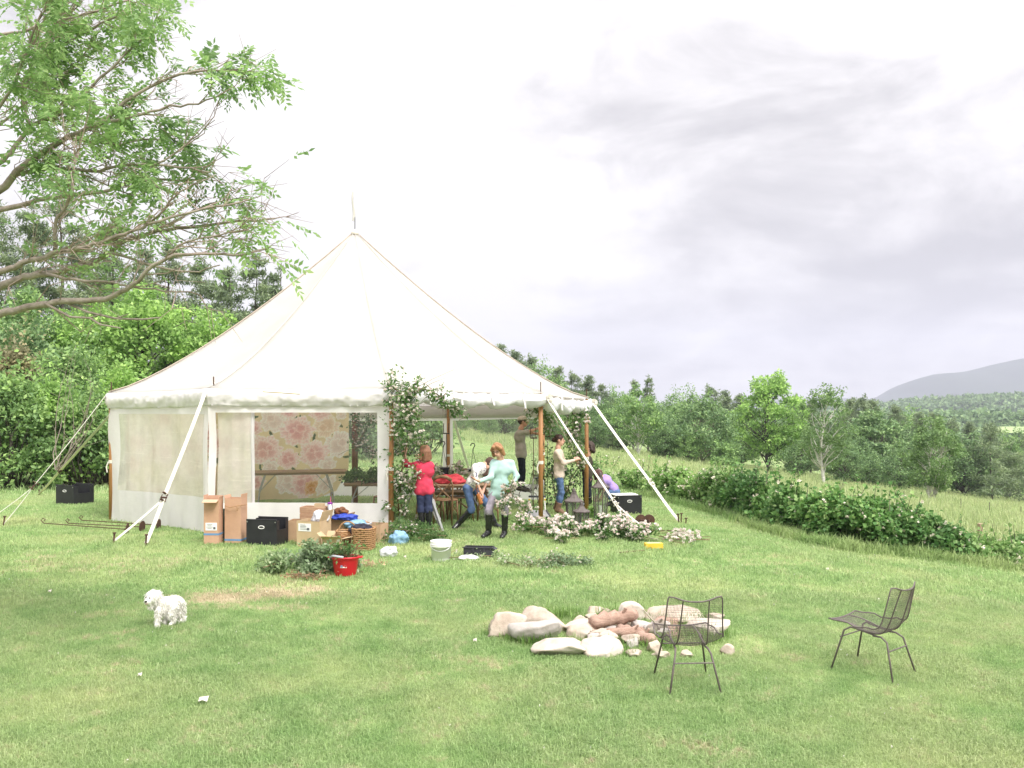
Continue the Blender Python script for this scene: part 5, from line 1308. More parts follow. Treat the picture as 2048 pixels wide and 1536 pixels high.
# carton flaps lying open in front of the baskets
carton('carton', 'low opened carton with wide flaps in front of the wicker baskets', 'carton', on(668, 15.15), .30, .24, .17, -.1, M_CARD2, (('f', 1.1, .12), ('l', .8, .12), ('r', 1.35, .17), ('b', .5, .1)), 'cartons piled by the tent wall')
def basket(label, px, d, w, dp, h, rz, hand):
    t = thing('wicker_basket', label, 'basket', on(px, d), rz, 'wicker baskets by the carton pile'); rows = 11
    for k in range(rows):
        z = h * (k + .5) / rows; f = .90 + .10 * k / rows; m = MB(); N_ = 52; pts = []
        for i in range(N_ + 1):
            a = 2 * math.pi * i / N_; cx_ = math.copysign(abs(math.cos(a)) ** .35, math.cos(a)) * w / 2 * f; cy_ = math.copysign(abs(math.sin(a)) ** .35, math.sin(a)) * dp / 2 * f
            o = 1 + (.022 if (i + k) % 2 else -.022); pts.append((cx_ * o, cy_ * o, z + (.006 if (i + k) % 2 else -.006)))
        m.tube(pts, h / rows * .56, 5, False); m.build('woven_row', M_WICKER, t, smooth=True)
    MB().box((0, 0, .01), (w * .86, dp * .86, .015)).build('floor', M_WICKER, t)
    if hand: MB().tube([(w * .38 * math.cos(a), -dp * .42, h * .95 + .16 * math.sin(a)) for a in np.linspace(0, math.pi, 12)], .012, 6).build('handle', M_WICKER, t)
basket('wicker basket with hoop handle behind, left of the pair', 697, 15.3, .36, .28, .27, .05, True); basket('square wicker basket in front with dark cloth inside, right of the pair', 728, 15.15, .30, .28, .33, -.25, False)
crumple('dark_cloth', 'dark cloth stuffed into the right wicker basket', 'cloth', on(722, 15.15) + Vector((0, 0, .24)), (.17, .11, .14), M_DKCLOTH, 21)
crumple('blue_plastic_bag', 'light blue plastic bag on the grass at the foot of the ladder', 'bag', on(798, 15.7), (.15, .12, .20), M_BLUEFILM, 25)
crumple('white_plastic_bag', 'crumpled white plastic bag lying on the lawn', 'bag', on(778, 14.5), (.12, .09, .15), M_BAG, 27)
# ---- bucket, caddy, red tub
bk = thing('white_bucket', 'white plastic pail with ribbed collar on the lawn', 'bucket', on(882, 14.15))
MB().lathe([(.118, 0), (.128, .01), (.138, .2), (.150, .205), (.150, .212), (.140, .216), (.152, .232), (.152, .24), (.142, .244), (.150, .268), (.152, .282), (.143, .284), (.136, .05), (.05, .03)], 28, cap=True).build('pail', M_WHITEP, bk, smooth=True)
MB().tube([(.15 * math.cos(a), -.02 - .145 * math.sin(a) * .9, .25 - .10 * math.sin(a)) for a in np.linspace(0, math.pi, 16)], .004, 5).build('handle', M_STEEL, bk)
cd = thing('tool_caddy', 'dark grey plastic caddy on the lawn beside the white paper', 'caddy', on(958, 14.5), -.15)
MB().box((0, 0, .01), (.38, .18, .02)).box((0, -.095, .075), (.42, .01, .14)).box((0, .095, .075), (.42, .01, .14)).box((-.205, 0, .075), (.01, .18, .14)).box((.205, 0, .075), (.01, .18, .14)).build('body', M_GREYP, cd)
MB().box((.235, 0, .12), (.05, .16, .012), rot=Matrix.Rotation(.5, 3, 'Y')).box((0, -.105, .142), (.45, .02, .012)).box((-.07, -.108, .11), (.03, .014, .06)).box((.09, -.108, .11), (.03, .014, .06)).build('rim', M_GREYP, cd)
crumple('white_paper', 'crumpled white paper lying in front of the grey caddy', 'paper', on(938, 14.2), (.15, .08, .07), M_LABEL, 31)
tub = thing('red_tub', 'red plastic tub with grey handle and white sticker full of stems', 'tub', on(691, 13.05))
MB().lathe([(.135, 0), (.142, .012), (.168, .20), (.185, .225), (.198, .235), (.198, .25), (.178, .252), (.165, .2), (.13, .05), (.02, .04)], 24, sq=.86).build('body', M_REDP, tub, smooth=True)
MB().tube([(-.19, -.06, .245), (-.14, -.12, .268), (-.06, -.155, .262), (.0, -.16, .255)], .016, 7).build('handle', M_GREYBIN, tub, smooth=True)
m = MB(); 
for s in (-1, 1): m.box((s * .205, 0, .238), (.04, .10, .016), bev=.004)
m.build('grip', M_REDP, tub)
g = []
for z in (.115, .175): g.append([(.151 * math.cos(a) * (1 + (z - .1) * .35), .151 * .86 * math.sin(a) * (1 + (z - .1) * .35) - .004, z) for a in np.linspace(R(252), R(284), 6)])
stk = MB().sheet(g).build('sticker', M_LABEL, tub)
def patch(x0, x1, z0, z1, name, m_):
    g = []
    for z in (z0, z1): g.append([(.151 * math.cos(a) * (1 + (z - .1) * .35), .151 * .86 * math.sin(a) * (1 + (z - .1) * .35) - .006, z) for a in np.linspace(R(x0), R(x1), 4)])
    MB().sheet(g).build(name, m_, stk)
patch(254, 265, .122, .150, 'sticker_print', mat('sticker_blue', (.25, .32, .5))); patch(272, 281, .140, .168, 'sticker_mark', mat('sticker_red', (.5, .1, .12)))
rng = np.random.default_rng(60); t = thing('stem_bundle', 'brown and green cut stems standing in the red tub', 'stems', Vector(tub.location) + Vector((0, 0, .05))); m = MB(); stickbunch(m, Vector((0, 0, .1)), 34, rng, .55, .42, .004, 1.0, .1); m.build('stems', M_STEM, t)
C = rng.normal(size=(260, 3)) * np.array([.12, .08, .06]) + np.array([-.02, 0, .27]); leafy(t, 'foliage', C, LF_GARL, .06, rng, .5, world=False)
# ---- cut greenery and flowers on the grass
g = G(612, 1150); g.y += .25; g.z = gz(g.x, g.y); greens_pile('cut_branches', 'big heap of pale variegated leafy branches behind the red tub', 'greenery', g, .62, .34, .48, 4600, LF_PALE, .062, 61, sticks=14, lumps=30)
t = thing('dry_twigs', 'brown dry twigs on the grass left of the red tub', 'twigs', G(625, 1160)); m = MB(); stickbunch(m, Vector((0, 0, .04)), 12, rng, .8, .3, .006, .12, -.7); m.build('twig', M_STEM, t)
leafy(t, 'dead_leaves', rng.normal(size=(90, 3)) * np.array([.15, .06, .02]) + np.array([-.12, 0, .05]), leafmat('dead_leaf', (.30, .16, .11), (.44, .27, .19)), .05, rng, .5, world=False)
leafy(thing('dry_leaves', 'dry pinkish leaves on the grass right of the red tub', 'leaves', G(735, 1135)), 'dead_leaves', rng.normal(size=(90, 3)) * np.array([.1, .07, .02]) + np.array([0, 0, .05]), leafmat('pinkish_leaf', (.40, .27, .19), (.52, .4, .28)), .05, rng, .5, world=False)
g = G(800, 1078); greens_pile('cut_branches', 'loose leafy branches on the grass at the foot of the ladder', 'greenery', g, .85, .55, .38, 2600, LF_GARL, .06, 62, 60, .035, M_PETALW, 26, 30, .35)
g = G(770, 1035); g.y -= .2; greens_pile('cut_branches', 'arching pale branches leaning over the carton by the door pole', 'greenery', g + Vector((0, 0, .1)), .40, .2, .65, 700, LF_PALE, .055, 68, 60, .03, M_PETALW, 12, 16, .35)
g = G(865, 1085); greens_pile('cut_branches', 'thin green clippings behind the white bucket', 'greenery', g, .55, .35, .2, 1100, LF_GARL, .05, 63, 0, sticks=10, lumps=16, wr=.35)
def bloomheap(label, pts, n, nf, h, seed, pet=M_PETAL):
    rng = np.random.default_rng(seed); W = [G(x, y) for x, y in pts]; t = thing('flower_heap', label, 'flowers', W[len(W) // 2], 0, 'heaps of blush roses on the lawn'); cs = []; rad = []
    for k in range(46):
        f = rng.uniform(0, len(W) - 1.001); i = int(f); p = W[i].lerp(W[i + 1], f - i); q = Vector((p.x + rng.normal() * .10, p.y + rng.normal() * .25, 0)); q.z = gz(q.x, q.y) + rng.uniform(.03, h) ; cs.append(tuple(q)); rad.append(rng.uniform(.08, .15))
    C = clump_points(cs, rad, n // 46, rng, .7); C[:, 2] = np.maximum(C[:, 2], CZ - ter_drop(C[:, 0], C[:, 1]) + .01)
    leafy(t, 'foliage', C, LF_GARL, .055, rng, .6)
    B = C[rng.integers(0, len(C), nf)] + np.array([0, -.04, .04]) + rng.normal(size=(nf, 3)) * .02; blossoms(t, B, rng, .055, pet, petals=9)
    m = MB()
    for k in range(8): c = Vector(cs[k]); v = Vector((rng.normal(), rng.normal() * .4, .03)).normalized() * .35; m.tube([c - v, c + v], [.006, .004], 4)
    m.build('stems', M_STEM, t, True); return t
bloomheap('heap of blush roses at the foot of the hand truck', [(1040, 1064), (1070, 1060), (1100, 1066), (1118, 1076)], 1500, 230, .22, 71)
bloomheap('long heap of blush roses and leaves in front of the lanterns', [(1120, 1078), (1150, 1075), (1185, 1070), (1220, 1072), (1255, 1078), (1290, 1084)], 4200, 390, .30, 72)
bloomheap('small spray of white roses alone on the lawn right of the stakes', [(1350, 1084), (1368, 1080), (1385, 1085)], 220, 75, .08, 73, M_PETALW)
g = G(1100, 1128); greens_pile('cut_branches', 'flat scatter of pale clippings on the open lawn', 'greenery', g, .75, .35, .07, 1700, LF_PALE, .05, 64, 40, .03, M_PETALW, 12, 26, .5)
g = G(955, 1118); greens_pile('cut_branches', 'few small clippings on the lawn below the grey caddy', 'greenery', g, .5, .15, .04, 220, LF_PALE, .04, 65, 12, .03, M_PETALW, 3, 10, .5)
yb = thing('yellow_box', 'yellow carton lying on the grass right of the roses', 'box', G(1307, 1098), .12); MB().box((0, 0, .05), (.27, .12, .085), bev=.004).build('box_body', M_YELLOW, yb); MB().box((0, 0, .0945), (.20, .08, .003)).build('box_print', mat('cream_print', (.75, .66, .35)), yb); MB().box((.137, 0, .05), (.004, .1, .07)).build('end_flap', mat('orange_card', (.62, .30, .05)), yb)
for lab, px, py, a, l in (('brown stick lying on the lawn below the yellow box', 1262, 1107, .25, .22), ('pale stick standing out of the rose heap', 1300, 1080, 2.0, .3)):
    t = thing('stick', lab, 'stick', G(px, py)); MB().tube([(-l * math.cos(a), -l * .3, .02), (0, 0, .03), (l * math.cos(a), l * .3, .04 + (.25 if a > 1 else 0))], [.008, .01, .007], 5).build('stick_body', M_STEM if a < 1 else M_CREAM, t)
for k, (px, py) in enumerate(((408, 1410), (280, 1360), (1012, 1128), (1655, 1145), (640, 1110), (1240, 1030), (810, 1120), (100, 1190), (950, 1290))):
    t = thing('fallen_petal', ('white scrap of petal in the near grass, left of centre' if k == 0 else 'white petal fallen on the lawn'), 'petal', G(px, py) + Vector((0, 0, .04)), 0, 'white petals fallen on the lawn'); s = .016 if k else .035
    MB().sheet([[(-s, -s, .0), (0, -s * 1.2, .015), (s, -s, 0)], [(-s * 1.1, s * .4, .02), (0, 0, 0), (s, s * .5, .03)], [(-s * .5, s, .01), (0, s, .02), (s * .5, s * .9, 0)]], .003).build('petal', M_PETALW, t)
# ---- ladder and hand truck
def ladder():
    base = G(842, 1062); t = thing('step_ladder', 'aluminium A frame ladder beside the flowered door pole', 'ladder', base)
    f1, f2 = G(886, 1066), G(876, 1048); r1, r2 = G(793, 1050), G(806, 1036); top = P(838, 925, 17.0); tp2 = top + Vector((.02, .36, 0))
    for nm, a, b_ in (('front_rail', f1, top), ('front_rail', f2, tp2), ('rear_rail', r1, top), ('rear_rail', r2, tp2)): MB().tube([a, b_], .017, 4, flat=1.8).build(nm, M_ALU, t, True)
    for k in range(1, 5):
        q = k / 5; a = f1.lerp(top, q); b_ = f2.lerp(tp2, q); MB().box((a + b_) / 2, ((.09), (b_ - a).length, .02), rot=Matrix.Rotation(-math.atan2((b_ - a).x, (b_ - a).y), 3, 'Z')).build('step', M_ALU, t, True)
    MB().tube([r1.lerp(top, .4), r2.lerp(tp2, .4)], .010, 4).build('rear_bar', M_ALU, t, True)
    MB().box((top + tp2) / 2 + Vector((0, 0, .02)), (.14, .42, .03), bev=.006).build('top_cap', M_ALU, t, True)
    w = MB(); rr = np.random.default_rng(4)
    w.tube([top + Vector((-.03, -.03, 0)), top + Vector((.03, -.06, -.45)), G(838, 1040) + Vector((0, 0, .25)), G(860, 1075) + Vector((0, 0, .02))], .008, 5); w.build('hanging_cord', mat('red_white_cord', (.72, .42, .42), (.8, .75, .72), scale=60), t, True)
ladder()
def hand_truck():
    d = 18.9; q = lambda px, py, dd=d: P(px, py, dd); t = thing('hand_truck', 'folding hand truck with grey toe plate standing at the open tent pole', 'hand truck', on(1073, d))
    MB().tube([q(1066, 995), q(1066, 962), q(1069, 956), q(1083, 956), q(1087, 962), q(1087, 1000)], .012, 7).build('handle', M_ALU, t, True, True)
    MB().tube([q(1068, 956), q(1085, 956)], .016, 7).build('grip', M_BLACKP, t, True)
    for a, b_ in (((1060, 995), (1058, 1034)), ((1089, 995), (1091, 1034))): MB().tube([q(*a), q(*b_)], .014, 7).build('rail', M_WHITEP, t, True)
    MB().box(q(1074.5, 993), (.33, .03, .035), bev=.008).build('crossbar', M_GREYP, t, True)
    for px in (1059, 1090): MB().box(q(px, 999), (.035, .034, .03)).build('clip', M_YELLOW, t, True)
    b0 = on(1075, d).z; mid = on(1075, d)
    MB().sheet([[mid + Vector((-.24, -.10, .10)), mid + Vector((.24, -.10, .10))], [mid + Vector((-.14, 0, .21)), mid + Vector((.14, 0, .21))]], .012).build('toe_plate', M_GREYPL, t, True)
    for s in (-1, 1): MB().tube([mid + Vector((s * .25, -.11, .085)), mid + Vector((s * .15, .01, .22))], .017, 5).build('corner_guard', M_BLACKP, t, True); MB().lathe([(.07, -.02), (.085, -.01), (.085, .01), (.07, .02)], 14).build('wheel', M_BLACKP, t, loc=(s * .2, .06, .085)).rotation_euler = (0, R(90), 0)
hand_truck()
# ---- garlands on the poles
def garland(label, path, n, nf, r, seed, leaf=LF_GARL, fs=.055, pet=M_PETAL, ls=.065, rad=None):
    rng = np.random.default_rng(seed); W = [Vector(p) for p in path]; base = W[-1].copy(); t = thing('flower_garland', label, 'garland', base, 0, 'rose garlands on the tent poles'); cs = []; rr = []; seg = len(W) - 1
    for k in range(70):
        f = rng.uniform(0, seg - .001); i = int(f); p = W[i].lerp(W[i + 1], f - i); q = p + Vector(rng.normal(size=3)) * r * .55; cs.append(tuple(q)); rr.append(r * rng.uniform(.35, .75))
    C = clump_points(cs, rr, n // 70, rng, 1.0); leafy(t, 'foliage', C, leaf, ls, rng, .5, .5, .25)
    B = C[rng.integers(0, len(C), nf)] + np.array([0, -.05, 0]); blossoms(t, B, rng, fs, pet)
    m = MB(); m.tube(W, .012, 5)
    for k in range(16):
        c = Vector(cs[k]); v = Vector(rng.normal(size=3)) * r * 1.3; m.tube([c, c + v * .6, c + v + Vector((0, 0, -.03))], [.006, .004, .002], 4)
    m.build('stems', M_STEM, t, True); return t
d = 16.75
garland('thick garland of leaves and white roses climbing the front door pole', [P(785, 772, d), P(812, 800, d), P(820, 840, d), P(815, 880, d), P(805, 930, d + .1), P(800, 990, d + .2), P(806, 1030, d + .3)], 3000, 420, .26, 81, fs=.05, pet=M_PETALW)
garland('arching spray of leaves along the eave right of the door pole', [P(800, 785, d), P(830, 775, d), P(862, 782, d), P(885, 795, d), P(900, 810, d), P(926, 828, d + .1)], 800, 60, .11, 82, fs=.04)
garland('leafy garland with pale roses on the right rear pole', [P(1168, 826, 20.9), P(1150, 845, 20.9), P(1140, 870, 20.9), P(1158, 900, 20.9), P(1160, 940, 20.8)], 1500, 150, .20, 83)
garland('short garland over the pole beside the cap wearing person', [P(1058, 822, 19.2), P(1075, 815, 19.2), P(1090, 835, 20), P(1102, 850, 20.5), P(1098, 872, 20.6)], 700, 50, .14, 84)
garland('trailing garland of leaves and brown twigs behind the cream sweater person', [P(1160, 930, 22.3), P(1140, 960, 22.3), P(1135, 985, 22.3), P(1112, 995, 22.4), P(1105, 960, 22.6), P(1103, 930, 22.6)], 2200, 90, .30, 85, LF_BOX)
garland('thin spray of blossom seen through the clear wall by the centre pole', [P(708, 840, 19.0), P(725, 850, 19.0), P(745, 838, 19.0), P(712, 890, 19), P(735, 895, 19), P(752, 905, 19)], 500, 100, .14, 86, LF_BOX, .035)
g = G(1180, 1035); greens_pile('leafy_sprig', 'bright green leafy sprig at the foot of the right rear pole', 'greenery', g, .12, .1, .38, 160, LF_BRIGHT, .08, 66, sticks=5, lumps=8)

# ------------------------------------------------------------------ fire ring and wire chairs
def rock(label, x0, x1, y0, y1, m, seed, deep=.75, group='stones of the fire ring'):
    """photo box of the stone"""
    b = G((x0 + x1) / 2, y1 - (y1 - y0) * .12); k = b.y / F; w = (x1 - x0) * k; h = (y1 - y0) * k * .86; dp = min(w * deep, .5)
    t = thing('fire_ring_stone', label, 'stone', b + Vector((0, dp * .35, 0)), 0, group)
    bm = bmesh.new(); bmesh.ops.create_icosphere(bm, subdivisions=4, radius=1); rr = random.Random(seed)
    cuts = [(Vector((rr.gauss(0, 1), rr.gauss(0, 1), rr.gauss(0, .8))).normalized(), rr.uniform(.45, .80)) for _ in range(15)]
    for v in bm.verts:
        p = v.co.copy()
        for n, dd in cuts:
            e = p.dot(n) - dd
            if e > 0: p -= n * e * .97
        p *= 1 + .10 * nz(p.x * 2 + seed, p.y * 2, p.z * 2) + .045 * nz(p.x * 6 + seed, p.y * 6, p.z * 6) + .02 * nz(p.x * 14, p.y * 14 + seed, p.z * 14)
        v.co = p
    mn = [min(v.co[i] for v in bm.verts) for i in range(3)]; mx = [max(v.co[i] for v in bm.verts) for i in range(3)]
    for v in bm.verts:
        q = [(v.co[i] - mn[i]) / (mx[i] - mn[i]) for i in range(3)]; v.co = Vector(((q[0] - .5) * w * 1.06, (q[1] - .5) * dp * 1.15, (q[2] * 1.32 - .32) * h))
    me = bpy.data.meshes.new('stone_body'); bm.to_mesh(me); bm.free(); me.materials.append(m); me.polygons.foreach_set('use_smooth', np.ones(len(me.polygons), bool)); link('stone_body', me, t).rotation_euler = (0, 0, rr.uniform(-.15, .15))
ST = [('long leaning stone at the far left of the fire ring', 978, 1048, 1229, 1281, M_ROCK), ('broad pale stone behind the grey one on the left', 1046, 1130, 1220, 1268, M_ROCK), ('big grey stone at the left front of the fire ring', 1025, 1116, 1245, 1294, M_ROCKG), ('flat white stone at the very front, left of two', 1070, 1164, 1282, 1319, M_ROCKW),
      ('flat white stone at the very front, right of two', 1168, 1243, 1281, 1319, M_ROCKW), ('white speckled stone beside the logs', 1129, 1184, 1241, 1268, M_ROCKW), ('small pinkish stone just left of the logs', 1137, 1190, 1253, 1281, M_ROCK), ('small square stone at the back of the ring', 1178, 1208, 1215, 1233, M_ROCK), ('tiny stone next to the square one at the back', 1208, 1224, 1217, 1235, M_ROCK),
      ('small stone between the logs and the back of the ring', 1172, 1200, 1228, 1246, M_ROCK), ('tall upright pale stone at the back of the ring', 1238, 1285, 1206, 1244, M_ROCKW), ('long flat stone behind the near wire chair', 1305, 1403, 1218, 1254, M_ROCK), ('pale stone seen through the near wire chair on its right', 1380, 1458, 1245, 1277, M_ROCKW), ('thin stone behind the right side of the near chair', 1414, 1450, 1229, 1243, M_ROCK),
      ('little stone right of the near chair legs', 1443, 1469, 1290, 1314, M_ROCK), ('round little stone under the end of the slanting log', 1297, 1324, 1284, 1309, M_ROCK), ('flat little stone by the near chair left leg', 1308, 1340, 1304, 1320, M_ROCK), ('small half buried stone right of the white front stones', 1254, 1284, 1302, 1316, M_ROCK), ('grey chunk in the middle of the ring below the logs', 1255, 1277, 1277, 1300, M_ROCKG), ('small stone under the seat of the near chair', 1362, 1386, 1302, 1318, M_ROCK)]
for k, (lab, x0, x1, y0, y1, m_) in enumerate(ST): cx_ = (x0 + x1) / 2; w_ = (x1 - x0) * .56; rock(lab, cx_ - w_, cx_ + w_, y0 - (y1 - y0) * .06, y1, m_, 200 + k)
rr_ = random.Random(5)
for k in range(24):
    a = rr_.uniform(0, 6.28); q = rr_.uniform(0, 1) ** .5; px = 1235 + 120 * q * math.cos(a); py = 1268 + 22 * q * math.sin(a); w_ = rr_.uniform(13, 27)
    rock('small pinkish rubble stone lying among the logs inside the fire ring', px - w_, px + w_, py - w_ * .95, py + 4, (M_ROCK, M_DRIFT, M_ROCKG)[k % 3], 300 + k, group='rubble inside the fire ring')
def log(label, a, b, r, m=M_DRIFT, lift=.06):
    A, B = G(*a), G(*b); A.z += r + lift * .3; B.z += r + lift; t = thing('driftwood_log', label, 'log', A, 0, 'logs in the fire ring'); rr = np.random.default_rng(int(a[0])); mb = MB(); pts = [A.lerp(B, i / 9) + Vector(rr.normal(size=3)) * .012 for i in range(10)]; n = 11
    mb.tube(pts, [r * (1 + .22 * nz(i * .8, a[0])) * (.75 if i in (0, 9) else 1) for i in range(10)], n)
    mb.v = [tuple(Vector(v) * 1 + Vector((0, 0, .18 * r * nz(v[0] * 9, v[1] * 9, v[2] * 14)))) for v in mb.v]; mb.build('log_body', m, t, True, True)
    q = pts[6]; MB().tube([q, q + Vector((.05, -.04, r * 1.6))], [r * .35, r * .2], 6).build('broken_knot', m, t, True)
log('thick pale driftwood log lying across the ring', (1183, 1268), (1272, 1262), .075, lift=.1); log('slanting driftwood log pointing to the near chair', (1240, 1268), (1310, 1296), .06, lift=.0); log('short dark log end beside the near chair', (1296, 1274), (1330, 1268), .05, M_BARK); log('narrow driftwood piece under the thick log', (1210, 1280), (1290, 1280), .045)
t = thing('stick', 'thin pale bent stick leaning out of the fire ring', 'stick', G(1315, 1262)); MB().tube([G(1322, 1268) + Vector((0, 0, .05)), P(1305, 1240, 9.9), P(1286, 1219, 9.8)], [.010, .009, .006], 5).build('stick_body', M_ROCKW, t, True)
def ring_weeds():
    rng = np.random.default_rng(12); pts = []; sz = []
    for k in range(150):
        a = rng.uniform(0, 6.28); q = G(1215 + 235 * math.cos(a) * rng.uniform(.6, 1.05), 1268 + 42 * math.sin(a) * rng.uniform(.6, 1.1)); pts.append(tuple(q)); sz.append(rng.uniform(.4, 1.0))
    for px, py in ((1118, 1228), (1122, 1225), (1160, 1285), (1155, 1282), (1230, 1290), (1210, 1285)):
        for k in range(2): q = G(px + rng.normal() * 4, py + 8 + rng.normal() * 2); pts.append(tuple(q)); sz.append(rng.uniform(.5, .9))
    scatter('ring_weeds', 'weeds and long grass growing between the fire ring stones', pts, sz, [tuft_mesh('ring_tuft', rng, 22, .1, .16, .008, .7, [blade_mat('weed_green', (.12, .24, .05), (.20, .34, .09), (.25, .33, .12), .4)]) for _ in range(2)], 61)
ring_weeds()
def wire_chair(label, loc, rz, first=[None]):
    """shell of fine vertical wires on a bent tube frame; faces -y"""
    if first[0] is not None:
        r = first[0].copy(); COL.objects.link(r); r.location = loc; r.rotation_euler = (0, 0, rz); r['label'] = label
        for c in first[0].children: q = c.copy(); COL.objects.link(q); q.parent = r
        return r
    r = thing('wire_chair', label, 'chair', loc, rz, 'woven wire lounge chairs')
    # shell: s runs from the front edge of the seat to the top of the back, u across
    key = [(-.30, .435), (-.20, .425), (-.08, .385), (.04, .352), (.12, .355), (.175, .40), (.21, .48), (.245, .58), (.28, .68), (.31, .76), (.325, .80)]
    kp = np.array(key); sp = np.linspace(0, len(key) - 1, 44)
    ky = np.interp(sp, range(len(key)), kp[:, 0]); kz = np.interp(sp, range(len(key)), kp[:, 1])
    for _ in range(2): ky[1:-1] = (ky[:-2] + 2 * ky[1:-1] + ky[2:]) / 4; kz[1:-1] = (kz[:-2] + 2 * kz[1:-1] + kz[2:]) / 4
    half = np.interp(sp, [0, 2, 4, 5, 6, 8, 10], [.235, .27, .275, .262, .25, .235, .225])
    def pt(i, u):
        w = half[i]; f = sp[i] / 10; seat = max(0, 1 - abs(f - .35) / .28); back = max(0, (f - .5) / .5)
        z = kz[i] + .095 * abs(u) ** 2.4 * seat + .022 * abs(u) ** 2 * (f < .2) - .035 * (1 - min(1, abs(u) * 1.25) ** 2) * max(0, (f - .93) / .07)
        y = ky[i] - .055 * abs(u) ** 2 * back; return Vector((u * w, y, z))
    m = MB()
    for u in np.linspace(-.97, .97, 42): m.tube([pt(i, u) for i in range(0, 44, 2)] + [pt(43, u)], .0013, 3, False)
    for i in np.linspace(1, 42, 42).astype(int): m.tube([pt(i, u) for u in np.linspace(-.98, .98, 9)], .0010, 3, False)
    m.build('wire_mesh', M_WIRE, r)
    edge = [pt(0, u) for u in np.linspace(-1, 1, 9)] + [pt(i, 1) for i in range(2, 42, 2)] + [pt(43, u) for u in np.linspace(.97, -.97, 11)] + [pt(i, -1) for i in range(41, 0, -2)] + [pt(0, -1)]
    MB().tube(edge, .0065, 6, False).build('rim', M_WIRE, r, smooth=True)
    for s in (-.48, .48): MB().tube([pt(i, s) + Vector((0, .004, -.004)) for i in range(0, 44, 2)] + [pt(43, s)], .0058, 6).build('rib', M_WIRE, r, smooth=True)
    for s in (-1, 1):
        MB().tube([(s * .13, -.10, .385), (s * .15, -.14, .392), (s * .17, -.19, .36), (s * .235, -.285, -.01)], .0085, 7).build('leg', M_WIRE, r, smooth=True)
        MB().tube([(s * .13, .06, .345), (s * .135, .14, .345), (s * .15, .20, .31), (s * .215, .285, -.01)], .0085, 7).build('leg', M_WIRE, r, smooth=True)
        MB().tube([(s * .13, -.12, .385), (s * .13, .12, .343)], .007, 6).build('seat_bar', M_WIRE, r)
    MB().tube([(-.166, .225, .24), (.166, .225, .24)], .006, 6).build('stretcher', M_WIRE, r); MB().tube([(-.19, -.215, .30), (.19, -.215, .30)], .006, 6).build('stretcher', M_WIRE, r)
    first[0] = r; return r
wc1 = wire_chair('brown wire chair seen from behind in front of the fire ring', G(1375, 1369), math.pi)
wc1.rotation_euler = (0, 0, math.pi + .06)
wire_chair('brown wire chair side on, farther right on the open lawn', G(1747, 1342), 0).rotation_euler = (0, 0, R(-137))
wire_chair('wire chair inside the tent that the cap wearing person stands on', on(1050, 22.0), R(-70))

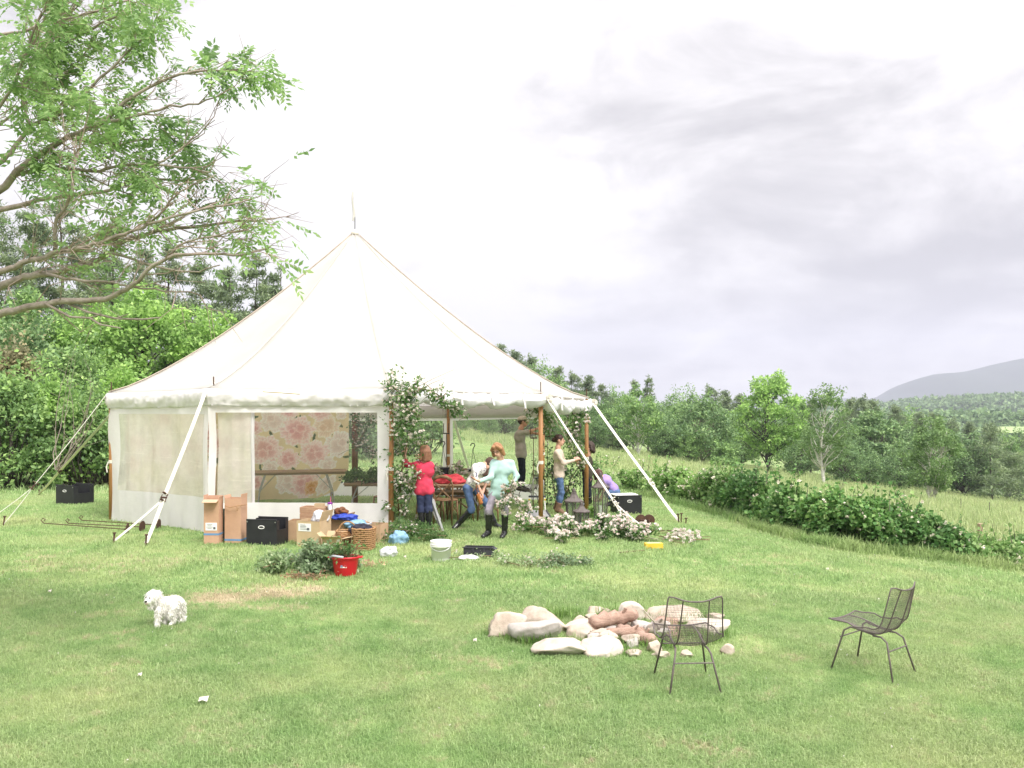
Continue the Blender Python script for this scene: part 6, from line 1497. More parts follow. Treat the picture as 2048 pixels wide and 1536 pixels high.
# ------------------------------------------------------------------ people and the dog
def sdf_surface(prims, vox=.012, k=.03, cuts=(), noise=None):
    """smooth union of rounded cones ('c',a,b,ra,rb) and ellipsoids ('e',centre,radii,matrix) -> verts, quads"""
    lo = np.full(3, 1e9); hi = -lo
    for p in prims:
        if p[0] == 'c':
            for q, r in ((p[1], p[3]), (p[2], p[4])): lo = np.minimum(lo, np.array(q) - r); hi = np.maximum(hi, np.array(q) + r)
        else: r = max(p[2]); lo = np.minimum(lo, np.array(p[1]) - r); hi = np.maximum(hi, np.array(p[1]) + r)
    lo -= 3 * vox + k * .5; hi += 3 * vox + k * .5; n = np.ceil((hi - lo) / vox).astype(int) + 1
    ax = [lo[i] + np.arange(n[i]) * vox for i in range(3)]
    D = np.full(n, 9.0, np.float32)
    for p in prims:
        if p[0] == 'c': pl = np.minimum(np.array(p[1]) - p[3], np.array(p[2]) - p[4]); ph = np.maximum(np.array(p[1]) + p[3], np.array(p[2]) + p[4])
        else: pl = np.array(p[1]) - max(p[2]); ph = np.array(p[1]) + max(p[2])
        i0 = np.maximum(np.floor((pl - lo) / vox - 3 - k / vox).astype(int), 0); i1 = np.minimum(np.ceil((ph - lo) / vox + 4 + k / vox).astype(int), n)
        s = tuple(slice(a, b) for a, b in zip(i0, i1)); X, Y, Z = np.meshgrid(ax[0][s[0]], ax[1][s[1]], ax[2][s[2]], indexing='ij', sparse=True)
        if p[0] == 'c':
            a = np.array(p[1], float); b = np.array(p[2], float); ab = b - a; L2 = ab @ ab + 1e-12
            t = np.clip(((X - a[0]) * ab[0] + (Y - a[1]) * ab[1] + (Z - a[2]) * ab[2]) / L2, 0, 1)
            d = np.sqrt((X - a[0] - t * ab[0]) ** 2 + (Y - a[1] - t * ab[1]) ** 2 + (Z - a[2] - t * ab[2]) ** 2) - (p[3] + (p[4] - p[3]) * t)
        else:
            c = p[1]; M = np.array(p[3]) if len(p) > 3 and p[3] is not None else np.eye(3); x, y, z = X - c[0], Y - c[1], Z - c[2]
            u = (M[0, 0] * x + M[1, 0] * y + M[2, 0] * z) / p[2][0]; v = (M[0, 1] * x + M[1, 1] * y + M[2, 1] * z) / p[2][1]; w = (M[0, 2] * x + M[1, 2] * y + M[2, 2] * z) / p[2][2]
            d = (np.sqrt(u * u + v * v + w * w) - 1) * min(p[2])
        o = D[s]; h = np.clip(.5 + .5 * (o - d) / k, 0, 1); D[s] = o * (1 - h) + d * h - k * h * (1 - h)
    for c in cuts:      # ('s', centre, r) sphere or ('p', point, normal) half space taken away
        X, Y, Z = np.meshgrid(*ax, indexing='ij', sparse=True)
        if c[0] == 's': e = c[2] - np.sqrt((X - c[1][0]) ** 2 + (Y - c[1][1]) ** 2 + (Z - c[1][2]) ** 2)
        else: e = (X - c[1][0]) * c[2][0] + (Y - c[1][1]) * c[2][1] + (Z - c[1][2]) * c[2][2]
        D = np.maximum(D, e)
    D = D.astype(np.float32); S = D < 0
    m = [n[0] - 1, n[1] - 1, n[2] - 1]; cnt = np.zeros(m, np.float32); acc = np.zeros((*m, 3), np.float32); g = np.indices(m).astype(np.float32)
    corner = lambda A, o: A[o[0]:m[0] + o[0], o[1]:m[1] + o[1], o[2]:m[2] + o[2]]
    for axis in range(3):
        oth = [a for a in range(3) if a != axis]
        for b in range(2):
            for c in range(2):
                o = [0, 0, 0]; o[oth[0]] = b; o[oth[1]] = c; o2 = list(o); o2[axis] = 1
                A, B = corner(D, o), corner(D, o2); x = (corner(S, o) != corner(S, o2)); t = np.where(x, A / np.where(x, A - B, 1), 0)
                cnt += x
                for q in range(3): acc[..., q] += np.where(x, (t if q == axis else o[q]), 0)
    act = cnt > 0; idx = np.full(m, -1, np.int64); idx[act] = np.arange(act.sum())
    V = (np.stack([g[q][act] for q in range(3)], 1) + acc[act] / cnt[act][:, None]) * vox + lo
    Fq = []
    for axis in range(3):
        o1, o2 = [(1, 2), (2, 0), (0, 1)][axis]; sl = [slice(1, m[0]), slice(1, m[1]), slice(1, m[2])]; sl[axis] = slice(0, m[axis]); sl2 = list(sl); sl2[axis] = slice(1, m[axis] + 1)
        A = S[tuple(sl)]; B = S[tuple(sl2)]; e = np.argwhere(A != B)
        if not len(e): continue
        off = np.array([s.start for s in sl]); e = e + off; st = S[tuple(e.T)]
        def cell(d1, d2): c = e.copy(); c[:, o1] -= d1; c[:, o2] -= d2; return idx[tuple(c.T)]
        q = np.stack([cell(1, 1), cell(0, 1), cell(0, 0), cell(1, 0)], 1); q[~st] = q[~st][:, ::-1]; Fq.append(q)
    Fq = np.concatenate(Fq); Fq = Fq[(Fq >= 0).all(1)]
    if noise:
        amp, sc = noise; V = V + np.array([[nz(v[0] * sc, v[1] * sc, v[2] * sc), nz(v[0] * sc + 9, v[1] * sc, v[2] * sc), nz(v[0] * sc, v[1] * sc + 9, v[2] * sc)] for v in V]) * amp
    return V, Fq
def quads_join(parts):
    V = []; Fs = []; b = 0
    for v, f in parts: V.append(v); Fs.append(f + b); b += len(v)
    return np.concatenate(V), np.concatenate(Fs)
def hand_prims(w, h, n, s=1.0, curl=.5):
    """w wrist, h direction of the hand, n palm normal (the side the fingers curl to)"""
    w = Vector(w); h = Vector(h).normalized(); n = Vector(n); n = (n - h * n.dot(h)).normalized(); a = h.cross(n).normalized(); P_ = []
    P_.append(('c', w, w + h * .03 * s, .024 * s, .024 * s))
    for q in (-1.0, -.33, .33, 1.0): P_.append(('c', w + h * .03 * s + a * q * .014 * s, w + h * .085 * s + a * q * .028 * s, .014 * s, .012 * s))
    for i, (q, ln) in enumerate(((-1.0, .062), (-.33, .076), (.33, .080), (1.0, .070))):
        b = w + h * .085 * s + a * q * .028 * s; d1 = (h + n * curl * .6 + a * q * .10).normalized(); k = b + d1 * ln * .5 * s; d2 = (h + n * curl * 1.7).normalized(); e = k + d2 * ln * .5 * s
        P_.append(('c', b, k, .0095 * s, .0088 * s)); P_.append(('c', k, e, .0088 * s, .0075 * s))
    b = w + h * .025 * s + a * .030 * s; k = b + (h * .6 + a * .75 + n * .35).normalized() * .042 * s; e = k + (h * .9 + n * .5 + a * .1).normalized() * .034 * s
    P_ += [('c', b, k, .0125 * s, .0105 * s), ('c', k, e, .0105 * s, .008 * s)]
    return P_
M_SKIN = mat('skin', (.62, .37, .27), (.56, .31, .22), rough=.55, scale=14, spec=.35)
M_EYE = mat('eye_dark', (.03, .022, .018), rough=.25); M_LIP = mat('lips', (.46, .18, .16), rough=.5)
def person(label, root, J, face, skin=M_SKIN, top=None, sleeve=1.0, bottom=None, boot=None, boot_h=.36, hairs=(), hair_m=None, hair_cut=None, extra_top=(), hands=True, hem=.03, build=1.0, cuff=None):
    """J: joints in metres round the root; face: direction the head looks"""
    t = thing('person', label, 'person', root); v = {k: Vector(p) for k, p in J.items() if not isinstance(p, float)}; B = build
    side = (v['shR'] - v['shL']).normalized(); hs = (v['hipR'] - v['hipL']).normalized() if (v['hipR'] - v['hipL']).length > .03 else side
    pel = (v['hipL'] + v['hipR']) / 2; ch = v['chest']; wa = pel.lerp(ch, .38); f = Vector(face).normalized(); upv = (v['head'] - v['neck']).normalized()
    f = (f - upv * f.dot(upv) * .0).normalized(); r = f.cross(upv).normalized(); u = r.cross(f).normalized(); H = v['head']; Mh = np.array([list(r), list(f), list(u)]).T
    def torso(g): return [('c', v['shL'].lerp(v['shR'], .12), v['shL'].lerp(v['shR'], .88), (.050 + g) * B, (.050 + g) * B), ('c', ch - side * .085 * B - (ch - pel) * .12, ch + side * .085 * B - (ch - pel) * .12, (.086 + g) * B, (.086 + g) * B), ('c', wa - side * .055, wa + side * .055, (.080 + g) * B, (.080 + g) * B), ('c', pel - hs * .075, pel + hs * .075, (.086 + g) * B, (.086 + g) * B), ('c', wa, ch, (.086 + g) * B, (.088 + g) * B), ('c', pel, wa, (.088 + g) * B, (.082 + g) * B)]
    def arm(s, g, cut): 
        a, e, w = v['sh' + s], v['el' + s], v['wr' + s]; out = [('c', a, a.lerp(e, min(1, cut * 2)), .042 + g, .042 + g - .008 * min(1, cut * 2))]
        if cut > .5: out.append(('c', e, e.lerp(w, (cut - .5) * 2), .034 + g, .034 + g - .011 * (cut - .5) * 2))
        return out
    def leg(s, g, cut=1.0): h, k, a = v['hip' + s], v['kn' + s], v['an' + s]; return [('c', h, k, .072 + g, .048 + g), ('c', k, k.lerp(a, min(.35, cut)), .047 + g, .049 + g), ('c', k.lerp(a, min(.35, cut)), k.lerp(a, cut), .049 + g, .049 + g - .018 * cut)]
    body = torso(-.012) + leg('L', -.012) + leg('R', -.012) + arm('L', -.004, 1.0) + arm('R', -.004, 1.0) + [('c', ch, v['neck'], .055, .050), ('c', v['neck'], H - u * .04, .050, .048)]
    for s in 'LR': body += [('c', v['an' + s], v['to' + s], .036, .030)]
    hd = [('e', H + u * .012 - f * .008, (.074, .092, .098), Mh), ('e', H - u * .055 + f * .022, (.055, .062, .066), Mh), ('c', H + f * .088 + u * .008, H + f * .108 - u * .022, .009, .013), ('e', H + f * .07 - u * .055, (.03, .025, .02), Mh), ('e', H + f * .052 - u * .092, (.028, .022, .022), Mh), ('c', H - u * .05, v['neck'], .05, .05)]
    for s in (-1, 1): hd.append(('e', H + r * s * .076 - f * .005 - u * .012, (.012, .022, .032), Mh))
    parts = [sdf_surface(body, .014, .035), sdf_surface(hd, .0075, .018)]
    if hands:
        for s in 'LR':
            if 'ha' + s in v:
                w = v['wr' + s]; h = (v['ha' + s] - w); n = Vector(v.get('pn' + s, (0, 0, -1))); parts.append(sdf_surface([('c', v['el' + s].lerp(w, .8), w, .029, .025)] + hand_prims(w, h, n, 1.0, J.get('curl' + s, .5)), .0055, .008))
    V, Q = quads_join(parts); link('body', mesh_np('body', V, Q, [skin], True), t)
    for s in (-1, 1): m = MB(); m.lathe([(.001, -.006), (.008, 0), (.001, .006)], 8); o = m.build('eye', M_EYE, t, smooth=True, loc=H + f * .083 + r * s * .031 + u * .012); o.scale = (1.3, 1, 1)
    for s in (-1, 1): MB().tube([H + f * .088 + r * s * .016 + u * .034, H + f * .086 + r * s * .044 + u * .034], .004, 5).build('eyebrow', hair_m or M_EYE, t)
    MB().tube([H + f * .092 - u * .050 - r * .022, H + f * .098 - u * .052, H + f * .092 - u * .050 + r * .022], [.004, .007, .004], 6).build('mouth', M_LIP, t)
    lc = max(.08, 1.04 - boot_h / ((v['knL'] - v['anL']).length))
    if bottom: V, Q = sdf_surface([('c', pel - hs * .065, pel + hs * .06, .082 * B, .082 * B)] + leg('L', .010, lc) + leg('R', .010, lc), .011, .03, noise=(.009, 17)); link('trousers', mesh_np('trousers', V, Q, [bottom], True), t)
    if top:
        tor = torso(.010); tor = [tor[0], tor[1], tor[2], tor[4], ('c', pel.lerp(wa, 1 - hem * 6) if hem < .16 else pel, wa, .098 * B, .090 * B), ('c', pel.lerp(wa, .6) - side * .06, pel.lerp(wa, .6) + side * .05, .092 * B, .092 * B), ('c', ch, v['neck'].lerp(ch, .55), .06, .058)]
        if hem > .1: tor.append(('c', pel - hs * .07 - (ch - pel) * (hem - .1), pel + hs * .07 - (ch - pel) * (hem - .1), 0.102 * B, 0.102 * B))
        V, Q = sdf_surface(tor + arm('L', .008, sleeve) + arm('R', .008, sleeve) + [('c', v['sh' + z_].lerp(ch, .35), wa, .062 * B, .07 * B) for z_ in 'LR'] + list(extra_top), .011, .045, noise=(.008, 15)); link('top_garment', mesh_np('top_garment', V, Q, [top], True), t)
    if boot:
        for s in 'LR':
            k, a, e = v['kn' + s], v['an' + s], v['to' + s]; ln = (a - k).length; st = a.lerp(k, min(.95, boot_h / ln)); hl = a + (a - e).normalized() * .03
            V, Q = sdf_surface([('c', st, a.lerp(st, .25), .063, .05), ('c', a.lerp(st, .25), a, .05, .046), ('c', hl + Vector((0, 0, -.015)), e, .040, .036), ('c', a, e, .045, .034)], .010, .02, cuts=(('p', st + (st - a).normalized() * .012, (st - a).normalized()),)); link('boot', mesh_np('boot', V, Q, [boot], True), t)
    if hairs:
        W_ = lambda c: H + r * c[0] + f * c[1] + u * c[2]
        pr = [('c', W_(p[1]), W_(p[2]), p[3], p[4]) if p[0] == 'c' else ('e', W_(p[1]), p[2]) for p in hairs]
        pr = [p if p[0] == 'c' else (p[0], p[1], p[2], Mh) for p in pr]
        cuts = [('s', H + f * .115 - u * .03, .092)] if hair_cut is None else [('s', H + r * c[0] + f * c[1] + u * c[2], c[3]) for c in hair_cut]
        V, Q = sdf_surface(pr, .008, .02, cuts=cuts, noise=(.005, 20)); link('hair', mesh_np('hair', V, Q, [hair_m], True), t)
    t['_h'] = 0; del t['_h']
    return t, H, (r, f, u)
def frame(px0, py0, d):
    k = d / F
    return P(px0, py0, d), (lambda px, py, dz=0.0: ((px - px0) * k, dz, (py0 - py) * k))
M_JEAN = mat('blue_denim', (.10, .16, .30), (.065, .11, .22), rough=.85, scale=14, bump=.4, bscale=70); M_NAVY = mat('navy_denim', (.035, .045, .095), (.022, .03, .068), rough=.85, scale=14, bump=.4, bscale=70); M_BLKDEN = mat('black_denim', (.018, .02, .034), (.012, .014, .024), rough=.85, scale=14)
M_RUBBER = mat('black_rubber', (.016, .016, .018), (.012, .012, .013), rough=.25, spec=.6); M_BOOTBR = mat('brown_boot', (.20, .115, .075), (.13, .075, .05), rough=.7, scale=14)
hair_bob = [('e', (0, -.012, .026), (.086, .102, .102)), ('c', (-.065, -.03, .0), (-.088, -.02, -.115), .038, .036), ('c', (.065, -.03, .0), (.088, -.02, -.115), .038, .036), ('c', (-.03, -.075, .0), (-.03, -.075, -.13), .05, .04), ('c', (.03, -.075, .0), (.03, -.075, -.13), .05, .04)]
hair_short = [('e', (0, -.014, .024), (.084, .100, .098))]
hair_curl = [('e', (0, -.012, .022), (.092, .106, .106)), ('c', (-.078, .0, .02), (-.092, .01, -.085), .036, .030), ('c', (.078, .0, .02), (.092, .01, -.085), .036, .030), ('c', (0, -.08, 0), (0, -.085, -.11), .06, .045), ('c', (-.05, .05, .085), (-.085, .035, .03), .028, .026), ('c', (.03, .06, .088), (.085, .035, .03), .028, .026)]
def red_person():
    d = G(848, 1068).y; root, q = frame(848, 1068, d)
    J = dict(head=q(849, 903), neck=q(850, 921), chest=q(848, 938), shL=q(832, 930, .02), shR=q(863, 931, -.03), elL=q(812, 931, .16), wrL=q(806, 912, .24), haL=q(807, 899, .27), pnL=(.3, .6, -.2), elR=q(860, 932, .24), wrR=q(838, 919, .36), haR=q(829, 912, .40), pnR=(0, .5, -.6),
             hipL=q(841, 980), hipR=q(856, 980), knL=q(842, 1018, .0), knR=q(858, 1018, -.03), anL=q(845, 1058, -.02), anR=q(858, 1059, -.02), toL=q(845, 1065, .12), toR=q(860, 1066, .12), curlL=.8, curlR=.9)
    person('person with a brown bob in a red sweater reaching up into the garland', root, J, (-.55, .8, .05), top=mat('red_knit', (.72, .065, .125), (.62, .045, .095), rough=.9, bump=.4, bscale=80), sleeve=.72, bottom=M_NAVY, boot=M_RUBBER, boot_h=.33, hairs=hair_bob, hair_m=mat('auburn_hair', (.33, .165, .10), (.20, .09, .055), rough=.6, scale=20, stretch=(9, 9, 1), bump=.5), hem=.12)
def mint_person():
    d = G(992, 1075).y; root, q = frame(992, 1075, d)
    J = dict(head=q(995, 900, -.05), neck=q(1001, 917), chest=q(1003, 933), shL=q(986, 926), shR=q(1023, 927, .03), elL=q(982, 953, -.12), wrL=q(960, 960, -.22), haL=q(949, 956, -.26), pnL=(0, 0, 1), curlL=.4, elR=q(1033, 952, -.03), wrR=q(1024, 974, -.18), haR=q(1016, 979, -.26), pnR=(-1, 0, 0), curlR=1.0,
             hipL=q(989, 985), hipR=q(1008, 986), knL=q(978, 1018, -.10), knR=q(1010, 1021, -.05), anL=q(977, 1064, -.02), anR=q(1009, 1065, .0), toL=q(967, 1071, -.14), toR=q(1004, 1072, -.14))
    hm = mat('ginger_hair', (.40, .215, .105), (.25, .12, .055), rough=.6, scale=30, bump=.8, bscale=60)
    t, H, (r, f, u) = person('person with curly ginger hair and glasses in a mint top walking with roses', root, J, (-.35, -.85, -.42), top=mat('mint_jersey', (.40, .57, .53), (.34, .50, .47), rough=.8, scale=5), sleeve=.97, bottom=mat('grey_leggings', (.33, .29, .34), (.26, .23, .28), rough=.85, scale=10), boot=M_RUBBER, boot_h=.36, hairs=hair_curl, hair_m=hm, hem=.16)
    m = MB()
    for s in (-1, 1): c = H + f * .096 + r * s * .031 + u * .010; m.tube([c + r * .026 * math.cos(a) + u * .019 * math.sin(a) for a in np.linspace(0, 6.28, 13)], .0032, 5, False); m.tube([c + r * s * .026, H + r * s * .076 + u * .015], .003, 4)
    m.tube([H + f * .1 - r * .006 + u * .014, H + f * .1 + r * .006 + u * .014], .003, 4); m.build('glasses', M_EYE, t)
    base = Vector(t.location); rng = np.random.default_rng(91); b = thing('rose_branch', 'drooping branch of blush roses held by the mint topped person', 'flowers', base + Vector(q(1018, 980, -.26)))
    W = [base + Vector(q(x, y, z)) for x, y, z in ((1030, 950, -.26), (1018, 978, -.28), (1008, 1000, -.30), (1003, 1018, -.30))]; W2 = [base + Vector(q(x, y, z)) for x, y, z in ((1018, 978, -.28), (1035, 1000, -.24), (1052, 1012, -.2), (1066, 1022, -.15))]
    cs = []
    for k in range(34): WW = W if k % 3 else W2; fr = rng.uniform(0, 2.99); i = int(fr); cs.append(tuple(WW[i].lerp(WW[i + 1], fr - i) + Vector(rng.normal(size=3)) * .045))
    C = clump_points(cs, [.07] * 34, 12, rng); leafy(b, 'foliage', C, LF_GARL, .05, rng); blossoms(b, C[rng.integers(0, len(C), 130)], rng, .06, M_PETAL); MB().tube(W, .007, 5).tube(W2, .006, 5).build('stems', M_STEM, b, True)
def bent_person():
    d = G(945, 1062).y + .25; root, q = frame(945, 1058, d)
    J = dict(head=q(981, 930, .05), neck=q(970, 930, .03), chest=q(961, 936, 0), shL=q(950, 934, -.12), shR=q(966, 938, .17), elL=q(953, 960, -.20), wrL=q(962, 981, -.20), haL=q(968, 992, -.2), pnL=(-.6, 0, -.3), curlL=.9, elR=q(975, 960, .16), wrR=q(965, 985, .0), haR=q(962, 993, -.06), pnR=(0, -1, 0), curlR=.9,
             hipL=q(935, 976, -.06), hipR=q(946, 975, .12), knL=q(944, 1018, -.08), knR=q(970, 1004, .10), anL=q(917, 1047, .0), anR=q(990, 1052, .16), toL=q(908, 1056, -.08), toR=q(1006, 1060, .18))
    hm = mat('dark_brown_hair', (.085, .045, .03), (.05, .026, .018), rough=.5, scale=20, stretch=(9, 9, 1))
    m, nt, N, L, out = new_mat('floral_blouse'); p = N.new('ShaderNodeBsdfPrincipled'); p.inputs['Roughness'].default_value = .85; v = N.new('ShaderNodeTexVoronoi'); v.inputs['Scale'].default_value = 26; L.new(N.new('ShaderNodeTexCoord').outputs['Object'], v.inputs[0])
    L.new(mixc(N, L, ramp(N, L, v.outputs['Distance'], .30, .36), (.10, .10, .16), (.74, .71, .68)), p.inputs['Base Color']); L.new(p.outputs[0], out.inputs[0])
    t, H, ax = person('bent over person in a floral blouse and jeans with long dark hair', root, J, (.75, -.2, -.62), top=m, sleeve=.62, bottom=M_JEAN, boot=M_RUBBER, boot_h=.34, hairs=[('e', (0, -.012, .02), (.094, .108, .106)), ('c', (.0, -.06, .05), (.02, .06, -.02), .07, .06), ('c', (.0, .02, .04), (.03, .10, -.20), .06, .04), ('c', (-.06, -.02, .0), (-.03, .06, -.22), .04, .03)], hair_m=hm, hair_cut=[], hem=.05)
    base = Vector(t.location); pz = thing('tool_pouch', 'orange brown leather pouch held by the bent person', 'pouch', base + Vector(q(960, 995, -.26))); MB().box((0, 0, 0), (.075, .05, .20), rot=Matrix.Rotation(-.35, 3, 'Y'), bev=.02, taper=.8).build('pouch_body', mat('tan_leather', (.42, .16, .045), (.34, .12, .03), rough=.5), pz); MB().tube([(-.03, 0, .08), (-.06, .0, .22), (-.04, .08, .35)], .010, 5).build('pouch_strap', M_BROWNLEA, pz)
def man():
    d = 21.95; root, q = frame(1044, 983, d); J = dict(head=q(1046, 843), neck=q(1042, 857), chest=q(1039, 870), shL=q(1037, 866, -.17), shR=q(1043, 866, .17), elL=q(1063, 861, -.17), wrL=q(1080, 855, -.10), haL=q(1090, 853, -.06), pnL=(.2, .8, -.3), curlL=.8, elR=q(1062, 866, .16), wrR=q(1078, 868, .06), haR=q(1088, 866, .03), pnR=(0, -.7, -.2), curlR=.9,
             hipL=q(1041, 908, -.09), hipR=q(1044, 908, .09), knL=q(1043, 943, -.09), knR=q(1046, 943, .1), anL=q(1038, 976, -.09), anR=q(1044, 976, .09), toL=q(1051, 980, -.1), toR=q(1056, 980, .1))
    t, H, (r, f, u) = person('person in a camouflage cap and taupe shirt standing on a chair', root, J, (1, .05, .08), skin=mat('tanned_skin', (.56, .30, .20), (.48, .25, .17), rough=.55, scale=14), top=mat('taupe_cotton', (.40, .355, .31), (.34, .30, .26), rough=.85, scale=6), sleeve=.36, bottom=M_BLKDEN, boot=mat('dark_shoe', (.06, .055, .055)), boot_h=.05, hairs=hair_short, hair_m=mat('dark_hair', (.05, .03, .022), rough=.6), hem=.13, build=1.12)
    V, Q = sdf_surface([('e', H + u * .052 - f * .012, (.094, .112, .078), np.array([list(r), list(f), list(u)]).T)], .008, .02, cuts=(('p', H + u * .035, -u),)); cm = mat('camouflage', (.62, .54, .45), (.34, .27, .20), rough=.9, scale=22); cp = link('cap', mesh_np('cap', V, Q, [cm], True), t)
    g = [[H + f * .07 + u * .045 + r * x, H + f * (.18 - abs(x) * .5) + u * .030 + r * x] for x in np.linspace(-.075, .075, 7)]; MB().sheet(g, .005).build('cap_peak', cm, cp)
def cream_person():
    g = G(1120, 1028); d = g.y; root, q = frame(1120, 1028, d); J = dict(head=q(1119, 880), neck=q(1116, 895), chest=q(1117, 908), shL=q(1113, 905, -.16), shR=q(1120, 905, .15), elL=q(1126, 925, -.20), wrL=q(1148, 920, -.10), haL=q(1157, 915, -.06), pnL=(.2, .6, -.3), curlL=.9, elR=q(1130, 926, .16), wrR=q(1150, 922, .08), haR=q(1159, 919, .05), pnR=(0, -.7, -.2), curlR=.9,
             hipL=q(1117, 951, -.08), hipR=q(1120, 951, .09), knL=q(1123, 985, -.09), knR=q(1122, 985, .09), anL=q(1115, 1019, -.10), anR=q(1113, 1017, .12), toL=q(1127, 1025, -.11), toR=q(1124, 1023, .12))
    person('person with dark hair bun in cream sweater and jeans beside the right poles', root, J, (1, -.12, -.05), top=mat('cream_knit', (.62, .52, .43), (.54, .44, .36), rough=.9, scale=6, bump=.4, bscale=60), sleeve=.97, bottom=M_JEAN, boot=M_BOOTBR, boot_h=.14, hairs=hair_short + [('e', (0, -.115, -.005), (.05, .045, .05)), ('c', (0, -.05, .03), (0, -.10, .0), .06, .04)], hair_m=mat('brunette_hair', (.06, .028, .02), (.035, .017, .013), rough=.5, scale=20), hem=.11)
def dark_person():
    d = 22.3; g = on(1172, d); root = g; k = d / F; py0 = 800 + (CZ - g.z) / k; q = lambda px, py, dz=0: ((px - 1172) * k, dz, (py0 - py) * k); J = dict(head=q(1179, 893, .05), neck=q(1177, 908), chest=q(1175, 920), shL=q(1168, 918, -.13), shR=q(1180, 918, .15), elL=q(1166, 938, -.2), wrL=q(1160, 925, -.26), haL=q(1155, 918, -.27), pnL=(-.5, .3, -.3), curlL=.9, elR=q(1172, 938, .1), wrR=q(1160, 930, .0), haR=q(1154, 926, 0), pnR=(0, -.7, -.2), curlR=.9,
             hipL=q(1172, 958, -.08), hipR=q(1178, 958, .08), knL=q(1170, 983, -.09), knR=q(1178, 983, .07), anL=q(1172, 1006, -.08), anR=q(1180, 1004, .09), toL=q(1164, 1009, -.12), toR=q(1173, 1008, .05))
    person('person in dark olive top and black leggings half hidden behind the right rear pole', root, J, (-1, -.1, -.15), top=mat('dark_olive', (.06, .05, .035), (.045, .038, .028), rough=.9), sleeve=.9, bottom=M_BLKDEN, boot=M_RUBBER, boot_h=.1, hairs=hair_bob, hair_m=mat('dark_hair_long', (.05, .03, .022), rough=.6), hem=.1)
def purple_person():
    d = 22.6; g = on(1222, d); k = d / F; py0 = 800 + (CZ - g.z) / k; root = g; q = lambda px, py, dz=0: ((px - 1222) * k, dz, (py0 - py) * k); J = dict(head=q(1196, 949, -.05), neck=q(1203, 954, -.02), chest=q(1211, 958), shL=q(1204, 962, -.16), shR=q(1210, 955, .15), elL=q(1206, 978, -.24), wrL=q(1200, 994, -.20), haL=q(1197, 1001, -.16), pnL=(0, .5, .3), curlL=.8, elR=q(1204, 978, .2), wrR=q(1196, 994, .12), haR=q(1193, 1001, .1), pnR=(0, -.5, .2), curlR=.8,
             hipL=q(1232, 985, -.09), hipR=q(1234, 984, .09), knL=q(1212, 984, -.14), knR=q(1214, 984, .14), anL=q(1226, 1005, -.13), anR=q(1228, 1004, .13), toL=q(1214, 1009, -.14), toR=q(1216, 1009, .14))
    person('crouching person in a lilac shirt with brown hair behind the right lantern', root, J, (-.8, -.15, -.6), top=mat('lilac_cotton', (.37, .27, .60), (.30, .21, .51), rough=.85, scale=8), sleeve=.38, bottom=M_JEAN, boot=M_RUBBER, boot_h=.08, hairs=[('e', (0, -.012, .02), (.094, .108, .106)), ('c', (-.06, .0, .02), (-.06, .06, -.14), .04, .03), ('c', (.06, .0, .02), (.06, .06, -.14), .04, .03), ('c', (0, .03, .07), (0, .11, -.04), .05, .03)], hair_m=mat('brown_hair', (.13, .06, .045), (.08, .035, .028), rough=.6, scale=20), hair_cut=[], hem=.05)
for fn in (red_person, mint_person, bent_person, man, cream_person, dark_person, purple_person): fn()

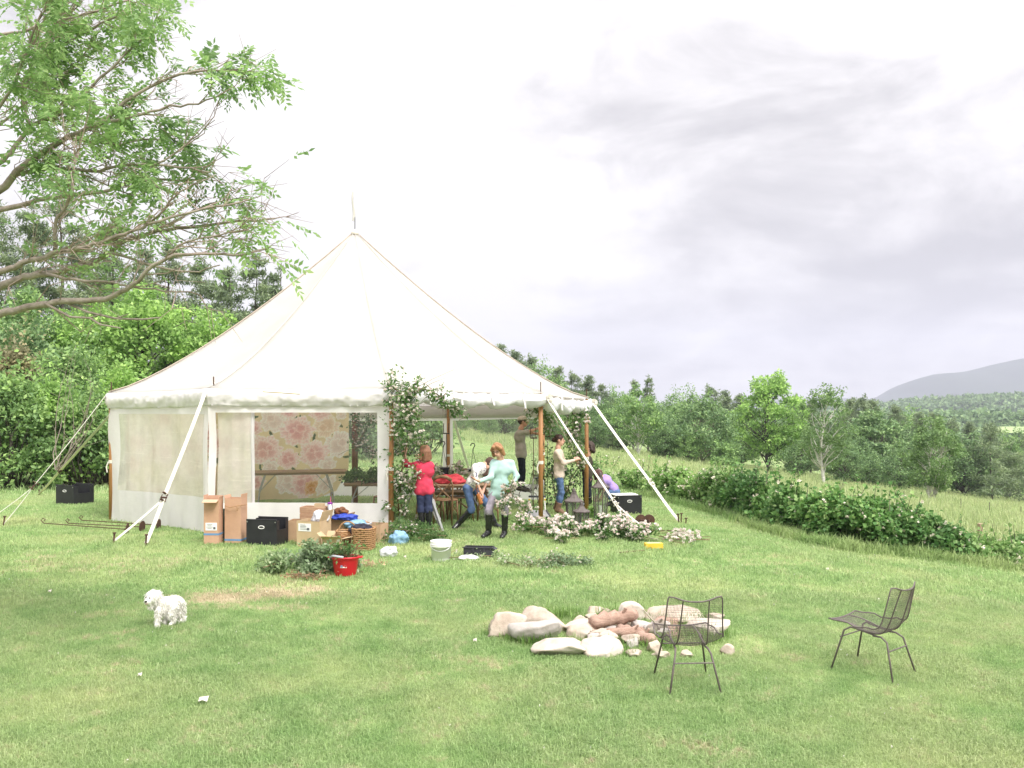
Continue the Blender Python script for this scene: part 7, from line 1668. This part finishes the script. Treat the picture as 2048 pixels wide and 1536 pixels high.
def dog():
    d = G(330, 1252).y; root, q = frame(330, 1252, d); t = thing('white_dog', 'small fluffy white dog standing on the lawn looking back at the camera', 'dog', root)
    coat = mat('white_fur', (.88, .86, .82), (.82, .79, .74), rough=.95, scale=9, bump=.6, bscale=60); s = d / F
    E = lambda px, py, r, dz=0.0: (q(px, py, dz), r * s)
    def cap(a, b): return ('c', a[0], b[0], a[1], b[1])
    pr = [cap(E(322, 1203, 11, -.02), E(352, 1205, 12.5, .10)), cap(E(316, 1208, 11, -.03), E(326, 1216, 12, 0)), cap(E(314, 1200, 10, -.04), E(309, 1192, 11, -.07)),      # back, chest, neck
          ('e', q(307, 1189, -.09), (15.5 * s, 15 * s, 14.5 * s), None), ('e', q(300, 1196, -.16), (7.5 * s, 9 * s, 6.5 * s), None), cap(E(302, 1200, 6.5, -.13), E(303, 1208, 4, -.11)),
          cap(E(316, 1183, 6, -.03), E(321, 1198, 6.5, -.02)), cap(E(294, 1184, 4.5, -.07), E(292, 1196, 4.5, -.09)),                 # ears
          cap(E(320, 1216, 6.5, -.08), E(318, 1234, 5, -.08)), cap(E(318, 1234, 5, -.08), E(319, 1249, 4.2, -.10)), cap(E(330, 1218, 6, .05), E(329, 1236, 4.2, .06)), cap(E(328, 1236, 5, .06), E(328, 1247, 4.2, .03)),
          cap(E(350, 1212, 10, .02), E(345, 1228, 7.5, .0)), cap(E(345, 1228, 7.5, .0), E(349, 1239, 5, .03)), cap(E(349, 1239, 5, .03), E(344, 1250, 4.4, -.01)),
          cap(E(358, 1212, 10, .14), E(356, 1230, 8, .14)), cap(E(356, 1230, 8, .14), E(362, 1240, 5.4, .17)), cap(E(362, 1240, 5.4, .17), E(359, 1249, 4.5, .13)),
          cap(E(364, 1206, 6, .12), E(366, 1224, 5, .16))]
    pr = [p if p[0] == 'c' else (p[0], p[1], p[2], np.eye(3)) for p in pr]
    V, Q = sdf_surface(pr, .0085, .016, noise=(.007, 22)); link('body', mesh_np('body', V, Q, [coat], True), t)
    # coat: thin locks lying along the body and hanging
    rng = np.random.default_rng(6); tri = V[Q]; n = np.cross(tri[:, 1] - tri[:, 0], tri[:, 2] - tri[:, 0]); n /= np.linalg.norm(n, axis=1)[:, None] + 1e-9; c = tri.mean(1); k = rng.integers(0, len(c), 9000); face = np.linalg.norm(c[k] - np.array(q(299.5, 1192, -.18)), axis=1) > .088
    k = k[face]; dd = n[k] * .22 + np.array([0, 0, -.8]) + rng.normal(size=(len(k), 3)) * .12; V2, F2 = leaf_arrays(c[k] - n[k] * .002, rng, .034, .006, .2, 0, dd); link('fur', mesh_np('fur', V2, F2, [coat]), t)
    for px, py, dz in ((295.5, 1188, -.152), (305.5, 1188.5, -.170)): MB().lathe([(.001, -.011), (.0115, 0), (.001, .011)], 8).build('eye', M_EYE, t, smooth=True, loc=q(px, py, dz))
    MB().lathe([(.001, -.013), (.017, -.003), (.015, .006), (.001, .013)], 10).build('nose', M_EYE, t, smooth=True, loc=q(299.3, 1194.5, -.212)); MB().tube([q(296.5, 1199, -.197), q(299.5, 1200, -.203), q(303, 1199, -.197)], .003, 4).build('mouth', M_LIP, t)
    t.scale = (.82, .88, .97)
dog()
